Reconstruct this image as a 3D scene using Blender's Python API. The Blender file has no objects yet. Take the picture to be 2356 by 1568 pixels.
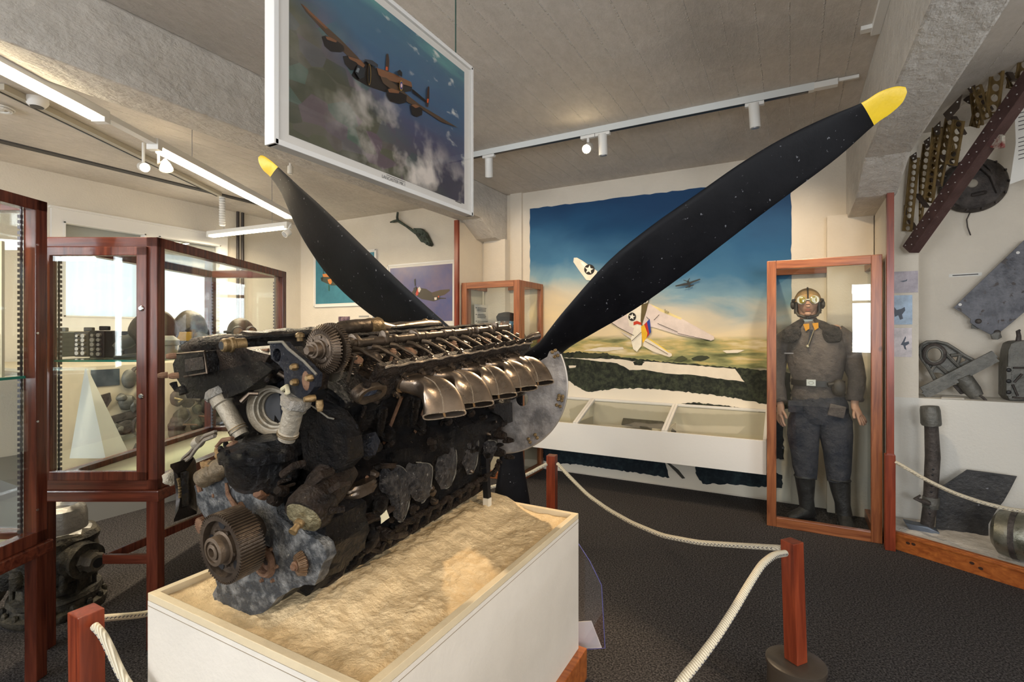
import bpy, bmesh, math, random
from mathutils import Vector as V, Matrix, noise
PI = math.pi
sc = bpy.context.scene
COL = sc.collection

# ---------------------------------------------------------------- camera
FPX, EYE = 1169.0, 1.42
YAW = math.atan2(642, 1169)
FW = V((-math.sin(YAW), math.cos(YAW), 0)); RT = V((math.cos(YAW), math.sin(YAW), 0)); UP = V((0, 0, 1))
CAM = V((0, 0, EYE))
cd = bpy.data.cameras.new('camera'); cam = bpy.data.objects.new('camera', cd); COL.objects.link(cam)
cam.location = CAM; cam.rotation_euler = (PI/2, 0, YAW)
cd.sensor_width = 36; cd.lens = 36*FPX/2356; cd.shift_y = -18/2356; cd.clip_start = .02
sc.camera = cam

# ---------------------------------------------------------------- world, exposure, lights
sc.view_settings.view_transform = 'Standard'; sc.view_settings.look = 'None'
sc.view_settings.gamma = 1; sc.view_settings.use_curve_mapping = False
sc.view_settings.exposure = 0.42
sc.cycles.transparent_max_bounces = 32
w = bpy.data.worlds.new('sky'); sc.world = w; w.use_nodes = True
w.node_tree.nodes['Background'].inputs[0].default_value = (.80, .90, 1, 1)
w.node_tree.nodes['Background'].inputs[1].default_value = 1.6

def lamp(kind, name, loc, aim, power, color, size=.1, size_y=None, spot=None, blend=.6):
    d = bpy.data.lights.new(name, kind); o = bpy.data.objects.new(name, d); COL.objects.link(o)
    o.location = loc; d.energy = power; d.color = color
    if kind == 'AREA':
        d.shape = 'RECTANGLE'; d.size = size; d.size_y = size_y or size
    else:
        d.shadow_soft_size = size
    if kind == 'SPOT':
        d.spot_size = math.radians(spot); d.spot_blend = blend
    if aim is not None:
        o.rotation_euler = (V(aim)-V(loc)).to_track_quat('-Z', 'Y').to_euler()
    return o

ROOM = dict(x0=-6.04, x1=2.75, y0=-3.0, y1=4.83, h=2.92)
# daylight through the windows behind the camera and in the side walls
DAY = (.92, .95, 1.0)
WINS_FRONT = [(-4.7, -3.2), (-2.4, -.9), (.95, 2.35)]          # x ranges on wall_front, z .95..2.35
for (a, b) in WINS_FRONT:
    lamp('AREA', 'window_daylight', ((a+b)/2, -3.04, 1.68), ((a+b)/2, 0, 1.3), 74, DAY, b-a-.1, 1.3)
lamp('AREA', 'window_daylight', (2.79, .6, 1.68), (0, .6, 1.2), 42, DAY, 2.2, 1.3)
lamp('AREA', 'window_daylight', (-6.22, .8, 1.62), (0, 1.2, 1.2), 34, DAY, 2.2, .95)

# ---------------------------------------------------------------- pixel rays (photo frame 2356 x 1568) to points on real planes
def ray(u, v): return FW + RT*((u-1178)/FPX) + UP*((766-v)/FPX)
def px(u, v, x): r = ray(u, v); return CAM + r*(x/r.x)
def py(u, v, y): r = ray(u, v); return CAM + r*(y/r.y)
def pz(u, v, z): r = ray(u, v); return CAM + r*((z-EYE)/r.z)
def pd(u, v, d): return CAM + ray(u, v)*d

# ---------------------------------------------------------------- materials
MATS = {}
def lin(c):
    return tuple(((x/255)/12.92 if x/255 <= .04045 else ((x/255+.055)/1.055)**2.4) for x in c)
def mat(name, col, rough=.6, metal=0, bump=0, bscale=20, var=0, vscale=6, col2=None, spec=.5, coat=0,
        stretch=None, detail=6, lo=.35, hi=.65, emit=0, speck=None, sscale=60, slo=.62, rvar=0):
    """principled material with noise colour variation, bump and optional specks; colours are linear"""
    if name in MATS: return MATS[name]
    m = bpy.data.materials.new(name); m.use_nodes = True; MATS[name] = m
    nt = m.node_tree; N = nt.nodes; L = nt.links; b = N['Principled BSDF']
    b.inputs['Base Color'].default_value = (*col, 1); b.inputs['Roughness'].default_value = rough
    b.inputs['Metallic'].default_value = metal; b.inputs['Specular IOR Level'].default_value = spec
    b.inputs['Coat Weight'].default_value = coat
    tc = N.new('ShaderNodeTexCoord'); vec = tc.outputs['Object']
    if stretch:
        mp = N.new('ShaderNodeMapping'); mp.inputs['Scale'].default_value = stretch; L.new(vec, mp.inputs[0]); vec = mp.outputs[0]
    out = None
    if var or col2:
        n = N.new('ShaderNodeTexNoise'); n.inputs['Scale'].default_value = vscale; n.inputs['Detail'].default_value = detail
        n.inputs['Roughness'].default_value = .65; L.new(vec, n.inputs['Vector'])
        r = N.new('ShaderNodeValToRGB'); L.new(n.outputs[0], r.inputs[0])
        r.color_ramp.elements[0].position = lo; r.color_ramp.elements[1].position = hi
        c2 = col2 or tuple(min(1, x*(1+var)) for x in col)
        c1 = col if col2 else tuple(x*(1-var) for x in col)
        r.color_ramp.elements[0].color = (*c1, 1); r.color_ramp.elements[1].color = (*c2, 1)
        out = r.outputs[0]
        if rvar:
            mr = N.new('ShaderNodeMapRange'); L.new(n.outputs[0], mr.inputs[0])
            mr.inputs['From Min'].default_value = .35; mr.inputs['From Max'].default_value = .65
            mr.inputs['To Min'].default_value = rough-rvar; mr.inputs['To Max'].default_value = rough+rvar
            L.new(mr.outputs[0], b.inputs['Roughness'])
    if speck:
        n2 = N.new('ShaderNodeTexNoise'); n2.inputs['Scale'].default_value = sscale; n2.inputs['Detail'].default_value = 4; L.new(vec, n2.inputs['Vector'])
        r2 = N.new('ShaderNodeValToRGB'); L.new(n2.outputs[0], r2.inputs[0])
        r2.color_ramp.elements[0].position = slo; r2.color_ramp.elements[1].position = slo+.04
        mx = N.new('ShaderNodeMix'); mx.data_type = 'RGBA'; L.new(r2.outputs[0], mx.inputs[0])
        if out: L.new(out, mx.inputs[6])
        else: mx.inputs[6].default_value = (*col, 1)
        mx.inputs[7].default_value = (*speck, 1); out = mx.outputs[2]
    if out: L.new(out, b.inputs['Base Color'])
    if bump:
        n3 = N.new('ShaderNodeTexNoise'); n3.inputs['Scale'].default_value = bscale; n3.inputs['Detail'].default_value = 8
        n3.inputs['Roughness'].default_value = .6; L.new(vec, n3.inputs['Vector'])
        bp = N.new('ShaderNodeBump'); bp.inputs['Strength'].default_value = min(1, bump); bp.inputs['Distance'].default_value = .02*max(1, bump)
        L.new(n3.outputs[0], bp.inputs['Height']); L.new(bp.outputs[0], b.inputs['Normal'])
    if emit:
        b.inputs['Emission Color'].default_value = (*col, 1); b.inputs['Emission Strength'].default_value = emit
    return m

def wood(name, c1, c2, rough=.32, axis='z', knots=True):
    if name in MATS: return MATS[name]
    m = bpy.data.materials.new(name); m.use_nodes = True; MATS[name] = m
    nt = m.node_tree; N = nt.nodes; L = nt.links; b = N['Principled BSDF']
    tc = N.new('ShaderNodeTexCoord'); mp = N.new('ShaderNodeMapping')
    mp.inputs['Scale'].default_value = {'z': (22, 22, 1.6), 'x': (1.6, 22, 22), 'y': (22, 1.6, 22)}[axis]
    L.new(tc.outputs['Object'], mp.inputs[0])
    n = N.new('ShaderNodeTexNoise'); n.inputs['Scale'].default_value = 2.2; n.inputs['Detail'].default_value = 8; n.inputs['Distortion'].default_value = .6
    L.new(mp.outputs[0], n.inputs['Vector'])
    r = N.new('ShaderNodeValToRGB'); L.new(n.outputs[0], r.inputs[0])
    r.color_ramp.elements[0].position = .3; r.color_ramp.elements[1].position = .7
    r.color_ramp.elements[0].color = (*c1, 1); r.color_ramp.elements[1].color = (*c2, 1)
    out = r.outputs[0]
    if knots:
        vo = N.new('ShaderNodeTexNoise'); vo.inputs['Scale'].default_value = 6.5; vo.inputs['Detail'].default_value = 1
        L.new(tc.outputs['Object'], vo.inputs['Vector'])
        r2 = N.new('ShaderNodeValToRGB'); r2.color_ramp.elements[0].position = .70; r2.color_ramp.elements[1].position = .76; L.new(vo.outputs[0], r2.inputs[0])
        mx = N.new('ShaderNodeMix'); mx.data_type = 'RGBA'; L.new(r2.outputs[0], mx.inputs[0]); L.new(out, mx.inputs[6])
        mx.inputs[7].default_value = (c1[0]*.3, c1[1]*.3, c1[2]*.3, 1); out = mx.outputs[2]
    L.new(out, b.inputs['Base Color']); b.inputs['Roughness'].default_value = rough
    bp = N.new('ShaderNodeBump'); bp.inputs['Strength'].default_value = .15; bp.inputs['Distance'].default_value = .002
    L.new(n.outputs[0], bp.inputs['Height']); L.new(bp.outputs[0], b.inputs['Normal'])
    return m

def glass_mat(name, tint=(.97, 1, .985), gain=1.0):
    if name in MATS: return MATS[name]
    m = bpy.data.materials.new(name); m.use_nodes = True; MATS[name] = m
    nt = m.node_tree; N = nt.nodes; L = nt.links; N.clear()
    o = N.new('ShaderNodeOutputMaterial'); mx = N.new('ShaderNodeMixShader'); t = N.new('ShaderNodeBsdfTransparent'); g = N.new('ShaderNodeBsdfGlossy')
    t.inputs[0].default_value = (*tint, 1); g.inputs['Roughness'].default_value = .01
    lw = N.new('ShaderNodeLayerWeight'); lw.inputs[0].default_value = .5
    pw = N.new('ShaderNodeMath'); pw.operation = 'POWER'; pw.inputs[1].default_value = 4; L.new(lw.outputs['Facing'], pw.inputs[0])
    mu = N.new('ShaderNodeMath'); mu.operation = 'MULTIPLY_ADD'; mu.inputs[1].default_value = .7*gain; mu.inputs[2].default_value = .045*gain; L.new(pw.outputs[0], mu.inputs[0])
    L.new(mu.outputs[0], mx.inputs[0]); L.new(t.outputs[0], mx.inputs[1]); L.new(g.outputs[0], mx.inputs[2]); L.new(mx.outputs[0], o.inputs[0])
    return m

M_WALL = mat('wall_paint', (.68, .62, .52), .85, bump=.25, bscale=55, var=.05, vscale=1.5)
M_WHITE = mat('white_paint', (.72, .70, .66), .6, bump=.05, bscale=40)
M_CARPET = mat('carpet', (.026, .024, .024), 1, bump=1, bscale=110, var=0, col2=(.17, .155, .148), vscale=120, lo=.40, hi=.70, detail=3, spec=.1)
W_RED = wood('mahogany', (.055, .012, .007), (.16, .040, .020), .25, 'z', False)
W_REDX = wood('mahogany_x', (.055, .012, .007), (.16, .040, .020), .25, 'x', False)
W_POST = wood('post_wood', (.12, .018, .007), (.27, .050, .018), .28, 'z')
W_PINE = wood('stained_pine', (.16, .045, .016), (.36, .13, .048), .3, 'z')
W_PINEX = wood('stained_pine_x', (.16, .045, .016), (.36, .13, .048), .3, 'x')
W_ORANGE = wood('orange_board', (.22, .055, .012), (.42, .13, .03), .3, 'x')
GLASS = glass_mat('case_glass', (.985, 1, .992), 1.0)
GLASS_EDGE = mat('glass_edge', (.02, .22, .16), .15)
M_BLACKMETAL = mat('black_metal', (.012, .012, .013), .35, .3)
M_STEEL = mat('dull_steel', (.33, .33, .34), .4, .8, var=.2, vscale=8)
M_FIX = mat('lamp_white', (.75, .74, .70), .4)

CLEAR = glass_mat('clear_glass', (1, 1, 1), .8)
def concrete_mat():
    m = bpy.data.materials.new('board_marked_concrete'); m.use_nodes = True
    nt = m.node_tree; N = nt.nodes; L = nt.links; b = N['Principled BSDF']
    b.inputs['Roughness'].default_value = .75
    tc = N.new('ShaderNodeTexCoord'); sep = N.new('ShaderNodeSeparateXYZ')
    nd = N.new('ShaderNodeTexNoise'); nd.inputs['Scale'].default_value = 3; L.new(tc.outputs['Object'], nd.inputs['Vector'])
    L.new(tc.outputs['Object'], sep.inputs[0])
    def M(op, a, c):
        k = N.new('ShaderNodeMath'); k.operation = op
        for i, x in enumerate((a, c)):
            if x is None: continue
            if isinstance(x, (int, float)): k.inputs[i].default_value = x
            else: L.new(x, k.inputs[i])
        return k.outputs[0]
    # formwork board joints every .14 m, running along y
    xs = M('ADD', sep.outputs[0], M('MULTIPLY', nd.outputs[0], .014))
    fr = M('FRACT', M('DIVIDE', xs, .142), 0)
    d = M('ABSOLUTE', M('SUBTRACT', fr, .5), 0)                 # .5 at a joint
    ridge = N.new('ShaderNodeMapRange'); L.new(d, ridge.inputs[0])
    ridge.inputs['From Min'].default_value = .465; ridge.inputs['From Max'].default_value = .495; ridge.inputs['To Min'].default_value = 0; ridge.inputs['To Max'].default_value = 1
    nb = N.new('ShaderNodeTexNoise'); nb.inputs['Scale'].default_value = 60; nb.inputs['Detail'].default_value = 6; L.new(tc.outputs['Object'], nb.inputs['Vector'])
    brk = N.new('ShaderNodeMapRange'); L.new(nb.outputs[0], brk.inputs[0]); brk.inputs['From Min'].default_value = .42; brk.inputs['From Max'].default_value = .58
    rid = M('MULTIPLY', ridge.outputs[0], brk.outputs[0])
    # each board a slightly different level
    fl = M('FLOOR', M('DIVIDE', xs, .142), 0); wn = N.new('ShaderNodeTexWhiteNoise'); wn.noise_dimensions = '1D'; L.new(fl, wn.inputs['W'])
    pits = N.new('ShaderNodeTexNoise'); pits.inputs['Scale'].default_value = 14; pits.inputs['Detail'].default_value = 10; pits.inputs['Roughness'].default_value = .72
    mp = N.new('ShaderNodeMapping'); mp.inputs['Scale'].default_value = (1.6, .7, 1); L.new(tc.outputs['Object'], mp.inputs[0]); L.new(mp.outputs[0], pits.inputs['Vector'])
    lum = N.new('ShaderNodeTexNoise'); lum.inputs['Scale'].default_value = 1.1; lum.inputs['Detail'].default_value = 3; L.new(tc.outputs['Object'], lum.inputs['Vector'])
    msk = N.new('ShaderNodeMapRange'); L.new(lum.outputs[0], msk.inputs[0]); msk.inputs['From Min'].default_value = .45; msk.inputs['From Max'].default_value = .62; msk.inputs['To Min'].default_value = .25; msk.inputs['To Max'].default_value = 1.5
    h = M('ADD', M('MULTIPLY', rid, .3), M('MULTIPLY', wn.outputs[0], .025))
    h = M('ADD', h, M('MULTIPLY', M('MULTIPLY', pits.outputs[0], msk.outputs[0]), .95))
    bp = N.new('ShaderNodeBump'); bp.inputs['Strength'].default_value = 1; bp.inputs['Distance'].default_value = .018
    L.new(h, bp.inputs['Height']); L.new(bp.outputs[0], b.inputs['Normal'])
    r = N.new('ShaderNodeValToRGB'); L.new(pits.outputs[0], r.inputs[0])
    r.color_ramp.elements[0].position = .3; r.color_ramp.elements[1].position = .7
    r.color_ramp.elements[0].color = (.58, .53, .46, 1); r.color_ramp.elements[1].color = (.70, .64, .57, 1)
    cx = N.new('ShaderNodeMix'); cx.data_type = 'RGBA'; L.new(rid, cx.inputs[0]); L.new(r.outputs[0], cx.inputs[6]); cx.inputs[7].default_value = (.86, .80, .72, 1)  # joint ridges coloured lighter, as if they caught the light
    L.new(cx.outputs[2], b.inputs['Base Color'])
    return m
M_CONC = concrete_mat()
M_BEAM = mat('painted_concrete', (.58, .545, .49), .75, bump=1, bscale=24, var=.08, vscale=10, stretch=(1, .6, 1))

# ---------------------------------------------------------------- mesh building
class MB:
    def __init__(s): s.v = []; s.f = []
    def add(s, vs, fs):
        k = len(s.v); s.v += [V(p) for p in vs]; s.f += [[i+k for i in f] for f in fs]; return s
    def box(s, a, b, rot=None, o=None):
        a = V(a); b = V(b)
        c = [V((x, y, z)) for x in (a.x, b.x) for y in (a.y, b.y) for z in (a.z, b.z)]
        if rot is not None:
            m = (a+b)/2 if o is None else V(o)
            c = [rot @ (p-m) + m for p in c]
        return s.add(c, [(0, 1, 3, 2), (4, 6, 7, 5), (0, 4, 5, 1), (2, 3, 7, 6), (0, 2, 6, 4), (1, 5, 7, 3)])
    def bar(s, p, q, w, h, up=(0, 0, 1)):
        p = V(p); q = V(q); d = (q-p).normalized(); u = V(up); x = d.cross(u)
        if x.length < 1e-4: x = d.cross(V((0, 1, 0)))
        x.normalize(); y = x.cross(d).normalized()
        c = [b + x*(sx*w/2) + y*(sy*h/2) for b in (p, q) for sx, sy in ((-1, -1), (1, -1), (1, 1), (-1, 1))]
        return s.add(c, [(3, 2, 1, 0), (4, 5, 6, 7), (0, 1, 5, 4), (1, 2, 6, 5), (2, 3, 7, 6), (3, 0, 4, 7)])
    def loft(s, rings, caps=True, closed=True):
        k = len(s.v); n = len(rings[0])
        for r in rings: s.v += [V(p) for p in r]
        for i in range(len(rings)-1):
            for j in range(n if closed else n-1):
                a = k+i*n+j; b = k+i*n+(j+1) % n
                s.f.append([a, b, b+n, a+n])
        if caps and closed:
            s.f.append([k+j for j in range(n)][::-1]); s.f.append([k+(len(rings)-1)*n+j for j in range(n)])
        return s
    def cyl(s, p, q, r0, r1=None, n=16, caps=True):
        r1 = r0 if r1 is None else r1
        return s.lathe([(r0, 0), (r1, 1)], p, q, n, caps)
    def lathe(s, prof, p, q, n=20, caps=True):
        """prof = (radius, t) with t along p..q"""
        p = V(p); q = V(q); d = (q-p); dn = d.normalized()
        a = dn.orthogonal().normalized(); b = dn.cross(a)
        rings = [[p + d*t + (a*math.cos(2*PI*i/n) + b*math.sin(2*PI*i/n))*max(r, 1e-5) for i in range(n)] for r, t in prof]
        return s.loft(rings, caps)
    def tube(s, pts, r, n=8, caps=True):
        pts = [V(p) for p in pts]; m = len(pts); rs = r if isinstance(r, (list, tuple)) else [r]*m
        rings = []; a = None
        for i, p in enumerate(pts):
            t = (pts[min(i+1, m-1)]-pts[max(i-1, 0)]).normalized()
            if a is None: a = t.orthogonal().normalized()
            a = (a - t*a.dot(t)).normalized(); b = t.cross(a)
            rings.append([p + (a*math.cos(2*PI*j/n)+b*math.sin(2*PI*j/n))*rs[i] for j in range(n)])
        return s.loft(rings, caps)
    def prism(s, poly, d):
        """poly: 3-D points in a plane, extruded by vector d"""
        d = V(d); a = [V(p) for p in poly]; n = len(a)
        k = len(s.v); s.v += a + [p+d for p in a]
        s.f.append(list(range(k, k+n))[::-1]); s.f.append(list(range(k+n, k+2*n)))
        for i in range(n): s.f.append([k+i, k+(i+1) % n, k+n+(i+1) % n, k+n+i])
        return s
    def ell(s, c, r, n=16, m=10, rot=None, squash=None):
        c = V(c); rings = []
        for i in range(m+1):
            th = PI*i/m; rr = max(math.sin(th), 1e-4)
            ring = []
            for j in range(n):
                p = V((rr*math.cos(2*PI*j/n)*r[0], rr*math.sin(2*PI*j/n)*r[1], -math.cos(th)*r[2]))
                if squash: p = squash(p)
                if rot is not None: p = rot @ p
                ring.append(c+p)
            rings.append(ring)
        return s.loft(rings, True)
    def build(s, name, mt, parent=None, smooth=True, bevel=0, jitter=0, jscale=10, angle=35, sub=0):
        me = bpy.data.meshes.new(name)
        off = MW.get(parent.name, Matrix()).inverted() if parent is not None else Matrix()
        vs = s.v
        if jitter:
            vs = [p + noise.noise_vector(p*jscale)*jitter for p in vs]
        me.from_pydata([tuple(off @ p) for p in vs], [], s.f); me.update()
        bm = bmesh.new(); bm.from_mesh(me)
        bmesh.ops.recalc_face_normals(bm, faces=bm.faces)
        if bevel:
            bmesh.ops.bevel(bm, geom=[e for e in bm.edges if len(e.link_faces) == 2 and e.calc_face_angle(0) > .6], offset=bevel, segments=2, affect='EDGES', profile=.6, clamp_overlap=True)
        bm.to_mesh(me); bm.free()
        if smooth:
            for p in me.polygons: p.use_smooth = True
            me.set_sharp_from_angle(angle=math.radians(angle))
        ob = bpy.data.objects.new(name, me); COL.objects.link(ob)
        for q in (mt if isinstance(mt, (list, tuple)) else [mt]): me.materials.append(q)
        if parent is not None:
            ob.parent = parent
        if sub:
            md = ob.modifiers.new('sub', 'SUBSURF'); md.levels = md.render_levels = sub
        MW[ob.name] = MW.get(parent.name, Matrix()) if parent is not None else Matrix()
        return ob
MW = {}                                                        # world matrix by object name
def tag(o, label=None, cat=None, group=None, kind=None):
    if label: o['label'] = label
    if cat: o['category'] = cat
    if group: o['group'] = group
    if kind: o['kind'] = kind
    return o
def thing(name, label, cat, loc=(0, 0, 0), rz=0, group=None):
    o = bpy.data.objects.new(name, None); COL.objects.link(o); o.empty_display_size = .1
    o.location = loc; o.rotation_euler = (0, 0, rz)
    MW[o.name] = Matrix.Translation(V(loc)) @ Matrix.Rotation(rz, 4, 'Z')
    return tag(o, label, cat, group)
def single(name, mb, mt, label, cat, loc=None, group=None, **k):
    """a thing that is one mesh"""
    if loc is not None:
        loc = V(loc); mb.v = [p-loc for p in mb.v]
    o = mb.build(name, mt, None, **k)
    if loc is not None: o.location = loc; MW[o.name] = Matrix.Translation(loc)
    return tag(o, label, cat, group)
def struct(name, mb, mt, **k):
    return tag(mb.build(name, mt, None, **k), kind='structure')
def copy_tree(o, loc=None, rz=None, label=None, group=None, parent=None):
    c = o.copy(); COL.objects.link(c)
    if parent is not None: c.parent = parent
    if loc is not None: c.location = loc
    if rz is not None: c.rotation_euler = (0, 0, rz)
    if label: c['label'] = label
    if group: c['group'] = group
    for ch in [x for x in bpy.data.objects if x.parent is o]: copy_tree(ch, parent=c)
    return c
def text_mesh(name, body, origin, xdir, ydir, size, mt, parent, align='LEFT'):
    cu = bpy.data.curves.new(name, 'FONT'); cu.body = body; cu.size = size; cu.align_x = align
    t = bpy.data.objects.new(name+'_src', cu); COL.objects.link(t)
    me = bpy.data.meshes.new_from_object(t); bpy.data.objects.remove(t)
    xd = V(xdir).normalized(); yd = V(ydir).normalized(); zd = xd.cross(yd)
    off = MW.get(parent.name, Matrix()).inverted() if parent is not None else Matrix()
    for vt in me.vertices:
        vt.co = off @ (V(origin) + xd*vt.co.x + yd*vt.co.y)
    me.materials.clear(); me.materials.append(mt)
    o = bpy.data.objects.new(name, me); COL.objects.link(o)
    if parent is not None: o.parent = parent
    return o
def rough_poly(pts, amp, step, seed=0):
    """subdivide a closed 3-D outline and jog it a little, for brush-edged painted shapes"""
    rnd = random.Random(seed); out = []
    for i, p in enumerate(pts):
        q = pts[(i+1) % len(pts)]; n = max(1, int((q-p).length/step))
        for k in range(n):
            c = p.lerp(q, k/n)
            out.append(c + V((rnd.uniform(-1, 1), 0, rnd.uniform(-1, 1)))*amp if k else c)
    return out

# ================================================================ THE SETTING
x0, x1, y0, y1, HC = ROOM['x0'], ROOM['x1'], ROOM['y0'], ROOM['y1'], ROOM['h']
struct('floor', MB().box((x0-.3, y0-.3, -.1), (x1+.3, y1+.3, 0)), M_CARPET, smooth=False)
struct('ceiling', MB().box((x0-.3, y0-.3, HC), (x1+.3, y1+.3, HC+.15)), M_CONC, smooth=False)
struct('wall_back', MB().box((x0-.3, y1, 0), (x1+.3, y1+.25, HC)), M_WALL, smooth=False)
# front wall (behind the camera) with three window openings
mb = MB(); zs0, zs1 = 1.0, 2.35
mb.box((x0, y0-.2, 0), (x1, y0, zs0)); mb.box((x0, y0-.2, zs1), (x1, y0, HC))
edges = [x0]+[e for a in WINS_FRONT for e in a]+[x1]
for i in range(0, len(edges), 2): mb.box((edges[i], y0-.2, zs0), (edges[i+1], y0, zs1))
struct('wall_front', mb, M_WALL, smooth=False)
def window_front(n, a, b):
    f = MB()
    for (p, q) in (((a, zs0), (b, zs0+.06)), ((a, zs1-.06), (b, zs1)), ((a, zs0), (a+.06, zs1)), ((b-.06, zs0), (b, zs1)), (((a+b)/2-.035, zs0), ((a+b)/2+.035, zs1)), ((a, 1.98), (b, 2.03))):
        f.box((p[0], y0-.03, p[1]), (q[0], y0+.02, q[1]))
    f.box((a-.05, y0-.02, zs0-.04), (b+.05, y0+.12, zs0-.005))
    struct('window_%d' % n, f, M_WHITE, smooth=False)
for i, (a, b) in enumerate(WINS_FRONT): window_front(i+2, a, b)
# right wall with one long window
mb = MB(); mb.box((x1, y0, 0), (x1+.2, y1, zs0)); mb.box((x1, y0, zs1), (x1+.2, y1, HC)); mb.box((x1, y0, zs0), (x1+.2, -.5, zs1)); mb.box((x1, 1.7, zs0), (x1+.2, y1, zs1))
struct('wall_right', mb, M_WALL, smooth=False)
f = MB()
for (a, b) in (((-.5, zs0), (1.7, zs0+.06)), ((-.5, zs1-.06), (1.7, zs1)), ((-.5, zs0), (-.44, zs1)), ((1.64, zs0), (1.7, zs1)), ((.56, zs0), (.64, zs1))):
    f.box((x1-.02, a[0], a[1]), (x1+.03, b[0], b[1]))
struct('window_5', f, M_WHITE, smooth=False)

# left wall with its two-pane window (seen over and through the show cases)
wa, wb = px(115, 600, x0).y, px(520, 600, x0).y
wz1 = px(115, 478, x0).z; wz0 = px(150, 742, x0).z-.05
pa0, pa1 = px(143, 600, x0).y, px(331, 600, x0).y; pb0, pb1 = px(362, 600, x0).y, px(503, 600, x0).y
pz1 = px(143, 510, x0).z; pz0 = px(145, 728, x0).z
mb = MB()
ys = [y0, pa0, pa1, pb0, pb1, y1]
mb.box((x0-.2, y0, 0), (x0, y1, pz0)); mb.box((x0-.2, y0, pz1), (x0, y1, HC))
for i in (0, 2, 4): mb.box((x0-.2, ys[i], pz0), (x0, ys[i+1], pz1))
struct('wall_left', mb, M_WALL, smooth=False)
f = MB()
f.box((x0, wa, pz1), (x0+.035, wb, wz1)); f.box((x0, wa, wz0), (x0+.035, wb, pz0))
f.box((x0, wa, pz0), (x0+.035, pa0, pz1)); f.box((x0, pa1, pz0), (x0+.035, pb0, pz1)); f.box((x0, pb1, pz0), (x0+.035, wb, pz1))
f.box((x0, wa-.015, wz1), (x0+.05, wb+.015, wz1+.02)); f.box((x0, wa-.05, wz0-.03), (x0+.12, wb+.05, wz0))
for (a, b) in ((pa0, pa1), (pb0, pb1)):                       # white glazing beads
    f.box((x0-.04, a, pz0), (x0+.045, a+.012, pz1)); f.box((x0-.04, b-.012, pz0), (x0+.045, b, pz1)); f.box((x0-.04, a, pz0), (x0+.045, b, pz0+.012)); f.box((x0-.04, a, pz1-.012), (x0+.045, b, pz1))
wn = struct('window_1', f, M_WHITE, smooth=False)
for (a, b) in ((pa0, pa1), (pb0, pb1)):
    MB().box((x0-.03, a, pz0), (x0-.024, b, pz1)).build('glass_pane', GLASS, wn, smooth=False)
    MB().box((x0-.08, a, pz1-.17), (x0-.07, b, pz1)).build('grey_top_sheet', mat('sheet_grey', (.36, .35, .33), .9), wn, smooth=False)  # added grey sheet across the top of each pane
    c = MB(); n = 40
    pts = [V((x0-.12+.012*math.sin(i*1.15), a+(b-a)*i/n, 0)) for i in range(n+1)]
    k = [[p+V((0, 0, pz0-.05)) for p in pts], [p+V((0, 0, pz1)) for p in pts]]
    c.loft(k, False, False)
    cm = mat('net_curtain', (.92, .95, .97), .9)
    cu = c.build('net_curtain', cm, wn)
nt = cm.node_tree; bb = nt.nodes['Principled BSDF']; tr = nt.nodes.new('ShaderNodeBsdfTranslucent'); tr.inputs[0].default_value = (.92, .95, .97, 1)
ms = nt.nodes.new('ShaderNodeMixShader'); ms.inputs[0].default_value = .7
nt.links.new(bb.outputs[0], ms.inputs[1]); nt.links.new(tr.outputs[0], ms.inputs[2]); nt.links.new(ms.outputs[0], nt.nodes['Material Output'].inputs[0])

# ceiling beams with haunches at the back wall
BB = EYE+1.15
def beam(name, xa, xb, zb, yh, yk, zk, ya=y0):
    prof = [(ya, HC+.001), (ya, zb), (yh, zb), (yk, zk), (y1, zk-.02), (y1, HC+.001)]
    b = MB(); n = len(prof)
    # fine strips along the length so that the rough edge can be displaced
    b.prism([V((xa, p[0], p[1])) for p in prof], (xb-xa, 0, 0))
    return struct(name, b, M_BEAM, smooth=False, bevel=.012)
beam('trim_1', -2.98, -2.71, BB, 4.30, 4.57, EYE+1.0)
beam('trim_2', .385, .611, EYE+1.05, 3.69, 4.14, EYE+.915)
# columns under the beams, and the pipe chase between bays
struct('trim_3', MB().box((-2.93, 4.69, 0), (-2.66, y1, EYE+1.0)), M_WALL, smooth=False, bevel=.006)
struct('trim_4', MB().box((.25, 4.73, 0), (.555, y1, EYE+.93)), M_WALL, smooth=False, bevel=.006)
struct('trim_5', MB().box((-2.66, 4.80, 0), (-2.52, y1, HC)), M_WALL, smooth=False)
# niche wall on the right: thick lower wall with a ledge
LEDGE = .965
struct('trim_6', MB().box((.60, 4.50, 0), (x1, y1, LEDGE)), mat('niche_paint', (.68, .66, .60), .85, bump=.2, bscale=50), smooth=False)
struct('trim_7', MB().box((.60, 4.50, LEDGE), (px(2112, 800, .78).x if False else .785, y1, HC)), M_WALL, smooth=False)
# painted partition panels with a brown edge strip beside each of the two tall cases
pnl = struct('trim_8', MB().box((-2.975, 4.25, 0), (-2.945, 4.70, EYE+1.13)), M_WALL, smooth=False)
MB().box((-2.985, 4.22, 0), (-2.94, 4.25, EYE+1.14)).build('edge_strip', W_POST, pnl, smooth=False)
pnl = struct('trim_9', MB().box((.56, 4.16, 0), (.59, 4.83, EYE+1.10)), M_WALL, smooth=False)
MB().box((.553, 4.12, 0), (.592, 4.16, EYE+1.04)).build('edge_strip', W_POST, pnl, smooth=False)
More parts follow.
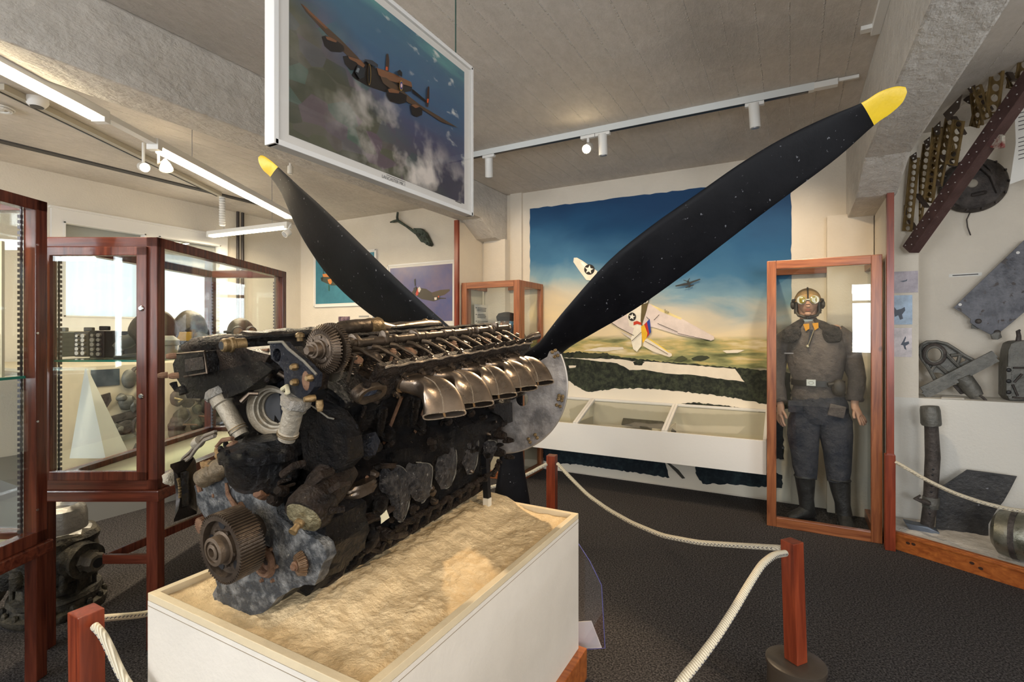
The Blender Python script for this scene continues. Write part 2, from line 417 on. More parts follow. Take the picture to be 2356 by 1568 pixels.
# skirting along the left and back wall
# surface pipes on the left wall corner, dark slot line on the ceiling, cable duct on the right
for (u_) in (545, 556):
    p = px(u_, 560, x0+.03)
    single('heating_pipe', MB().cyl((x0+.05, p.y, 0), (x0+.05, p.y, HC), .018, n=10), mat('pipe_brown', (.03, .022, .018), .5),
           'thin dark vertical pipe on the left wall, %s' % ('the left one nearer the window' if u_ == 545 else 'the right one'), 'pipe', group='pipes on the left wall')
struct('trim_10', MB().box((x0+.60, y0, HC-.012), (x0+.68, y1-.1, HC)), mat('slot_dark', (.06, .055, .05), .7), smooth=False)
mb = MB().box((.345, y0, HC-.03), (.384, 3.06, HC)); mb.box((.30, 3.0, HC-.02), (.384, 3.04, HC))
tag(struct('trim_11', mb, M_FIX, smooth=False))

# ================================================================ LIGHT FITTINGS
M_TUBE = mat('tube_glow', (1, .86, .60), .4, emit=16)
M_TUBE.node_tree.nodes['Principled BSDF'].inputs['Base Color'].default_value = (.8, .8, .75, 1)
FZ = EYE+1.13
def rf(f_, r_, z): return FW*f_ + RT*r_ + UP*z
def fluorescent(fa, fb, ra, rb, label, ends=()):
    a = rf(fa, ra, FZ+.02); b = rf(fb, rb, FZ+.02); d = (b-a).normalized(); mid = (a+b)/2
    t = thing('fluorescent_light', label, 'light', (mid.x, mid.y, FZ))
    MB().bar(a, b, .07, .045).build('housing', M_FIX, t, smooth=False, bevel=.006)
    sd = d.cross(UP)
    MB().bar(a+d*.06-UP*.035, b-d*.06-UP*.035, .05, .026).build('tube', M_TUBE, t, smooth=False, bevel=.008)
    for s_ in (a+d*.02, b-d*.02):
        MB().bar(s_-UP*.03-d*.02, s_-UP*.03+d*.02, .07, .03).build('end_cap', M_FIX, t, smooth=False)
    for k in (.2, .8):
        p = a.lerp(b, k); MB().cyl(p+UP*.02, V((p.x, p.y, HC-.002)), .002, n=6).build('hanger_wire', M_STEEL, t)
    L_ = (b-a).length
    o = lamp('AREA', 'tube_light', mid-UP*.075, mid-UP*2, 17*L_, (1, .83, .60), .05, L_*.9)
    o.rotation_euler = (0, 0, math.atan2(d.y, d.x)-PI/2)
    return t
fluorescent(1.25, 2.69, -2.16, -2.16, 'long white fluorescent light on the ceiling nearest the camera, top left')
fluorescent(3.05, 4.95, -2.16, -2.16, 'long white fluorescent light in line behind the nearest one, ending behind the propeller blade')
fluorescent(5.36, 5.87, -2.35, -3.50, 'short white fluorescent light set crosswise near the far left corner')
# link bar between the two
mb = MB().bar(rf(2.69, -2.16, FZ+.02), rf(3.05, -2.16, FZ+.02), .05, .03)
single('light_link_bar', mb, M_FIX, 'pale link bar joining the two long fluorescent lights', 'light fitting', rf(2.85, -2.16, FZ), smooth=False)
p = rf(5.56, -3.17, 0)
mb = MB(); N_ = 24
pts = [V((p.x, p.y, FZ+.045 + (HC-FZ-.045)*i/N_)) for i in range(N_+1)]
mb.tube(pts, [.034 if i % 2 else .027 for i in range(N_+1)], 12)
single('flexible_conduit', mb, M_FIX, 'white ribbed flexible conduit dropping from the ceiling to the far crosswise light', 'conduit', (p.x, p.y, FZ))
# beige track on the ceiling left of the lights
a = V((pz(0, 203, HC-.03).x, pz(0, 203, HC-.03).y, HC-.02)); b = pz(505, 447, HC-.02)
t = thing('ceiling_track', 'long beige ceiling track with a dark underside running to the far left corner', 'track', ((a+b)/2).to_tuple())
MB().bar(a, b, .05, .036).build('track_body', mat('beige_metal', (.42, .38, .30), .5), t, smooth=False)
sd = (b-a).normalized().cross(UP)
MB().bar(a-sd*.028-UP*.012, b-sd*.028-UP*.012, .012, .02).build('track_slot', M_BLACKMETAL, t, smooth=False)
# smoke detector and alarm ring
p = pz(85, 226, HC)
t = thing('smoke_detector', 'round white smoke detector on the ceiling under the nearest light', 'smoke detector', p)
MB().lathe([(.058, 0), (.060, .4), (.056, .6), (.040, 1)], p, p-UP*.055, 28).build('body', M_WHITE, t)
MB().lathe([(.034, 0), (.034, 1)], p-UP*.055, p-UP*.058, 20).build('vent_slot', M_BLACKMETAL, t)
p = pz(0, 247, HC-.01)
mb = MB()
for r_ in (.07, .058, .046): mb.tube([p+V((math.cos(i*PI/12)*r_, math.sin(i*PI/12)*r_, -.01*(r_ < .06)-.005)) for i in range(25)], .006, 6)
mb.lathe([(.03, 0), (.02, 1)], p+UP*.01, p-UP*.02, 16)
single('ceiling_speaker', mb, M_WHITE, 'round white ringed ceiling speaker cut by the left edge', 'speaker', p)

# two small spots on the beige track at left
def lamp_head(t, c, aim, r=.035, ln=.09, lit=False, cone=False):
    aim = V(aim).normalized(); c = V(c)
    if cone:
        MB().lathe([(r*.25, 0), (r*.75, .35), (r*1.25, .9), (r*1.3, 1)], c-aim*ln/2, c+aim*ln/2, 22).build('lamp_shade', M_FIX, t)
    else:
        MB().lathe([(r*.95, 0), (r, .06), (r, 1)], c-aim*ln/2, c+aim*ln/2, 22).build('lamp_shade', M_FIX, t)
    MB().lathe([(r*.8, 0), (r*.78, 1)], c+aim*(ln/2-.002), c+aim*(ln/2+.004), 20).build('bulb', M_BULB if lit else M_STEEL, t)
M_BULB = mat('bulb_glow', (1, .80, .50), .4, emit=90)
c = pd(330, 384, 3.9); t = thing('track_spotlight', 'small white track spotlight with a glowing bulb, left of the cone lamp', 'spotlight', c)
lamp_head(t, c, RT*.6-FW*.55-UP*.25, .034, .10, True)
MB().cyl(c+UP*.02, V((c.x, c.y, HC-.04)), .011, n=10).build('stem', M_FIX, t)
lamp('SPOT', 'spot_light', c+RT*.1-UP*.03-FW*.06, c+RT*1.5-FW*1.2-UP*1.3, 34, (1, .78, .5), .03, spot=80)
c = pd(381, 378, 3.2); t = thing('arm_spotlight', 'white cone spotlight hanging on a short arm under the long light', 'spotlight', c)
lamp_head(t, c, RT*.25-UP*.9-FW*.2, .030, .075, True, cone=True)
MB().tube([c+UP*.03, c-RT*.045+UP*.005, c-RT*.045+UP*.11], .008, 8).build('arm', M_FIX, t)
lamp('SPOT', 'spot_light', c-UP*.06, c-UP*2+RT*.5, 22, (1, .78, .5), .03, spot=90)
c = pd(660, 536, 5.3); t = thing('arm_spotlight', 'small white spotlight hanging at the end of the far crosswise light', 'spotlight', c)
lamp_head(t, c, -FW*.5-UP*.4-RT*.3, .035, .07)
MB().tube([c+UP*.02, c+RT*.04+UP*.09], .008, 8).build('arm', M_FIX, t)
c = pd(668, 391, 4.1); t = thing('track_spotlight', 'tiny white spotlight on the ceiling beside the hanging print, behind the yellow blade tip', 'spotlight', c)
lamp_head(t, c, -UP, .022, .06)
MB().cyl(c, V((c.x, c.y, HC-.002)), .01, n=8).build('stem', M_FIX, t)

# white track along the ceiling in front of the mural, four heads
a = pz(1040, 371, HC-.03); b = pz(1985, 178, HC-.03)
TY = (a.y+b.y)/2
t = thing('ceiling_track', 'long white lighting track on the ceiling in front of the mural', 'track', (-.8, TY, HC-.03))
MB().box((a.x-.3, TY-.018, HC-.045), (b.x-.24, TY+.018, HC)).build('track_body', mat('track_grey', (.66, .68, .66), .35), t, smooth=False)
MB().box((a.x-.3, TY-.014, HC-.049), (b.x-.27, TY+.010, HC-.0455)).build('track_slot', M_BLACKMETAL, t, smooth=False)
MB().box((b.x-.24, TY-.022, HC-.04), (b.x-.12, TY+.022, HC-.004)).build('end_feed', M_FIX, t, smooth=False)
MB().box((b.x-.12, TY-.008, HC-.02), (.345, TY+.008, HC-.002)).build('cable_duct', M_FIX, t, smooth=False)
HEADS = [((1125, 385), (-.2, .35, -1), 'first from the left end of the track, tilted outward', False),
         ((1353, 340), (.12, -.9, -.45), 'glowing, second from the left, shining towards the viewer', True),
         ((1387, 333), (0, .1, -1), 'unlit, just right of the glowing one', False),
         ((1736, 266), (.05, .1, -1), 'alone near the right end of the track', False)]
for (uv, aim, lb, lit) in HEADS:
    r_ = ray(*uv); c = CAM + r_*(TY/r_.y)
    t = thing('track_spotlight', 'white cylinder track spotlight, '+lb, 'spotlight', c, group='spotlights on the mural track')
    lamp_head(t, c, aim, .032, .15 if not lit else .12, lit)
    MB().cyl(V((c.x, c.y, c.z+.04)), V((c.x, c.y, HC-.045)), .010, n=10).build('stem', M_FIX, t)
    MB().box((c.x-.055, c.y-.016, HC-.068), (c.x+.055, c.y+.016, HC-.046)).build('adapter', M_FIX, t, smooth=False, bevel=.003)
    if lit: GLOW = c
# the halogen heads light the mural, the pedestal and the cases (real lamps at the fittings)
WARM = (1, .74, .46)
lamp('SPOT', 'spot_light', GLOW+V((.03, -.14, -.06)), (-1.0, 1.7, .65), 190, WARM, .02, spot=48, blend=.5)
c = py(1353, 340, TY)
lamp('SPOT', 'spot_light', (-1.55, TY+.02, HC-.26), (-1.6, 4.8, .9), 46, WARM, .03, spot=95, blend=.9)
lamp('SPOT', 'spot_light', (-2.1, TY, HC-.27), (-2.5, 4.5, 1.9), 30, WARM, .03, spot=90, blend=.9)
lamp('SPOT', 'spot_light', (-.30, TY, HC-.27), (-.2, 4.5, 1.9), 46, WARM, .03, spot=85, blend=.8)

# ================================================================ SHOW CASES
def case_left(name, label, f0, f1, r0, r1, zb, zt, zleg=0, door=True):
    """mahogany table case aligned with the picture plane: f0 near, f1 far (forward), r0 left, r1 right"""
    c0 = rf((f0+f1)/2, (r0+r1)/2, 0)
    t = thing(name, label, 'display case', c0, YAW)
    T = MW[t.name]
    w_, d_ = (r1-r0)/2, (f1-f0)/2
    def B(ax, ay, az, bx, by, bz):
        m = MB(); m.box((ax, ay, az), (bx, by, bz)); m.v = [T @ p for p in m.v]; return m
    pw = .052
    # posts
    for sx in (-1, 1):
        for sy in (-1, 1):
            x_ = sx*w_; y_ = sy*d_
            B(min(x_, x_-sx*pw), min(y_, y_-sy*pw), zb, max(x_, x_-sx*pw), max(y_, y_-sy*pw), zt).build('post', W_RED, t, smooth=False, bevel=.004)
            m = B(min(x_, x_-sx*.050), min(y_, y_-sy*.050), 0, max(x_, x_-sx*.050), max(y_, y_-sy*.050), zb-.045)
            m.build('leg', W_RED, t, smooth=False, bevel=.004)
            # toothed shelf standard in each corner
            k = MB(); xx = x_-sx*.058; yy = y_-sy*.058
            n = int((zt-zb-.1)/.022)
            for i in range(n): k.box((xx-.006, yy-.006, zb+.05+i*.022), (xx+.006, yy+.006, zb+.05+i*.022+.013))
            k.box((xx-.003-sx*-.004, yy-.003, zb+.04), (xx+.003+sx*.004, yy+.003, zt-.04)); k.v = [T @ p for p in k.v]
            k.build('shelf_standard', mat('dark_steel', (.10, .09, .10), .4, .7), t, smooth=False)
    # rails
    for z0_, z1_, nm in ((zt-.045, zt, 'top_rail'), (zb, zb+.05, 'bottom_rail')):
        for sy in (-1, 1):
            y_ = sy*d_; B(-w_, min(y_, y_-sy*.05), z0_, w_, max(y_, y_-sy*.05), z1_).build(nm, W_REDX, t, smooth=False, bevel=.003)
        for sx in (-1, 1):
            x_ = sx*w_; B(min(x_, x_-sx*.05), -d_, z0_, max(x_, x_-sx*.05), d_, z1_).build(nm, W_RED, t, smooth=False, bevel=.003)
    B(-w_-.014, -d_-.014, zb-.05, w_+.014, d_+.014, zb).build('base_frame', W_REDX, t, smooth=False, bevel=.006)
    B(-w_+.03, -d_+.03, zb+.0, w_-.03, d_-.03, zb+.022).build('case_floor', mat('case_lining', (.48, .42, .32), .8), t, smooth=False)
    m = MB().bar((.04*w_, -d_+.03, .40), (w_-.045, -d_+.03, .40), .022, .04); m.v = [T @ p for p in m.v]; m.build('stretcher', W_REDX, t, smooth=False, bevel=.003)
    m = MB().bar((.04*w_, -d_+.03, .40), (w_-.03, d_-.3, .40), .022, .04); m.v = [T @ p for p in m.v]; m.build('stretcher', W_RED, t, smooth=False, bevel=.003)
    # glass
    B(w_-.022, -d_+.04, zb+.045, w_-.017, d_-.04, zt-.04).build('glass_pane', GLASS, t, smooth=False)
    B(-w_+.017, -d_+.04, zb+.045, -w_+.022, d_-.04, zt-.04).build('glass_pane', GLASS, t, smooth=False)
    B(-w_+.04, d_-.022, zb+.045, w_-.04, d_-.017, zt-.04).build('glass_pane', GLASS, t, smooth=False)
    B(-w_+.045, -d_+.045, zt-.02, w_-.045, d_-.045, zt-.015).build('glass_pane', GLASS, t, smooth=False)
    if door:
        dr = MB()
        fr = [(-w_+.03, zb+.045, -w_+.075, zt-.045), (w_-.085, zb+.045, w_-.04, zt-.045), (-w_+.03, zb+.045, w_-.04, zb+.085), (-w_+.03, zt-.085, w_-.04, zt-.045)]
        for (a, b, c_, d2) in fr: dr.box((a, -d_-.012, b), (c_, -d_+.012, d2))
        dr.v = [T @ p for p in dr.v]; dd = dr.build('door', W_RED, t, smooth=False, bevel=.003)
        B(-w_+.06, -d_-.003, zb+.07, w_-.07, -d_+.002, zt-.07).build('glass_pane', GLASS, dd, smooth=False)
        for zk in (zt-.32, zb+.42):
            m = MB().lathe([(.012, 0), (.012, .5), (.008, 1)], (w_-.062, -d_-.012, zk), (w_-.062, -d_-.020, zk), 16); m.v = [T @ p for p in m.v]
            m.build('lock', mat('chrome', (.6, .6, .6), .2, 1), dd)
    else:
        B(-w_+.04, -d_+.017, zb+.045, w_-.04, -d_+.022, zt-.04).build('glass_pane', GLASS, t, smooth=False)
        for i in range(4):
            m = MB(); zz = zb+.14+i*.36
            m.lathe([(.007, 0), (.005, 1)], (w_-.026, d_-.045, zz), (w_+.002, d_-.045, zz), 10)
            m.v = [T @ p for p in m.v]; m.build('screw', mat('chrome', (.6, .6, .6), .2, 1), t)
    return t
C2 = dict(f0=2.27, f1=3.57, r0=-2.13, r1=-1.585)
ZT2 = EYE+.43; ZB2 = EYE-.70
case2 = case_left('display_case', 'square mahogany glass case with a locked door, left of the engine', C2['f0'], C2['f1'], C2['r0'], C2['r1'], ZB2, ZT2)
C1 = dict(f0=.85, f1=2.117, r0=-2.60, r1=-1.935)
case1 = case_left('display_case', 'tall mahogany glass case cut off by the left edge of the photo', C1['f0'], C1['f1'], C1['r0'], C1['r1'], EYE-.86, EYE+.545, door=False)
def in_box(T, a, b):
    m = MB().box(a, b); m.v = [T @ p for p in m.v]; return m
# glass shelves
T2 = MW[case2.name]; T1 = MW[case1.name]
ZS2 = 1.42-(828-766)/FPX*2.3
in_box(T2, (-.25, -.62, ZS2-.006), (.25, .62, ZS2)).build('glass_shelf', glass_mat('shelf_glass', (.86, .97, .93), 1.3), case2, smooth=False)
in_box(T2, (-.25, -.624, ZS2-.008), (.25, -.62, ZS2+.001)).build('shelf_edge', GLASS_EDGE, case2, smooth=False)
ZS1 = 1.42-(870-766)/FPX*1.95
in_box(T1, (-.30, -.6, ZS1-.008), (.29, .58, ZS1)).build('glass_shelf', MATS['shelf_glass'], case1, smooth=False)
in_box(T1, (.288, -.6, ZS1-.010), (.292, .58, ZS1+.001)).build('shelf_edge', GLASS_EDGE, case1, smooth=False)

# contents of the door case ------------------------------------------------
M_LEATHER = mat('dark_leather', (.022, .017, .013), .45, bump=.3, bscale=30, col2=(.05, .038, .025), vscale=14)
M_OLIVE = mat('olive_grey', (.035, .040, .036), .6, col2=(.07, .065, .05), vscale=9)
def Z2(u, v, dy):
    """point in the door case: pixel on the plane at forward depth f"""
    return pd(u, v, dy)
def helmet(c, k, label, face, goggles=True):
    c = V(c); t = thing('flying_helmet', label, 'helmet', (c.x, c.y, ZS2+.001))
    R_ = Matrix.Rotation(face, 3, 'Z')
    def sq(p):
        q = V(p)
        if q.z < 0: q.x *= 1-.10*abs(q.z)/(.1*k); q.z *= .95
        if q.x > 0: q.x *= 1.10
        return q
    MB().ell(c, (.105*k, .085*k, .115*k), 24, 16, R_, sq).build('shell', M_LEATHER, t, jitter=.006, jscale=18)
    for s_ in (-1, 1):
        e = c + R_ @ V((0.0, s_*.082*k, -.025*k))
        MB().lathe([(.018*k, 0), (.034*k, .3), (.034*k, .7), (.02*k, 1)], e, e+R_ @ V((0, s_*.03*k, 0)), 18).build('ear_cup', M_LEATHER, t)
    if goggles:
        for s_ in (-1, 1):
            e = c + R_ @ V((.098*k, s_*.040*k, .02*k)); n_ = R_ @ V((.9, s_*.25, 0))
            g = MB().lathe([(.036*k, 0), (.040*k, .4), (.033*k, 1)], e-n_*.012, e+n_*.018*k, 20).build('goggle_cup', mat('rubber', (.02, .02, .02), .6), t)
            MB().lathe([(.028*k, 0), (.028*k, 1)], e+n_*.018*k, e+n_*.021*k, 20).build('goggle_lens', mat('amber_lens', (.16, .09, .04), .08, spec=.9), g)
        MB().tube([c + R_ @ V((math.cos(a)*.112*k, math.sin(a)*.092*k, .02*k)) for a in [i*2*PI/30 for i in range(31)]], .009*k, 6).build('strap', mat('rubber', (.02, .02, .02), .6), t)
    else:
        m = MB().lathe([(.03*k, 0), (.035*k, .4), (.018*k, 1)], c + R_ @ V((.09*k, 0, -.035*k)), c + R_ @ V((.17*k, 0, -.085*k)), 16)
        m.build('oxygen_mask', M_OLIVE, t)
        MB().tube([c + R_ @ V((.16*k, 0, -.09*k)), c + R_ @ V((.17*k, .02*k, -.13*k)), V((c.x+.02, c.y, ZS2+.02))], .012*k, 8).build('hose', M_OLIVE, t)
    return t
h1 = pd(553, 775, 3.20); helmet((h1.x, h1.y, ZS2+.112), .92, 'brown leather flying helmet with amber goggles, right end of the glass shelf', YAW-PI/2+.75)
h2 = pd(436, 765, 2.95); helmet((h2.x, h2.y, ZS2+.145), .95, 'dark flying helmet with a yellow lined flap, middle of the glass shelf', YAW-PI/2+1.1, False)
MB_ = MB().bar(h2+RT*-.03-FW*.09-UP*.02, h2+RT*.07-FW*.09-UP*.02, .012, .05)
single('yellow_box', MB_, mat('ochre', (.40, .24, .03), .6), 'flat ochre yellow box lying in front of the dark helmets on the shelf', 'box', (h2-FW*.09), smooth=False)
h3 = pd(357, 765, 2.55); helmet((h3.x, h3.y, ZS2+.13), .95, 'dark flying helmet with an oxygen mask, behind the door frame of the case', YAW-PI/2-1.0, False)
MB_ = MB().lathe([(.05, 0), (.045, .55), (.055, .6), (.055, .8), (.03, 1)], V((h3.x+.14, h3.y-.02, ZS2)), V((h3.x+.14, h3.y-.02, ZS2+.11)), 20)
single('lamp_jar', MB_, mat('jar_ceramic', (.45, .36, .20), .4, col2=(.2, .28, .3), vscale=6), 'small cream and blue jar on the shelf beside the dark helmets', 'jar', (h3.x+.14, h3.y-.02, ZS2))
mb = MB().cyl(V((h3.x, h3.y, ZS2)), V((h3.x, h3.y, ZS2+.05)), .05, .04); single('helmet_stand', mb, M_OLIVE, 'small round stand under the helmet with the oxygen mask', 'stand', (h3.x, h3.y, ZS2))
mb = MB().cyl(V((h2.x, h2.y, ZS2)), V((h2.x, h2.y, ZS2+.055)), .06, .05); single('helmet_stand', mb, M_OLIVE, 'small round stand under the middle dark helmet', 'stand', (h2.x, h2.y, ZS2))
def radio(u0, u1, v0, depth, label, lens=False, col=(.02, .018, .017)):
    a = pd(u0, 820, depth); b = pd(u1, 820, depth); h = (820-v0)/FPX*depth
    a.z = b.z = ZS2; d = (b-a).normalized(); back = FW*.10
    t = thing('radio_set', label, 'radio', ((a.x+b.x)/2, (a.y+b.y)/2, ZS2))
    m = MB().prism([a, b, b+back, a+back], (0, 0, h)); mm = mat('radio_%d' % u0, col, .5, bump=.15, bscale=30)
    m.build('casing', mm, t, smooth=False, bevel=.006)
    n_ = MB(); rnd = random.Random(u0)
    for i in range(5):
        for j in range(2):
            p = a.lerp(b, .3+.4*j)+UP*(h*(.15+.17*i))
            n_.cyl(p, p-FW*.012, .007+.004*rnd.random(), n=12)
    n_.build('knobs', mat('pale_metal', (.30, .27, .23), .4, .5), t)
    m = MB().bar(a.lerp(b, .2)+UP*(h+.012)+back*.5, a.lerp(b, .8)+UP*(h+.012)+back*.5, .02, .022); m.build('handle', mm, t, smooth=False, bevel=.004)
radio(104, 143, 762, 2.60, 'plain grey-blue box at the left end of the case shelf', col=(.07, .085, .085))
radio(170, 204, 762, 2.62, 'narrow black radio set, left one of the pair on the case shelf')
radio(205, 240, 757, 2.50, 'black radio set with a round top, right one of the pair on the case shelf')
radio(258, 292, 772, 2.66, 'dark low instrument box beside the helmets on the case shelf', col=(.018, .02, .028))
# white spire standing on the case floor, and the big exhibition model beside
a = pd(160, 1100, 2.75); b = pd(243, 1100, 2.75); top = pd(197, 848, 2.80)
zb = ZB2+.023
a.z = b.z = zb; bk = FW*.16
mb = MB().loft([[a, b, b+bk, a+bk], [top-RT*.004, top+RT*.004, top+RT*.004+FW*.01, top-RT*.004+FW*.01]])
single('white_spire', mb, mat('spire_white', (.62, .63, .60), .6), 'tall white pointed spire standing on the floor of the door case', 'model', ((a+b)/2), smooth=False)

# contents of the left edge case: postcards on a cream board, dark object, white paper
T = T1
bd = in_box(T, (-.26, .50, ZS1+.30), (.26, .51, EYE+.40))
card_board = thing('photo_board', 'cream board of old photographs standing inside the tall left edge case', 'board', T @ V((0, .505, ZS1)))
in_box(T, (-.28, .50, ZS1+.001), (.275, .512, EYE+.36)).build('backing', mat('cream_card', (.62, .54, .38), .8), card_board, smooth=False)
M_PHOTO = mat('old_photo', (.10, .075, .075), .5, col2=(.34, .27, .24), vscale=14, lo=.38, hi=.62)
for i in range(4):
    zc = EYE+.295-i*.098
    in_box(T, (.08, .497, zc-.04), (.262, .4995, zc+.04)).build('photograph', M_PHOTO, card_board, smooth=False)
    in_box(T, (-.20, .497, zc-.04), (-.02, .4995, zc+.04)).build('photograph', M_PHOTO, card_board, smooth=False)
in_box(T, (-.24, .495, ZS1+.012), (.268, .4985, ZS1+.17)).build('dark_panorama', mat('dark_photo', (.05, .048, .043), .5, col2=(.10, .09, .075), vscale=8), card_board, smooth=False)
m = MB().prism([T @ V(p) for p in ((.05, .1, ZS1+.001), (.25, .14, ZS1+.001), (.20, .36, ZS1+.05), (.0, .32, ZS1+.05))], (0, 0, .004))
single('folded_leaflet', m, mat('paper', (.74, .72, .66), .7), 'white folded leaflet on the glass shelf of the left edge case', 'paper', T @ V((.1, .2, ZS1)), smooth=False)
# grey jacket bust below the shelf
c = T @ V((-.02, .12, 0)); zf = EYE-.86+.022
t = thing('grey_tunic', 'blue-grey tunic displayed on a form below the glass shelf of the left edge case', 'clothing', (c.x, c.y, zf))
rings = []
for z_, rx, ry in ((zf, .17, .10), (zf+.10, .20, .12), (zf+.25, .17, .11), (zf+.4, .18, .11), (zf+.52, .21, .12), (zf+.58, .16, .10), (zf+.62, .07, .06)):
    rings.append([T @ V((-.02+rx*math.cos(i*PI/12), .12+ry*math.sin(i*PI/12), z_)) for i in range(24)])
MB().loft(rings).build('body', mat('tunic_cloth', (.13, .14, .15), .9, bump=.3, bscale=12, col2=(.20, .20, .20), vscale=5), t, jitter=.01, jscale=9)
MB().tube([T @ V((.15, .02, zf+.54)), T @ V((.22, -.02, zf+.35)), T @ V((.21, -.06, zf+.12))], [.055, .05, .04], 14).build('sleeve', MATS['tunic_cloth'], t, jitter=.008, jscale=12)
# added spot without a fitting, brightening the mannequin in the pine case
lamp('SPOT', 'spot_light', (.10, 3.2, HC-.15), (.12, 4.5, .9), 60, (1, .82, .6), .04, spot=60, blend=.9)
# two added halogen heads, out of view, that warm the engine and pedestal
for (x_, y_, aim, pw, sp) in ((1.0, .9, (-1.1, 1.3, .8), 75, 62), (-.2, -1.6, (-1.2, 1.1, .7), 48, 55)):
    t = thing('track_spotlight', 'added white cylinder spotlight, out of view on the ceiling %s' % ('right of the pedestal' if x_ > 0 else 'behind the viewer'), 'spotlight', (x_, y_, HC-.2))
    c = V((x_, y_, HC-.2)); lamp_head(t, c, V(aim)-c, .032, .13, True)
    MB().cyl(c+UP*.03, V((x_, y_, HC-.001)), .010, n=10).build('stem', M_FIX, t)
    lamp('SPOT', 'spot_light', c+(V(aim)-c).normalized()*.09, aim, pw, (1, .76, .50), .03, spot=sp, blend=.8)

# ================================================================ MURAL
YM = y1-.003
def Q(x, y, z=0): return (1200+x/3.137, 400+y/3.137)           # reading scale of the mural close-up
def mural_mat():
    m = bpy.data.materials.new('mural_paint'); m.use_nodes = True; nt = m.node_tree; N = nt.nodes; L = nt.links; b = N['Principled BSDF']
    b.inputs['Roughness'].default_value = .8
    tc = N.new('ShaderNodeTexCoord'); sep = N.new('ShaderNodeSeparateXYZ'); L.new(tc.outputs['Object'], sep.inputs[0])
    def M(op, a, c=0.0, d=None):
        k = N.new('ShaderNodeMath'); k.operation = op
        for i, x in enumerate((a, c, d)):
            if x is None: continue
            if isinstance(x, (int, float)): k.inputs[i].default_value = x
            else: L.new(x, k.inputs[i])
        return k.outputs[0]
    n = N.new('ShaderNodeTexNoise'); n.inputs['Scale'].default_value = 1.7; n.inputs['Detail'].default_value = 6; n.inputs['Distortion'].default_value = .5
    mp = N.new('ShaderNodeMapping'); mp.inputs['Scale'].default_value = (.7, 1, 1.5); mp.inputs['Rotation'].default_value = (0, .5, 0); L.new(tc.outputs['Object'], mp.inputs[0]); L.new(mp.outputs[0], n.inputs['Vector'])
    zz = M('ADD', sep.outputs[2], M('MULTIPLY', M('SUBTRACT', n.outputs[0], .5), .75))
    zz = M('ADD', zz, M('MULTIPLY', M('ADD', sep.outputs[0], 2.4), .13))
    # sky ramp over z 1.4 .. 2.9
    f = M('DIVIDE', M('SUBTRACT', zz, 1.35), 1.5)
    r = N.new('ShaderNodeValToRGB'); L.new(f, r.inputs[0]); e = r.color_ramp.elements
    stops = [(.0, (205, 190, 172)), (.14, (226, 208, 170)), (.30, (196, 190, 172)), (.42, (118, 152, 168)), (.58, (58, 110, 146)), (.80, (26, 82, 122)), (1, (16, 62, 102))]
    e[0].position = 0; e[0].color = (*lin(stops[0][1]), 1); e[1].position = 1; e[1].color = (*lin(stops[-1][1]), 1)
    for p_, c_ in stops[1:-1]:
        k = e.new(p_); k.color = (*lin(c_), 1)
    # ground ramp
    n2 = N.new('ShaderNodeTexNoise'); n2.inputs['Scale'].default_value = 3.2; n2.inputs['Detail'].default_value = 7
    mp2 = N.new('ShaderNodeMapping'); mp2.inputs['Scale'].default_value = (1, 1, 5); L.new(tc.outputs['Object'], mp2.inputs[0]); L.new(mp2.outputs[0], n2.inputs['Vector'])
    g = N.new('ShaderNodeValToRGB'); L.new(n2.outputs[0], g.inputs[0]); e = g.color_ramp.elements
    e[0].position = .33; e[0].color = (*lin((86, 92, 58)), 1); e[1].position = .72; e[1].color = (*lin((226, 214, 182)), 1)
    k = e.new(.46); k.color = (*lin((146, 148, 100)), 1); k = e.new(.55); k.color = (*lin((190, 172, 112)), 1)
    white = N.new('ShaderNodeMapRange'); L.new(M('ADD', sep.outputs[2], M('MULTIPLY', n2.outputs[0], .1)), white.inputs[0]); white.inputs['From Min'].default_value = 1.16; white.inputs['From Max'].default_value = 1.10
    mw = N.new('ShaderNodeMix'); mw.data_type = 'RGBA'; L.new(white.outputs[0], mw.inputs[0]); L.new(g.outputs[0], mw.inputs[6]); mw.inputs[7].default_value = (*lin((228, 220, 203)), 1)
    hz = N.new('ShaderNodeMapRange'); L.new(M('ADD', sep.outputs[2], M('MULTIPLY', n2.outputs[0], .04)), hz.inputs[0]); hz.inputs['From Min'].default_value = 1.37; hz.inputs['From Max'].default_value = 1.42
    mx = N.new('ShaderNodeMix'); mx.data_type = 'RGBA'; L.new(hz.outputs[0], mx.inputs[0]); L.new(mw.outputs[2], mx.inputs[6]); L.new(r.outputs[0], mx.inputs[7])
    L.new(mx.outputs[2], b.inputs['Base Color'])
    return m
xl = px(1219, 600, 0) if False else py(1219, 600, YM).x; xr = py(1820, 600, YM).x
zt = py(1219, 480, YM).z
outline = [V((xl, YM, .012)), V((xr, YM, .012)), V((xr, YM, zt-.02)), V((xl, YM, zt))]
mural = single('painted_mural', MB().prism(rough_poly(outline, .005, .05, 4), (0, .002, 0)), mural_mat(), 'large wall painting of a white fighter diving in a blue cloudy sky', 'painting', smooth=False)
LAY = [0]
def paint(name, pts, col, seed=0, amp=0, step=.03, parent=None, raw=False, bumpy=None):
    """a patch of mural paint, .4 mm proud of the coat below it"""
    LAY[0] += 1
    y = YM-.0006*LAY[0]-.0005
    P = [py(*(p if raw else Q(*p)), YM) for p in pts]; P = [V((p.x, y, p.z)) for p in P]
    if amp: P = rough_poly(P, amp, step, seed)
    mm = bumpy or mat('paint_%d_%d_%d' % col, lin(col), .8, var=.10, vscale=9)
    return MB().prism(P, (0, .0004, 0)).build(name, mm, parent or mural, smooth=False)
FOREST = mat('paint_forest', lin((24, 30, 26)), .9, col2=lin((74, 82, 62)), vscale=26, lo=.42, hi=.78)
